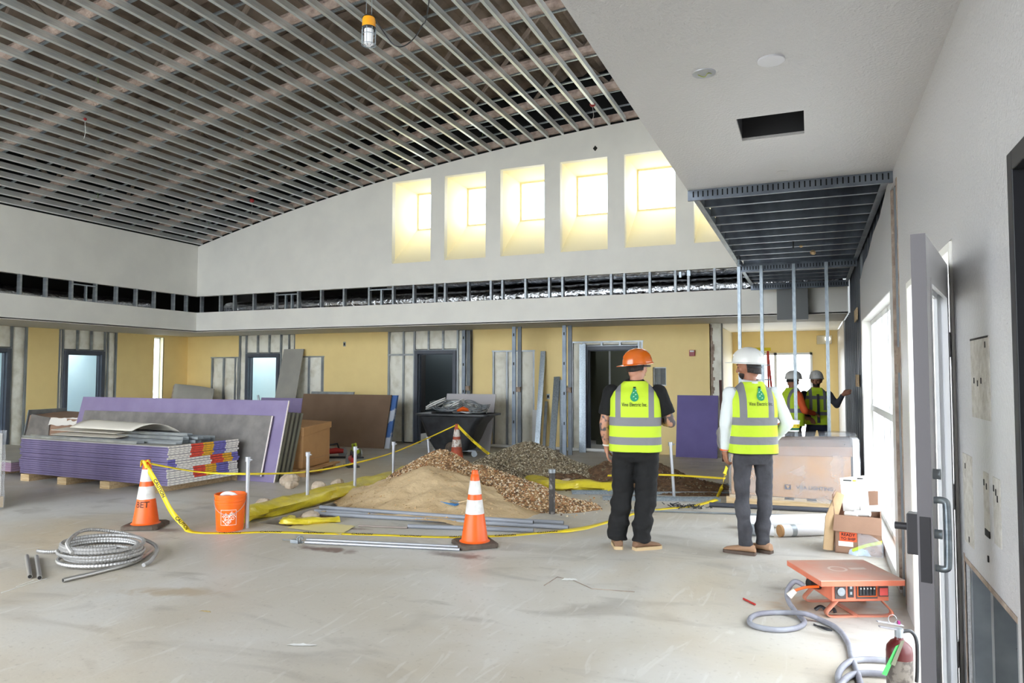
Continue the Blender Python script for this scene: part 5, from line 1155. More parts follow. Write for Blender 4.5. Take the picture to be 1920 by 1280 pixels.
mtube((1398, 1003), (1450, 1005), .055, 'white shipping tube end between the boots of the dark-haired worker')
mtube((1462, 1006), (1568, 1002), .058, 'white shipping tube with brown end cap, closest to the camera')
m = MB().tube([G(1330, 950) + Vector((0, 0, .03)), G(1575, 962) + Vector((0, 0, .03))], .028, 12); tag(m.build('dark_pipe', mat('black_pipe', (66, 68, 76), .5), None, smooth=True), 'black pipe lying along the foot of the wrapped crate', 'pipe')
m = MB().tube([G(1180, 958) + Vector((0, 0, .012)), G(1570, 971) + Vector((0, 0, .012))], .010, 8); tag(m.build('grey_rod', M_galvd, None, smooth=True), 'thin grey rod on the slab from the workers to the crate', 'rod')
for k, (v0, v1, x0, x1, lab) in enumerate(((914, 913, 1072, 1382, 'long slotted steel track lying across the far slab, farthest of three'), (925, 926, 1072, 1376, 'long steel track lying across the far slab, middle of three'), (936, 939, 1130, 1350, 'steel track on the far slab, closest to the workers'))):
    A, B = G(x0, v0), G(x1, v1); mb = MB().chan(A + Vector((0, 0, .0)), B + Vector((0, 0, .0)), .12, .04); tag(mb.build('steel_track', M_galv), lab, 'steel track', 'steel tracks lying on the far slab')
m = MB(); c_ = G(1290, 952)
for k in range(60): a = rnd.random() * 6.28; x, y = rnd.gauss(0, .12), rnd.gauss(0, .05); m.tube([(x, y, .004 + .03 * rnd.random()), (x + .05 * math.cos(a), y + .05 * math.sin(a), .01 + .04 * rnd.random())], .005, 5)
o = m.build('fastener_litter', M_blk); o.location = c_; tag(o, 'scatter of dark clips and fasteners on the slab between the two workers', 'litter', None, 'stuff')
# ready-to-ship carton
t = thing('open_carton', (.38, 7.35, 0), math.radians(-4), 'torn open brown carton with an orange READY TO SHIP label, full of tubes', 'carton')
hw, hd, hh = .19, .22, .34
M_cb = mat('carton_brown', (156, 122, 100), .8, var=(144, 112, 92), scale=4)
for a in ((-hw, hw, -hd, -hd + .008), (-hw, hw, hd - .008, hd), (-hw, -hw + .008, -hd, hd), (hw - .008, hw, -hd, hd)): MB().box(*a, 0, hh).build('carton_side', M_cb, t)
MB().box(-hw, hw, -hd, hd, 0, .01).build('carton_bottom', M_cb, t)
MB().hexa([(-hw, -hd - .002, hh), (hw, -hd - .002, hh), (hw, -hd + .006, hh), (-hw, -hd + .006, hh)], [(-hw - .01, -hd - .07, hh - .13), (hw, -hd - .07, hh - .14), (hw, -hd - .062, hh - .14), (-hw - .01, -hd - .062, hh - .13)]).build('flap', M_cb, t)
MB().hexa([(-hw, -hd, hh), (-hw + .006, -hd, hh), (-hw + .006, hd, hh), (-hw, hd, hh)], [(-hw - .02, -hd + .02, hh + .17), (-hw - .014, -hd + .02, hh + .17), (-hw - .0, hd, hh + .16), (-hw - .006, hd, hh + .16)]).build('flap', M_cb, t)
MB().hexa([(-hw, hd, hh), (hw - .02, hd, hh), (hw - .02, hd + .006, hh), (-hw, hd + .006, hh)], [(.06, hd + .03, hh + .16), (hw - .02, hd + .03, hh + .17), (hw - .02, hd + .036, hh + .17), (.06, hd + .036, hh + .16)]).build('flap', M_cb, t)
lb = mat('orange_label', (240, 96, 50), .5); y_ = -hd - .002
MB().box(-hw + .04, -hw + .18, -hd - .0025, -hd - .001, .11, .19).build('orange_label', lb, t)
lettering('READY', .036, lambda x, y: (-hw + .11 + x, -hd - .004, .168 + y), M_ink, t, bold=.001); lettering('TO SHIP', .033, lambda x, y: (-hw + .11 + x, -hd - .004, .132 + y), M_ink, t, bold=.001)
MB().box(-hw + .03, -hw + .15, -hd - .0022, -hd - .001, .065, .108).build('white_label', M_paper, t)
MB().grid(12, 2, lambda u, v: (-hw + .14 + .24 * u, -hd - .02 - .01 * math.sin(9 * u), .02 + .03 * v + .10 * u ** .8)).build('lime_strap', mat('lime_strap', (196, 214, 70), .5), t, smooth=True)
MB().grid(22, 12, lambda u, v: (-hw + .19 + .20 * u, -hd - .03 - .04 * (1 - v) - .02 * mnoise.noise(Vector((u * 7, v * 6, 3))), .01 + .24 * v * (1 - .5 * u))).build('plastic_film', M_wrap, t, smooth=True)
for k, (x, y, z, dx, dy, r) in enumerate(((-.10, -.10, .33, .10, -.05, .026), (-.02, -.12, .35, .12, -.04, .028), (.02, -.06, .38, .16, .03, .03), (-.06, .0, .36, .1, .0, .024))):
    o = MB().tube([(x, y, z), (x + dx, y + dy, z + .015)], r, 14).tube([(x - .0006, y, z), (x - .001, y, z)], r * .7, 14, 1).build('plastic_fitting', [M_wh, M_dark], None, smooth=True); place(o, (.38, 7.35, 0), math.radians(-4))
    tag(o, ['grey-mouthed white tube fitting at the front corner of the open carton', 'second white tube fitting in the open carton', 'largest white tube fitting across the open carton', 'white tube fitting at the back of the open carton'][k], 'fitting', 'tube fittings in the open carton')
mb = MB().hexa([(-.12, -.0, .33), (.10, -.0, .33), (.10, .02, .33), (-.12, .02, .33)], [(-.15, .12, .62), (.08, .12, .66), (.08, .14, .66), (-.15, .14, .62)]); o = mb.build('foam_panel', M_wh); place(o, (.38, 7.40, 0), math.radians(-4)); tag(o, 'white panel box standing in the open carton, small print along its top', 'panel')
def pf(x, y): q = Vector((-.03 + x, .108 + y * .3, .612 + y)); return (q.x, q.y, q.z)
MB().box(-.12, -.05, .101, .103, .600, .610).build('print_line', M_ink, o); MB().box(.0, .05, .108, .11, .622, .632).build('print_line', M_ink, o); MB().box(-.04, -.01, .102, .104, .598, .612).build('print_mark', mat('lime_mark', (206, 220, 70), .6), o)
t2 = MB().tube([(-.28, -.18, .02), (-.25, -.16, .3), (-.17, -.1, .52)], [.06, .07, .05], 8, flat=.5).build('kraft_paper', mat('kraft_paper', (190, 160, 122), .8, bump=.5, bscale=14), None, smooth=True); place(t2, (.40, 7.33, 0), 0); tag(t2, 'upright crushed kraft paper wrapping stuck beside the open carton', 'paper')
def bagf(u, v): an = u * 2 * PI; r = (.12 * (1 - v) ** .6 + .005) * (1 + .3 * mnoise.noise(Vector((math.cos(an) * 2, math.sin(an) * 2, v * 3)))); return (r * math.cos(an), r * .8 * math.sin(an), .16 * v)
o = MB().grid(24, 10, bagf).build('plastic_bag', mat('white_bag', (228, 234, 240), .35, var=(170, 200, 230), scale=6, bump=.6, bscale=14), None, smooth=True); p = G(1648, 1040); place(o, (min(p.x, XR - .2), p.y, 0)); tag(o, 'white plastic bag on the slab behind the power box', 'bag')
# ---------------------------------------------------------------- orange power distribution box
t = thing('power_box', (.19, 5.46, 0), math.radians(25), 'orange portable power box on bent strap legs, pale flat lid', 'power box'); t.scale = (.87, .87, .92)
M_spid = mat('hazed_orange_paint', (226, 128, 98), .5, var=(212, 116, 88), scale=5); M_lidt = mat('hazed_lid', (216, 150, 128), .6, var=(206, 172, 156), scale=3)  # box and lid orange paled towards pink: haze put into the colour
MB().box(-.32, .33, -.27, .33, .275, .282, 1).box(-.32, .33, -.27, -.262, .24, .28).box(-.32, .33, .322, .33, .24, .28).box(-.32, -.312, -.27, .33, .24, .28).box(.322, .33, -.27, .33, .24, .28).build('lid', [M_spid, M_lidt], t, bevel=.003)
MB().box(-.20, .24, -.20, .24, .115, .275).build('housing', M_spid, t, bevel=.004)
MB().box(-.18, -.095, -.208, -.2, .135, .245).build('outlet_plate', mat('dark_grey_plate', (84, 74, 72), .5), t, bevel=.003)
MB().lathe([(.001, 0), (.03, 0), (.03, .012), (.02, .014), (.001, .01)], 20, (-.137, -.208, .188), 0, Matrix.Rotation(PI / 2, 3, 'X')).build('twist_outlet', M_galvd, t, smooth=True)
MB().box(-.078, -.035, -.208, -.2, .145, .245).build('duplex_outlet', M_blk, t, bevel=.002); MB().box(-.065, -.048, -.2085, -.207, .205, .225, 0).box(-.065, -.048, -.2085, -.207, .165, .185, 0).build('socket', M_galvd, t)
MB().box(-.015, .15, -.206, -.2, .135, .245).build('breaker_panel', mat('dark_grey_plate', (84, 74, 72)), t)
for a in ((-.008, .142, .235, .24), (-.008, .142, .15, .155)): MB().box(a[0], a[1], -.212, -.206, a[2], a[3]).build('breaker_frame', M_or, t)
for a in (-.008, .137): MB().box(a, a + .005, -.212, -.206, .155, .235).build('breaker_frame', M_or, t)
for k in range(5): MB().box(.004 + .026 * k, .024 + .026 * k, -.216, -.206, .162, .228).build('breaker', M_blk, t, bevel=.002); MB().box(.010 + .026 * k, .018 + .026 * k, -.222, -.216, .205, .215).build('toggle', M_wh, t)
MB().box(.160, .232, -.21, -.2, .15, .245).build('outlet_plate', mat('dark_grey_plate', (84, 74, 72)), t); MB().box(.164, .226, -.216, -.21, .158, .212).build('red_cover', mat('salmon_plastic', (226, 92, 88), .5), t, bevel=.002)
sdist = mat('strap_steel', (214, 138, 112), .5)
def strap(pts, w_=.06):
    P = catmull(pts, 7); mb = MB(); n = len(P)
    for i, p in enumerate(P): mb.v += [(p.x, p.y - w_ / 2, p.z), (p.x, p.y + w_ / 2, p.z)]
    for i in range(n - 1): mb.f.append((2 * i, 2 * i + 1, 2 * i + 3, 2 * i + 2)); mb.m.append(0)
    o = mb.build('leg', sdist, t, smooth=True); md = o.modifiers.new('t', 'SOLIDIFY'); md.thickness = .005; md.offset = 0
for y_ in (-.17, .20):
    strap([(-.15, y_, .118), (-.20, y_, .07), (-.235, y_, .03), (-.20, y_, .004), (0, y_, .004)]); strap([(.19, y_, .118), (.24, y_, .07), (.275, y_, .03), (.24, y_, .004), (0, y_, .004)])
MB().box(-.02, .02, -.17, .20, .002, .008).build('cross_strap', sdist, t)
m = MB(); m.tube([(-.3, -.02, .20), (-.2, 0, .18)], .035, 10); m.build('inlet_plug', M_blk, t, smooth=True)
lettering('Powr', .05, lambda x, y: (.06 + x, .06 + y * .9, .2826), mat('faded_white_print', (226, 196, 184), .7), t) if False else None
m = MB().grid(20, 1, lambda u, v: (-.03 + (.055 + .02 * v) * math.cos(2 * PI * u), .05 + (.055 + .02 * v) * math.sin(2 * PI * u), .2828)); m.build('worn_emblem', mat('faded_white_print', (226, 200, 188), .7), t)
MB().box(.07, .20, .03, .08, .2822, .2828).build('worn_print', mat('faded_white_print', (226, 200, 188), .7), t)
# grey cable from the box
M_cab = mat('dusty_grey_cable', (150, 152, 160), .6, var=(122, 120, 130), scale=8)
cz = .017
def cable(px, r, lab, z=None, m_=None):
    P = [G(u, v, zz) for u, v, zz in px]; return tag(MB().tube(catmull(P, 9), r, 10).build('power_cable', m_ or M_cab, None, smooth=True), lab, 'cable')
cable([(1508, 1098, .17), (1490, 1090, .19), (1476, 1108, .12), (1480, 1130, .05), (1500, 1155, .02), (1508, 1168, .018), (1488, 1178, .018), (1450, 1180, .018), (1412, 1172, .018), (1406, 1160, .018), (1425, 1150, .018), (1470, 1148, .018), (1508, 1150, .05), (1535, 1160, .02), (1570, 1178, .018), (1590, 1205, .018), (1597, 1232, .018), (1606, 1255, .018), (1616, 1290, .018)], .0165, 'grey cable looping on the slab from the power box toward the camera')
cable([(1700, 1242, .02), (1640, 1236, .02), (1600, 1238, .02), (1578, 1252, .045), (1572, 1275, .02), (1590, 1300, .02), (1640, 1330, .02)], .0165, 'grey cable loop crossing the first one beside the fire extinguisher')
cable([(1690, 1268, .02), (1640, 1262, .02), (1600, 1264, .02), (1578, 1280, .05), (1565, 1310, .02)], .0165, 'grey cable loop closest to the camera, behind the fire extinguisher')
p = G(1500, 1118, .1); t = thing('orange_plug', (p.x, p.y + .0, .12), 0, 'orange cord and clear plug hanging off the power box cable', 'plug'); MB().tube(catmull([(.12, .0, .06), (.04, -.01, .05), (-.03, -.01, .02)], 6), .009, 8).build('cord', M_or, t, smooth=True); MB().tube([(-.03, -.01, .02), (-.07, -.02, -.02)], [.018, .024], 10).build('plug_body', mat('cream_plug', (226, 216, 204), .4), t, smooth=True)
o = MB().tube(catmull([(-.05, 0, .01), (-.01, .01, .03), (.03, -.01, .01), (.06, -.02, .03), (.07, -.04, .01)], 5), .012, 8, flat=.6).build('rubber_strap', M_blk, None, smooth=True); p = G(1543, 1146); place(o, (p.x, p.y, 0), .2); tag(o, 'black rubber strap lying at the foot of the power box', 'strap')
# ---------------------------------------------------------------- fire extinguisher
p = G(1688, 1296); t = thing('fire_extinguisher', (p.x, p.y, 0), .3, 'small dark red fire extinguisher by the open door, green tag on its neck', 'fire extinguisher')
MB().lathe([(.001, 0), (.056, 0), (.062, .006), (.062, .20), (.058, .225), (.04, .25), (.022, .262), (.019, .275), (.001, .276)], 32).build('cylinder_body', mat('dark_red_paint', (84, 24, 24), .35), t, smooth=True)
MB().lathe([(.0625, .03), (.0625, .17)], 32).build('paper_label', mat('aged_label', (120, 112, 104), .6, var=(84, 76, 70), scale=26, lo=.45, hi=.55), t, smooth=True)
MB().tube([(0, 0, .27), (0, 0, .315)], .02, 12).build('valve', M_galvd, t, smooth=True)
MB().beam((.02, 0, .305), (-.10, -.01, .325), .02, .008).beam((.02, 0, .33), (-.11, -.01, .35), .022, .006).build('lever', mat('grey_lever', (150, 146, 150), .45), t, bevel=.002)
MB().tube(catmull([(.02, 0, .30), (.06, 0, .30), (.085, 0, .25), (.085, 0, .12), (.08, 0, .05)], 7), .009, 9).build('hose', M_blk, t, smooth=True)
MB().tube([(-.03 + .02 * math.cos(a), 0, .36 + .022 * math.sin(a)) for a in [k * .5 for k in range(13)]], .0015, 5).build('pin_ring', M_galvd, t, smooth=True); MB().box(-.005, .006, -.006, .006, .33, .352).build('pull_pin', mat('violet_pin', (150, 30, 110), .4), t)
tg = MB().add([(-.02, -.064, .26), (-.045, -.07, .25), (-.115, -.07, .11), (-.09, -.064, .10)], [(0, 1, 2, 3)]).build('green_tag', mat('green_tag', (70, 176, 90), .5), t); md = tg.modifiers.new('t', 'SOLIDIFY'); md.thickness = .001
tg = MB().add([(.0, -.066, .28), (-.02, -.07, .275), (-.07, -.07, .16), (-.05, -.066, .15)], [(0, 1, 2, 3)]).build('inspection_tag', mat('olive_tag', (110, 112, 92), .6), t); md = tg.modifiers.new('t', 'SOLIDIFY'); md.thickness = .001
# ---------------------------------------------------------------- door leaf swung into the room
HX, HY = XR - .03, 3.66; LA = math.atan2(.346 - HX, 2.80 - HY)
dr = bpy.data.objects.new('door_8', None); COL.objects.link(dr); dr.location = (HX, HY, 0); dvec = Vector((.35 - HX, 2.80 - HY, 0)); Ld = dvec.length; dr.rotation_euler = (0, 0, math.atan2(dvec.y, dvec.x)); dr['kind'] = 'structure'
# local x runs from the hinge to the latch edge, y is the thickness
Hd = 2.09; M_dl = mat('white_door', (226, 226, 228), .4); M_de = mat('grey_door_edge', (120, 116, 120), .45)
def db(x0, x1, z0, z1, nm, m_, y0=-.022, y1=.022): return MB().box(x0, x1, y0, y1, z0, z1).build(nm, m_, dr, bevel=.002)
db(Ld - .12, Ld, .01, Hd, 'latch_stile', M_dl); db(0, .12, .01, Hd, 'hinge_stile', M_dl); db(.12, Ld - .12, Hd - .14, Hd, 'top_rail', M_dl); db(.12, Ld - .12, .01, .28, 'bottom_rail', M_dl)
MB().box(.12, Ld - .12, -.004, .004, .28, Hd - .14).build('pane', M_glass, dr)
for s_ in (-1, 1):
    y0, y1 = sorted((s_ * .012, s_ * .026))
    for a in ((.12, Ld - .12, .28, .30), (.12, Ld - .12, Hd - .16, Hd - .14), (.12, .14, .3, Hd - .16), (Ld - .14, Ld - .12, .3, Hd - .16)): MB().box(a[0], a[1], y0, y1, a[2], a[3]).build('glazing_bead', M_dl, dr)
MB().box(Ld + .0005, Ld + .003, -.023, .023, .01, Hd).build('edge_face', M_de, dr)
MB().box(Ld + .003, Ld + .006, -.016, .016, .90, 1.12).build('latch_plate', mat('dark_latch', (52, 50, 54), .4), dr)
MB().box(Ld - .09, Ld - .03, -.06, -.022, .98, 1.12).build('lock_case', mat('dark_latch', (52, 50, 54)), dr, bevel=.004); MB().tube([(Ld - .06, -.06, 1.07), (Ld - .06, -.10, 1.07)], .013, 12).build('push_knob', mat('dark_latch', (52, 50, 54)), dr, smooth=True)
MB().tube(catmull([(Ld - .06, .02, 1.17), (Ld - .06, .052, 1.17), (Ld - .06, .06, 1.14), (Ld - .06, .06, .97), (Ld - .06, .052, .94), (Ld - .06, .02, .94)], 6), .012, 12).build('pull_handle', M_galv, dr, smooth=True)
MB().tube([(Ld - .06, .02, 1.055), (Ld - .06, .045, 1.055)], .016, 14).build('lever_handle', M_galv, dr, smooth=True)
MB().tube([(Ld - .06, .02, 1.26), (Ld - .06, .045, 1.26)], .018, 14).build('lock_cylinder', M_galvd, dr, smooth=True)
for z in (.35, 1.02, 1.68):
    m = MB(); m.box(-.006, .05, .022, .026, z, z + .11); m.box(-.05, -.006, .022, .028, z, z + .11); m.tube([(-.003, .027, z), (-.003, .027, z + .11)], .009, 10); m.build('hinge', mat('white_hinge', (206, 206, 208), .4), dr)
# door frame lining the opening
m = MB(); m.box(XR - .01, XR + .12, DY0 + .004, DY0 + .045, 0, DZ - .01); m.box(XR - .01, XR + .12, DY1 - .045, DY1 - .004, 0, DZ - .01); m.box(XR - .01, XR + .12, DY0 + .045, DY1 - .045, DZ - .05, DZ - .01)
struct(m.build('door_8_frame', M_white, bevel=.003))
# dark steel frame at the near edge of the wall
m = MB(); m.box(XR - .02, XR + .16, 2.50, 2.555, 0, 2.27); m.box(XR - .02, XR + .16, 1.5, 1.56, 0, 2.27); m.box(XR - .02, XR + .16, 1.56, 2.50, 2.21, 2.27); struct(m.build('door_9_frame', mat('near_black_frame', (38, 38, 42), .5), bevel=.003))
# ---------------------------------------------------------------- fixtures of the low ceiling
p = G(1320, 137, ZC); t = thing('recessed_light', (p.x, p.y, ZC), 0, 'recessed round light opening with bright trim and a yellow wire in the low ceiling', 'light')
MB().lathe([(.045, -.004), (.056, -.005), (.058, 0), (.044, .0), (.044, .001)], 28).build('trim_ring', M_emt, t, smooth=True); MB().lathe([(.001, -.001), (.044, -.001)], 28).build('opening', M_dark, t)
MB().tube(catmull([(-.03, 0, -.004), (0, .01, -.016), (.02, -.01, -.008), (.035, .01, -.004)], 5), .002, 6).build('wire', mat('yellow_green_wire', (150, 160, 60), .5), t)
p = G(1446, 112, ZC); o = MB().lathe([(.001, -.012), (.055, -.012), (.062, -.008), (.063, 0)], 32).build('cover_plate', mat('cool_white', (214, 214, 218), .5), None, smooth=True); place(o, (p.x, p.y, ZC)); tag(o, 'flat round white cover plate on the low ceiling', 'cover plate')
p = G(1467, 322, ZC); o = MB().lathe([(.001, -.004), (.04, -.004), (.044, 0)], 28).build('cover_plate', M_tex, None, smooth=True); place(o, (p.x, p.y, ZC)); tag(o, 'small painted round cap on the low ceiling close to the slotted track', 'cover plate')
p = YP(1376, 440, 7.3); t = thing('sprinkler_drop', (XC + .09, 9.3, ZC - .12), 0, 'black sprinkler drop pipe at the free edge of the open ceiling framing', 'pipe'); MB().tube([(0, 0, .06), (0, 0, .55)], .017, 12).build('drop_pipe', M_blk, t, smooth=True); MB().tube([(0, 0, .0), (0, 0, .07)], [.03, .018], 12).build('sprinkler_head', M_galv, t, smooth=True)
o = MB().tube([(0, 0, 0), (0, 0, .52)], .009, 8).build('hanger_rod', M_blk); place(o, (-.16, 8.6, ZC - .07)); tag(o, 'thin black hanger rod in the middle of the open ceiling framing', 'rod')
for k, (x, y, s_) in enumerate(((.05, 9.2, .035), (-.08, 8.7, .02))):
    mb = MB().sphere((0, 0, 0), s_, 0, 1, 1, .8, 10, 6); mb.v = [tuple(Vector(q) * (1 + .3 * mnoise.noise(Vector(q) * 40))) for q in mb.v]; o = mb.build('plaster_blob', mat('tan_plaster', (176, 150, 112), .9), None, smooth=True); place(o, (x, y, ZC - .03)); tag(o, ['larger tan plaster lump hanging from the open ceiling framing', 'smaller tan plaster lump on the open ceiling framing'][k], 'plaster')
for k, (z, y) in enumerate(((2.33, 10.6), (1.45, 10.6))): o = MB().box(XR - .012, XR + .0, y - .3, y + .3, z, z + .16).build('wood_block', M_wood); tag(o, ['upper pale blocking board across the dark corridor studs', 'lower pale blocking board across the dark corridor studs'][k], 'board')
# emergency light, ladder at the corridor end
t = thing('emergency_light', (.32, YE - .04, 2.42), 0, 'wall light with a bright lens high on the yellow corridor end wall', 'light'); MB().box(-.18, .14, -.06, .03, -.1, .1).build('housing', mat('beige_plastic', (206, 196, 170), .5), t, bevel=.01); MB().sphere((.05, -.08, .02), .06, 0, 1, .6, 1, 12, 8).build('lens', mat('lamp_lens', (255, 255, 250), .2, emit=2), t, smooth=True)
t = thing('step_ladder', (-.98, 15.6, 0), .25, 'red and yellow step ladder standing in the corridor behind the dark-haired worker', 'ladder')
for s_ in (-1, 1):
    MB().beam((.28 * s_, -.3, 0), (.17 * s_, 0, 2.1), .03, .06).build('rail', mat('ladder_red', (196, 50, 40), .5), t); MB().beam((.28 * s_, .35, 0), (.17 * s_, .04, 2.05), .03, .03).build('rear_rail', mat('ladder_red', (196, 50, 40)), t)
for k in range(6): z = .3 * (k + 1); f = z / 2.1; MB().box(-.27 + .1 * f, .27 - .1 * f, -.3 + .3 * f - .04, -.3 + .3 * f + .04, z, z + .02).build('step', M_galv, t)
MB().box(-.22, .22, -.08, .1, 2.1, 2.17).build('top_cap', M_tape, t, bevel=.01)
# ---------------------------------------------------------------- fixtures in the vault
t = thing('hanging_work_light', (-3.18, 4.64, 4.19), .3, 'caged work light with an orange top hanging from the vault', 'work light')
MB().lathe([(.001, .23), (.045, .23), (.052, .215), (.052, .15), (.001, .15)], 24).build('orange_cap', mat('amber_plastic', (250, 170, 30), .4), t, smooth=True)
MB().lathe([(.001, .252), (.03, .25), (.05, .232), (.03, .23)], 20).build('top_ring', M_blk, t, smooth=True); MB().lathe([(.054, .135), (.056, .15), (.001, .151)], 24).build('black_collar', M_blk, t, smooth=True)
MB().lathe([(.001, .012), (.034, .014), (.036, .135)], 20).build('lamp_core', mat('led_core', (232, 232, 236), .4, emit=.25), t, smooth=True)
for k in range(8):
    a = k * PI / 4; MB().tube([(.055 * math.cos(a), .055 * math.sin(a), .14), (.055 * math.cos(a), .055 * math.sin(a), .012), (.02 * math.cos(a), .02 * math.sin(a), .0)], .0028, 5).build('cage_wire', M_galv, t)
for z in (.012, .09): MB().tube([(.056 * math.cos(a), .056 * math.sin(a), z) for a in [k * PI / 8 for k in range(17)]], .0028, 5).build('cage_ring', M_galv, t)
for dx in (-.022, .022): MB().tube([(dx, 0, .25), (dx * .9, .0, arc(-3.18) - 4.19)], .0025, 5).build('hanging_wire', M_galv, t)
pts = [Vector((.05, 0, .22)), Vector((.10, 0, .14)), YP(740, 85, 4.64) - t.location, YP(765, 82, 4.7) - t.location, YP(790, 50, 4.8) - t.location, YP(806, -10, 4.9) - t.location, Vector((.55, .3, arc(-3) - 4.19))]
for q in pts[2:6]: pass
ct_, st_ = math.cos(-.3), math.sin(-.3); pts = pts[:2] + [Vector((q.x * ct_ - q.y * st_, q.x * st_ + q.y * ct_, q.z)) for q in pts[2:]]
MB().tube(catmull(pts, 8), .005, 7).build('power_cord', M_blk, t, smooth=True)
for k, (x, y) in enumerate(((-9.08, 6.73), (-9.03, 9.35), (-12.51, 9.34), (-12.55, 12.1), (-5.71, 9.42), (-5.65, 12.0), (-9.05, 12.0))):
    t = thing('ceiling_box', (x, y, arc(x) + .12), 0, 'round steel junction box hung in the vault, ' + ['highest over the purple boards', 'between two others above the brown board', 'low over the side wall', 'in the far corner of the vault', 'near the middle beyond the work light', 'nearest the tall windows', 'just before the end wall'][k], 'junction box', 'junction boxes in the vault')
    MB().lathe([(.001, .06), (.06, .06), (.06, -.0), (.052, -.0), (.05, .05)], 16).build('box_body', M_galvd, t, smooth=True); MB().tube([(0, 0, .0), (.01, 0, -.07), (-.01, .01, -.10)], .005, 5).build('wire_tail', mat('green_wire', (96, 120, 60), .6), t)
    MB().beam((-.3, 0, .07), (.3, 0, .07), .02, .01).build('bar_hanger', M_galv, t)
for k, (u, v) in enumerate(((473, 369), (1110, 187), (158, 210))):
    x, y = [(-10.93, 11.7), (-3.42, 11.75), (-10.09, 7.29)][k]; t = thing('fire_bell', (x, y, arc(x) + .02), 0, ['small red alarm device hanging low in the vault corner', 'small red alarm device in the vault above the tall windows', 'small red alarm device high in the vault'][k], 'alarm')
    MB().sphere((0, 0, 0), .05 if k < 2 else .025, 0, 1, 1, .9, 14, 8).build('housing', mat('alarm_red', (150, 34, 38)), t, smooth=True); MB().tube([(0, 0, -.04), (.02, 0, -.2), (-.01, 0, -.3)], .003, 5).build('wire', M_wh, t)
p = YP(1116, 278, YF); o = MB().add([(-.045, 0, 0), (0, 0, -.055), (.045, 0, 0), (0, 0, .055)], [(0, 1, 2, 3)]).build('wall_opening', M_dark); md = o.modifiers.new('t', 'SOLIDIFY'); md.thickness = .002; place(o, (p.x, YF - .002, p.z)); tag(o, 'small dark diamond-shaped opening above the tall windows', 'wall opening')
# ---------------------------------------------------------------- people
M_skin = mat('skin', (196, 142, 116), .55, var=(182, 126, 102), scale=9)
M_skin2 = mat('tan_skin', (168, 116, 90), .55, var=(154, 102, 78), scale=9)
M_tattoo = mat('tattooed_skin', (190, 138, 112), .55, var=(84, 76, 78), scale=16, detail=6, lo=.50, hi=.56)
M_hair = mat('dark_hair', (40, 32, 28), .7, bump=.6, bscale=90); M_lip = mat('lip', (160, 96, 84), .5); M_eye = mat('eye', (40, 34, 30), .2)
def capsule(mb, p, q, r0, r1, seg=14, fl=1.0, n=6):
    """tapered limb with rounded ends"""
    p, q = Vector(p), Vector(q); d = (q - p); L = d.length; u = d / L; P = []; R_ = []
    for k in range(4): a = PI / 2 * k / 4; P.append(p - u * (r0 * math.cos(a))); R_.append(max(r0 * math.sin(a), 1e-3))
    for k in range(n + 1): f = k / n; P.append(p + d * f); R_.append(r0 + (r1 - r0) * f)
    for k in range(3, -1, -1): a = PI / 2 * k / 4; P.append(q + u * (r1 * math.cos(a))); R_.append(max(r1 * math.sin(a), 1e-3))
    mb.tube(P, R_, seg, flat=fl)
def ering(cx, cy, z, rx, ry, n=24, p=2.4):
    out = []
    for k in range(n):
        a = 2 * PI * k / n; c, s = math.cos(a), math.sin(a); out.append((cx + rx * math.copysign(abs(c) ** (2 / p), c), cy + ry * math.copysign(abs(s) ** (2 / p), s), z))
    return out
def hand(mb, W_, d, pn, th, curl=.5, s_=1.0):
    """palm and five fingers: d along the hand, pn out of the palm, th towards the thumb"""
    W_ = Vector(W_); d = Vector(d).normalized(); pn = Vector(pn); pn = (pn - d * pn.dot(d)).normalized(); sd = d.cross(pn); sd = sd if sd.dot(Vector(th)) > 0 else -sd
    capsule(mb, W_, W_ + d * .03 * s_, .027 * s_, .027 * s_, 12)
    for k, (ln, off) in enumerate(((.068, .033), (.076, .011), (.070, -.011), (.054, -.032))):
        kn = W_ + d * (.088 - .004 * abs(k - 1)) * s_ + sd * off * s_; capsule(mb, W_ + d * .012 * s_ + sd * off * .55 * s_, kn, .0155 * s_, .0115 * s_, 8)
        c = curl * (1 + .12 * k); P = kn; ang = 0; seg = [ln * .45, ln * .32, ln * .25]
        for j, l in enumerate(seg):
            ang += c * (.55 if j == 0 else .8); dd = (d * math.cos(ang) + pn * math.sin(ang) + sd * off * 1.2).normalized(); Q = P + dd * l * s_; capsule(mb, P, Q, (.0098 - .0009 * j) * s_, (.0092 - .0011 * j) * s_, 8, n=2); P = Q
    a = W_ + d * .022 * s_ + sd * .022 * s_; b_ = a + (d * .72 + sd * .62 + pn * .25).normalized() * .042 * s_; capsule(mb, a, b_, .016 * s_, .0125 * s_, 8); c_ = b_ + (d * .95 + sd * .15 + pn * .45 * (1 + curl)).normalized() * .030 * s_; capsule(mb, b_, c_, .0115 * s_, .0105 * s_, 8, n=2); capsule(mb, c_, c_ + (d * .9 - sd * .15 + pn * .5 * (1 + curl)).normalized() * .024 * s_, .0105 * s_, .008 * s_, 8, n=2)
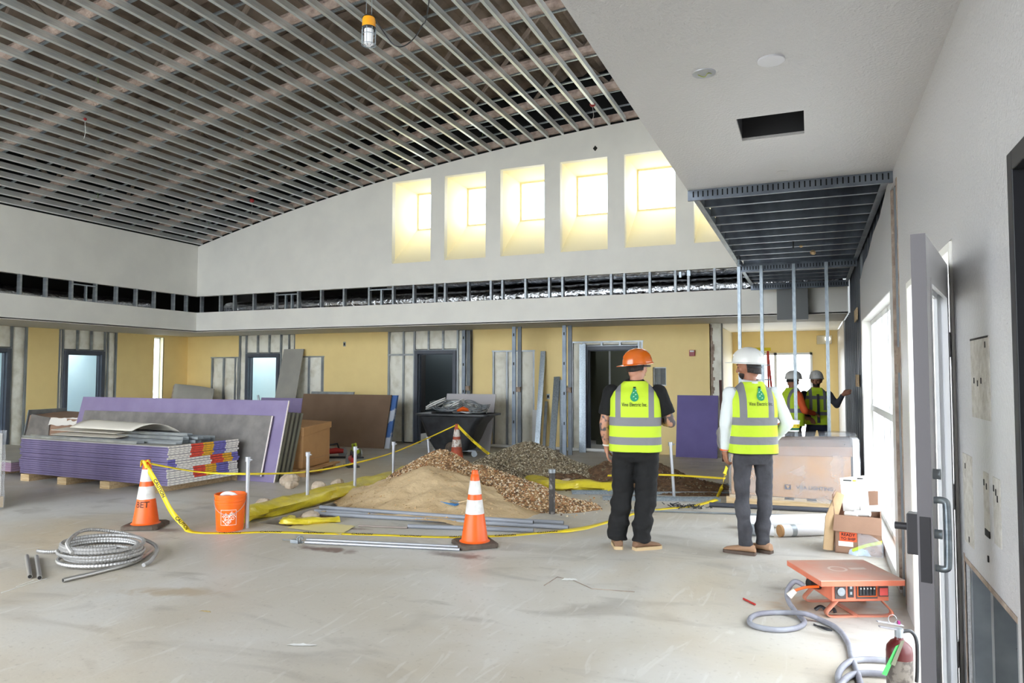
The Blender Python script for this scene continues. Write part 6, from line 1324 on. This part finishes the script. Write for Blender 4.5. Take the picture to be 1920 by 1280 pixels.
def vest_mat(name, base, bands, strap, top, edge=None):
    if name in MATS: return MATS[name]
    m = bpy.data.materials.new(name); m.use_nodes = True; MATS[name] = m; nt = m.node_tree; b = nt.nodes['Principled BSDF']; L = nt.links
    tc = nt.nodes.new('ShaderNodeTexCoord'); sp = nt.nodes.new('ShaderNodeSeparateXYZ'); L.new(tc.outputs['Object'], sp.inputs[0])
    def mth(op, a, v=None, b2=None):
        n = nt.nodes.new('ShaderNodeMath'); n.operation = op; L.new(a, n.inputs[0])
        if b2 is not None: L.new(b2, n.inputs[1])
        elif v is not None: n.inputs[1].default_value = v
        return n.outputs[0]
    z, ax = sp.outputs[2], mth('ABSOLUTE', sp.outputs[0])
    def rng(s, lo, hi): return mth('MULTIPLY', mth('GREATER_THAN', s, lo), None, mth('LESS_THAN', s, hi))
    tot = None
    for lo, hi in bands: r = rng(z, lo, hi); tot = r if tot is None else mth('ADD', tot, None, r)
    r = mth('MULTIPLY', rng(ax, *strap), None, mth('GREATER_THAN', z, top)); tot = mth('MINIMUM', mth('ADD', tot, None, r), 1)
    mx = nt.nodes.new('ShaderNodeMix'); mx.data_type = 'RGBA'; mx.inputs[6].default_value = (*lin(base), 1); mx.inputs[7].default_value = (*lin((128, 128, 132)), 1); L.new(tot, mx.inputs[0]); col = mx.outputs[2]
    if edge: m2 = nt.nodes.new('ShaderNodeMix'); m2.data_type = 'RGBA'; L.new(col, m2.inputs[6]); m2.inputs[7].default_value = (*lin((30, 30, 30)), 1); L.new(mth('LESS_THAN', z, edge), m2.inputs[0]); col = m2.outputs[2]
    L.new(col, b.inputs['Base Color']); b.inputs['Roughness'].default_value = .7
    n2 = nt.nodes.new('ShaderNodeTexNoise'); n2.inputs['Scale'].default_value = 7; n2.inputs['Detail'].default_value = 3; L.new(tc.outputs['Object'], n2.inputs[0])
    bp = nt.nodes.new('ShaderNodeBump'); bp.inputs['Strength'].default_value = .35; bp.inputs['Distance'].default_value = .04; L.new(n2.outputs[0], bp.inputs['Height']); L.new(bp.outputs[0], b.inputs['Normal'])
    return m
def fold(a, zs, sc=5.0, seed=0):
    def f(c, n): return a * (mnoise.noise(Vector((c.x * sc + seed, c.y * sc, c.z * zs))) + .5 * mnoise.noise(Vector((c.x * sc * 2.3, c.y * sc * 2.3 + seed, c.z * zs * 1.9))))
    return f
def person(loc, rz, lab, P):
    t = thing('person', loc, rz, lab, 'person', P.get('group')); g = P.get('girth', 1.0); vx = P.get('voxel', .006); sk = P['skin']
    HC = Vector(P.get('head', (0, .02, 1.665))); hy = P['head_yaw']; Rh = Matrix.Rotation(hy, 3, 'Z') @ Matrix.Rotation(P.get('head_pitch', 0), 3, 'X')
    J = P['J']; mb = MB()
    mb.rings([ering(0, 0, z, rx * g, ry * g, 20) for z, rx, ry in ((.86, .12, .09), (.95, .15, .10), (1.1, .13, .09), (1.3, .155, .095), (1.42, .14, .08), (1.49, .07, .06), (1.5, .05, .05))])
    capsule(mb, (0, 0, 1.42), HC + Vector((0, -.012, -.07)), .062 * g ** .5, .056 * g ** .5)
    def H(v): return HC + Rh @ Vector(v)
    hb = MB().sphere((0, 0, .015), .1, 0, .80, 1.0, 1.13, 24, 14); hb.sphere((0, .035, -.055), .062, 0, .86, .92, .95, 18, 10); hb.sphere((0, -.02, -.045), .066, 0, .95, .95, 1, 16, 10)
    hb.sphere((0, .068, -.088), .026, 0, 1.1, .8, .8, 10, 7); capsule(hb, (0, .094, .012), (0, .112, -.028), .009, .014, 8); hb.sphere((0, .084, .028), .03, 0, 1.9, .6, .45, 12, 7)
    hb.sphere((0, .092, -.058), .016, 0, 1.5, .6, .6, 10, 6)
    for s_ in (-1, 1): hb.sphere((.081 * s_, -.008, -.012), .030, 0, .34, .62, 1.05, 10, 8); hb.sphere((.045 * s_, .062, -.02), .024, 0, 1, .8, .8, 10, 7)
    hb.v = [tuple(H(v)) for v in hb.v]; mb.add(hb.v, hb.f)
    for s_ in ('L', 'R'):
        sh, el, wr_ = [Vector(q) for q in J['arm' + s_]]; capsule(mb, sh, el, .052 * g ** .6, .041 * g ** .6); capsule(mb, el, el.lerp(wr_, .4), .042 * g ** .6, .043 * g ** .6); capsule(mb, el.lerp(wr_, .4), wr_, .042 * g ** .6, .027 * g ** .4)
        hd, pn, th, cu = J['hand' + s_]; hand(mb, wr_, hd, pn, th, cu, P.get('hand_scale', 1.04))
        hp, kn, an = [Vector(q) for q in J['leg' + s_]]; capsule(mb, hp, kn, .075, .052); capsule(mb, kn, an, .052, .04)
    body = remeshed(mb, 'body', [sk, P.get('arm_skin', sk)], vx, t, smooth=4)
    if 'arm_skin' in P:
        me = body.data; el = {s_: Vector(J['arm' + s_][1]) for s_ in 'LR'}; wr2 = {s_: Vector(J['arm' + s_][2]) for s_ in 'LR'}
        for f in me.polygons:
            c = f.center
            if c.z < 1.42 and abs(c.x) > .15 and min((c - wr2['L']).length, (c - wr2['R']).length) > .04 and c.z > .93: f.material_index = 1
    for s_ in (-1, 1):
        MB().sphere(H((.032 * s_, .084, .008)), .011, 0, 1, 1, 1, 10, 7).build('eye', M_eye, t, smooth=True)
        MB().tube([H((.018 * s_, .098, .030)), H((.034 * s_, .097, .034)), H((.05 * s_, .084, .030))], .0045, 6).build('eyebrow', M_hair, t, smooth=True)
    MB().tube([H((-.020, .098, -.056)), H((0, .105, -.055)), H((.020, .098, -.056))], .004, 6).build('lips', M_lip, t, smooth=True)
    if P.get('beard'):
        bb = MB().sphere((0, .040, -.068), .0625, 0, .90, .95, .74, 16, 10); bb.v = [tuple(H(v)) for v in bb.v]; bb.build('beard', M_hair, t, smooth=True)
    # hair: cap from the nape up, under the helmet
    hr = MB(); hr.grid(28, 8, lambda u, v: tuple(H((.0865 * math.cos(a_ := (PI * 1.02 + PI * .96 * u)) * (1 - .05 * (1 - v)), .100 * math.sin(a_) * (1 - .12 * (1 - v)) + .0, -.055 - P.get('nape', 0) * (1 - v) + .10 * v + .028 * (abs(math.cos(a_)) ** 3)))))
    o = hr.build('hair', M_hair, t, smooth=True); md = o.modifiers.new('t', 'SOLIDIFY'); md.thickness = .012; md.offset = 1
    # helmet
    hh = P['helmet']; Rm = Matrix.Rotation(hh['yaw'], 3, 'Z') @ Matrix.Rotation(hh.get('pitch', 0), 3, 'X'); O = HC + Rh @ Vector((0, 0, .045)) + Vector(hh.get('off', (0, 0, 0)))
    dome = MB().lathe([(.122, -.012), (.121, .0), (.117, .03), (.106, .065), (.085, .095), (.055, .115), (.022, .124), (.001, .126)], 36, (0, 0, 0), 0, None, .98, 1.2); dome.v = [(x, y, z * 1.1) for x, y, z in dome.v]
    rim = []
    for k in range(37):
        a = 2 * PI * k / 36; c_, s_ = math.cos(a), math.sin(a); ext = .010 + (.048 * max(0, s_) ** 2.2); rim.append((a, c_, s_, ext))
    for (a, c_, s_, e0), (a2, c2_, s2, e1) in zip(rim, rim[1:]):
        dome.add([(.121 * c_, .1476 * s_, -.004), (.121 * c2_, .1476 * s2, -.004), ((.121 + e1) * c2_, (.1476 + e1) * s2, -.014), ((.121 + e0) * c_, (.1476 + e0) * s_, -.014)], [(0, 1, 2, 3)])
        dome.add([(.121 * c_, .1476 * s_, -.010), (.121 * c2_, .1476 * s2, -.010), ((.121 + e1) * c2_, (.1476 + e1) * s2, -.018), ((.121 + e0) * c_, (.1476 + e0) * s_, -.018)], [(3, 2, 1, 0)])
        dome.add([((.121 + e0) * c_, (.1476 + e0) * s_, -.014), ((.121 + e1) * c2_, (.1476 + e1) * s2, -.014), ((.121 + e1) * c2_, (.1476 + e1) * s2, -.018), ((.121 + e0) * c_, (.1476 + e0) * s_, -.018)], [(0, 1, 2, 3)])
    dome.v = [tuple(O + Rm @ Vector(v)) for v in dome.v]; he = dome.build('helmet', hh['mat'], t, smooth=True)
    for dx in ((-.045, 0, .045) if hh.get('ridges') else (0,)):
        rd = MB().tube([(dx, .1476 * 1.0 * math.sin(a) * (1 - abs(dx) * 2), .006 + .122 * math.cos(a) * (1 - abs(dx) * 3)) for a in [(-1.15 + 2.3 * k / 14) for k in range(15)]], .009, 8); rd.v = [tuple(O + Rm @ Vector(v)) for v in rd.v]; rd.build('ridge', hh['mat'], he, smooth=True)
    sb = MB().tube([(.100 * math.cos(a), .115 * math.sin(a), -.03 - .012 * math.sin(-a)) for a in [PI * (1.05 + .9 * k / 12) for k in range(13)]], .009, 7); sb.v = [tuple(O + Rm @ Vector(v)) for v in sb.v]; sb.build('suspension_band', M_blk, he, smooth=True)
    # trousers
    tr = MB(); pr_ = P['trousers']; rt, rk, ra = pr_['r']
    tr.rings([ering(0, 0, z, rx * g, ry * g, 24, 2.3) for z, rx, ry in ((.80, .13, .11), (.86, .172, .13), (.95, .178, .132), (1.03, .168, .122), (1.06, .164, .118))])
    for s_ in ('L', 'R'):
        hp, kn, an = [Vector(q) for q in J['leg' + s_]]; capsule(tr, hp, kn, rt * g, rk * g, 18); capsule(tr, kn, an + Vector((0, 0, .05)), rk * g, ra * g, 18); tr.tube([an + Vector((0, 0, .12)), an + Vector((0, 0, -.015))], [ra * g, ra * g * 1.04], 18)
    base = fold(pr_.get('fold', .012), 11, 5, 2); o = remeshed(tr, 'trousers', pr_['mat'], P.get('cvox', .011), t, smooth=5, disp=lambda c, n: base(c, n) * (1.25 if c.z < .55 else .8))
    # shirt
    sh_ = P['shirt']; tm = MB(); tx, ty = P['torso']
    tm.rings([ering(0, cy, z, tx * a, ty * b_, 28, 2.5) for z, a, b_, cy in ((.90, .93, .98, 0), (1.0, .97, 1.0, 0), (1.12, 1.0, 1.0, 0), (1.28, 1.0, .98, 0), (1.38, .97, .90, 0), (1.44, .84, .74, 0), (1.485, .58, .56, 0), (1.515, .36, .46, .0), (1.53, .33, .44, 0))])
    for s_ in ('L', 'R'):
        sh, el, wr_ = [Vector(q) for q in J['arm' + s_]]
        if sh_['sleeve'] == 'short': capsule(tm, sh + Vector((0, 0, -.01)), sh.lerp(el, .35), .076 * g ** .7, .07 * g ** .7, 16); tm.tube([sh.lerp(el, .2), sh.lerp(el, .74)], [.073 * g ** .7, .068 * g ** .7], 18)
        else: capsule(tm, sh + Vector((0, 0, -.01)), el, .070, .056, 16); capsule(tm, el, el.lerp(wr_, .8), .056, .044, 16); tm.tube([el.lerp(wr_, .5), el.lerp(wr_, 1.0)], [.049, .040], 16)
    remeshed(tm, 'shirt', sh_['mat'], P.get('cvox', .011), t, smooth=5, disp=fold(.007, 9, 8, 5))
    # vest
    if 'vest' in P:
        ve = P['vest']; vm = MB(); q = .016; z0 = ve.get('z0', .895)
        vm.rings([ering(0, cy, z, tx * a + q, ty * b_ + q, 32, 2.6) for z, a, b_, cy in ((z0, 1.0, 1.06, 0), (1.0, 1.0, 1.04, 0), (1.12, 1.0, 1.02, 0), (1.28, 1.0, 1.0, 0), (1.38, .97, .93, 0), (1.445, .86, .78, 0), (1.49, .64, .62, 0), (1.53, .44, .54, 0), (1.545, .38, .5, 0))])
        vo = remeshed(vm, 'vest', ve['mat'], P.get('cvox', .011) * .8, t, smooth=3, disp=fold(.006, 5, 7, 9), fit=.4)
        bvh = BVHTree.FromPolygons([v.co.copy() for v in vo.data.vertices], [tuple(p.vertices) for p in vo.data.polygons])
        def onback(x, z, lift=.003):
            h = bvh.ray_cast(Vector((x, -1, z)), Vector((0, 1, 0)))[0]; return (x, (h.y if h else -ty - q) - lift, z)
        if ve.get('logo'):
            s_, cx, cz = ve['logo']
            lettering('Vine Electric Inc.', .048 * s_, lambda x, y: onback(cx + x * .66, cz + y, .006), M_ink, vo, space=1.06, bold=.0004)
            gm = mat('logo_green', (38, 150, 104), .5); 
            bp_ = [(0, .150), (.012, .148), (.016, .135), (.018, .12), (.028, .10), (.036, .082), (.038, .065), (.033, .048), (.022, .036), (.008, .030), (0, .029)]; out = [(x, z) for x, z in bp_] + [(-x, z) for x, z in bp_[-2:0:-1]]
            m = MB(); cc = (0, .08); ctr = onback(cx + cc[0], cz + cc[1] * s_, .005); pts = [onback(cx + x * s_, cz + z * s_, .005) for x, z in out]; n = len(pts); m.add([ctr] + pts, [(0, 1 + (k + 1) % n, 1 + k) for k in range(n)]); m.build('bulb_logo', gm, vo)
            for k in range(5): yy = .05 + .018 * k; m = MB().add([onback(cx + (-.018 if k % 2 else .004) * s_, cz + yy * s_, .007), onback(cx + (.0 if k % 2 else .020) * s_, cz + (yy + .004) * s_, .007), onback(cx + (-.004 if k % 2 else .012) * s_, cz + (yy + .014) * s_, .007)], [(0, 1, 2)]); m.build('leaf_mark', mat('pale_leaf', (196, 232, 206), .5), vo)
            MB().add([onback(cx - .012 * s_, cz + .15 * s_, .006), onback(cx + .012 * s_, cz + .15 * s_, .006), onback(cx + .012 * s_, cz + .162 * s_, .006), onback(cx - .012 * s_, cz + .162 * s_, .006)], [(0, 1, 2, 3)]).build('bulb_base', M_ink, vo)
    if sh_.get('collar'): MB().tube([(.075 * math.cos(a), .07 * math.sin(a) - .005, 1.545 + .012 * math.sin(a)) for a in [2 * PI * k / 24 for k in range(25)]], .014, 8, flat=1.6).build('collar', sh_['collar'], t, smooth=True)
    # shoes
    for s_ in ('L', 'R'):
        an = Vector(J['leg' + s_][2]); fy = J['foot' + s_]; F = MB(); R3 = Matrix.Rotation(fy, 3, 'Z')
        prof = [(-.085, .030, .050, .0), (-.075, .040, .085, 0), (-.03, .044, .105, 0), (.02, .044, .098, 0), (.07, .047, .074, 0), (.13, .050, .060, 0), (.175, .042, .048, 0), (.195, .022, .034, 0)]
        rg = []
        for y, w, h, z in prof: rg.append([(w * math.cos(a), y, .022 + (h - .022) * .5 + (h - .022) * .5 * math.sin(a)) for a in [2 * PI * k / 16 for k in range(16)]])
        F.rings(rg); F.v = [tuple(Vector((an.x, an.y, 0)) + R3 @ Vector(v)) for v in F.v]; so2 = F.build('shoe', P['shoe'], t, smooth=True)
        F = MB(); F.rings([[(.92 * w * c, y, z) for (y, w, c) in ([(y, w, 1) for y, w, h, _ in prof] + [(y, w, -1) for y, w, h, _ in prof[::-1]])] for z in (0.0, .028)]); F.v = [tuple(Vector((an.x, an.y, 0)) + R3 @ Vector((v[0] * 1.1, v[1] * 1.02, v[2]))) for v in F.v]; F.build('sole', P['sole'], so2)
    return t
LIME = (196, 226, 48)
M_denim = mat('grey_jeans', (52, 52, 57), .85, var=(78, 78, 84), scale=5, bump=.5, bscale=16)
M_blkt = mat('black_trousers', (15, 15, 16), .85, bump=.4, bscale=14); M_blks = mat('black_cotton', (15, 15, 16), .9, bump=.3, bscale=20)
m1 = G(1190, 1030)
p1 = person((m1.x, m1.y + .05, 0), .20, 'person in an orange helmet and yellow safety vest over black clothes, seen from behind', dict(
    skin=M_skin, arm_skin=M_tattoo, girth=1.17, torso=(.225, .165), head=(.02, .03, 1.67), head_yaw=-.75, head_pitch=-.15,
    J=dict(armL=((-.215, 0, 1.44), (-.285, -.02, 1.15), (-.265, .05, .92)), armR=((.215, 0, 1.44), (.325, .0, 1.16), (.20, .22, 1.18)),
           handL=((.05, .15, -1), (1, .1, 0), (0, 1, 0), .45), handR=((-.7, .6, .1), (0, -.2, -1), (0, .3, 1), .8),
           legL=((-.10, 0, .90), (-.125, .03, .50), (-.165, .0, .09)), legR=((.11, 0, .90), (.095, .03, .50), (.055, -.03, .09)), footL=.15, footR=-1.05),
    helmet=dict(mat=mat('orange_helmet', (212, 104, 30), .18, coat=.6), yaw=-.75 + 2.75, pitch=-.10, off=(0, -.01, .0)),
    trousers=dict(mat=M_blkt, r=(.098, .083, .076), fold=.02), shirt=dict(mat=M_blks, sleeve='short', collar=M_blks),
    vest=dict(mat=vest_mat('lime_vest', LIME, [(1.135, 1.215), (.965, 1.035)], (.125, .175), 1.2, .90), logo=(1.0, .0, 1.33)), shoe=mat('tan_suede', (136, 104, 80), .8, bump=.2, bscale=30), sole=mat('gum_sole', (206, 180, 140), .7)))
wb_ = MB().tube([Vector((-.264, .045, .945)) + Vector((.036 * math.cos(a), .034 * math.sin(a), .006 * math.sin(a))) for a in [2 * PI * k / 16 for k in range(17)]], .008, 6).build('watch', mat('white_strap', (232, 230, 226), .4), p1, smooth=True)
m2 = G(1413, 1040)
p2 = person((m2.x, m2.y + .05, 0), .42, 'dark-haired person in a white helmet, yellow vest, white shirt and grey jeans, seen from behind', dict(
    skin=M_skin2, girth=1.0, torso=(.20, .14), head=(-.01, .035, 1.675), head_yaw=.95, head_pitch=-.12, beard=True, nape=.025,
    J=dict(armL=((-.195, 0, 1.44), (-.25, -.03, 1.16), (-.235, .05, .92)), armR=((.195, 0, 1.44), (.295, -.07, 1.17), (.20, .10, .99)),
           handL=((.1, .15, -1), (1, .1, 0), (0, 1, 0), .6), handR=((-.5, .6, -.5), (-.3, -.6, -.2), (0, .3, 1), .7),
           legL=((-.09, 0, .90), (-.10, .02, .49), (-.08, -.02, .09)), legR=((.095, 0, .90), (.12, .04, .49), (.10, .05, .09)), footL=1.0, footR=.75),
    helmet=dict(mat=mat('white_helmet', (232, 232, 228), .3, coat=.3), yaw=.95, pitch=.05, ridges=True),
    trousers=dict(mat=M_denim, r=(.088, .066, .062), fold=.013), shirt=dict(mat=mat('white_shirt', (228, 234, 236), .75, bump=.4, bscale=14), sleeve='long', collar=mat('white_collar', (220, 222, 224), .7)),
    vest=dict(mat=vest_mat('lime_vest_b', LIME, [(1.155, 1.225), (.985, 1.055)], (.095, .155), 1.2, .905), logo=(.95, .03, 1.345)), shoe=mat('tan_leather', (172, 134, 104), .6), sole=mat('dark_sole', (92, 76, 66), .7)))
MB().tube([Vector((-.235, .05, .925)) + Vector((.038 * math.cos(a), .036 * math.sin(a), 0)) for a in [2 * PI * k / 16 for k in range(17)]], .010, 6).build('orange_cuff', M_or, p2, smooth=True)
x3 = YP(1488, 700, 12.1).x
p3_ = person((x3 - .03, 12.1, 0), -1.0, 'person with orange sleeves, yellow vest and pale helmet behind the thin corridor stud', dict(
    skin=M_skin2, girth=1.05, torso=(.20, .15), head_yaw=-.2, head_pitch=-.3, voxel=.010, cvox=.014,
    J=dict(armL=((-.2, 0, 1.43), (-.24, .02, 1.15), (-.1, .22, 1.05)), armR=((.2, 0, 1.43), (.25, .08, 1.15), (.12, .34, 1.10)), handL=((.3, .8, -.3), (.5, -.3, -.5), (0, .2, 1), .5), handR=((-.3, .9, -.2), (-.3, 0, -1), (-.8, .3, .3), .5),
           legL=((-.09, 0, .90), (-.10, .02, .49), (-.11, 0, .09)), legR=((.09, 0, .90), (.10, .04, .49), (.11, 0, .09)), footL=.1, footR=-.1),
    helmet=dict(mat=mat('pale_grey_helmet', (206, 204, 200), .4), yaw=-.2), trousers=dict(mat=M_blkt, r=(.09, .075, .07)), shirt=dict(mat=mat('orange_shirt', (232, 98, 48), .75), sleeve='long'),
    vest=dict(mat=vest_mat('lime_vest_c', LIME, [(1.12, 1.19), (1.30, 1.0)], (.10, .155), 1.18)), shoe=M_blk, sole=M_blk)); p3_.scale = (.91, .91, .91)
x4 = YP(1530, 700, 12.5).x
p4_ = person((x4, 12.5, 0), PI + .15, 'person facing the camera in a dark jacket and vest, one hand on the corridor studs', dict(
    skin=M_skin2, girth=1.0, torso=(.19, .14), head_yaw=-.3, head_pitch=-.05, voxel=.010, cvox=.014, beard=True,
    J=dict(armL=((-.2, 0, 1.43), (-.32, .05, 1.24), (-.40, .16, 1.42)), armR=((.2, 0, 1.43), (.27, -.02, 1.17), (.15, .18, 1.02)), handL=((-.7, .3, .4), (-.3, -.9, 0), (0, 0, 1), .3), handR=((-.4, .7, -.5), (0, -.3, -1), (-.5, .3, .8), .6),
           legL=((-.09, 0, .90), (-.12, .02, .49), (-.14, 0, .09)), legR=((.09, 0, .90), (.15, .04, .49), (.22, 0, .09)), footL=.1, footR=-.1),
    helmet=dict(mat=mat('white_helmet_b', (224, 222, 218), .4), yaw=-.3, ridges=True), trousers=dict(mat=mat('navy_trousers', (44, 50, 72), .8), r=(.09, .075, .07)), shirt=dict(mat=mat('dark_grey_jacket', (66, 66, 74), .8), sleeve='long'),
    vest=dict(mat=vest_mat('lime_vest_d', LIME, [(1.06, 1.12), (1.34, 1.40)], (.09, .14), 1.15)), shoe=M_blk, sole=M_blk)); p4_.scale = (.91, .91, .91)
MB().grid(3, 10, lambda u, v: (-.022 + .044 * u, .19 - .03 * max(0, v - .6) * 2.5, .93 + .5 * v)).build('jacket_front', mat('dark_grey_jacket', (66, 66, 74)), p4_)
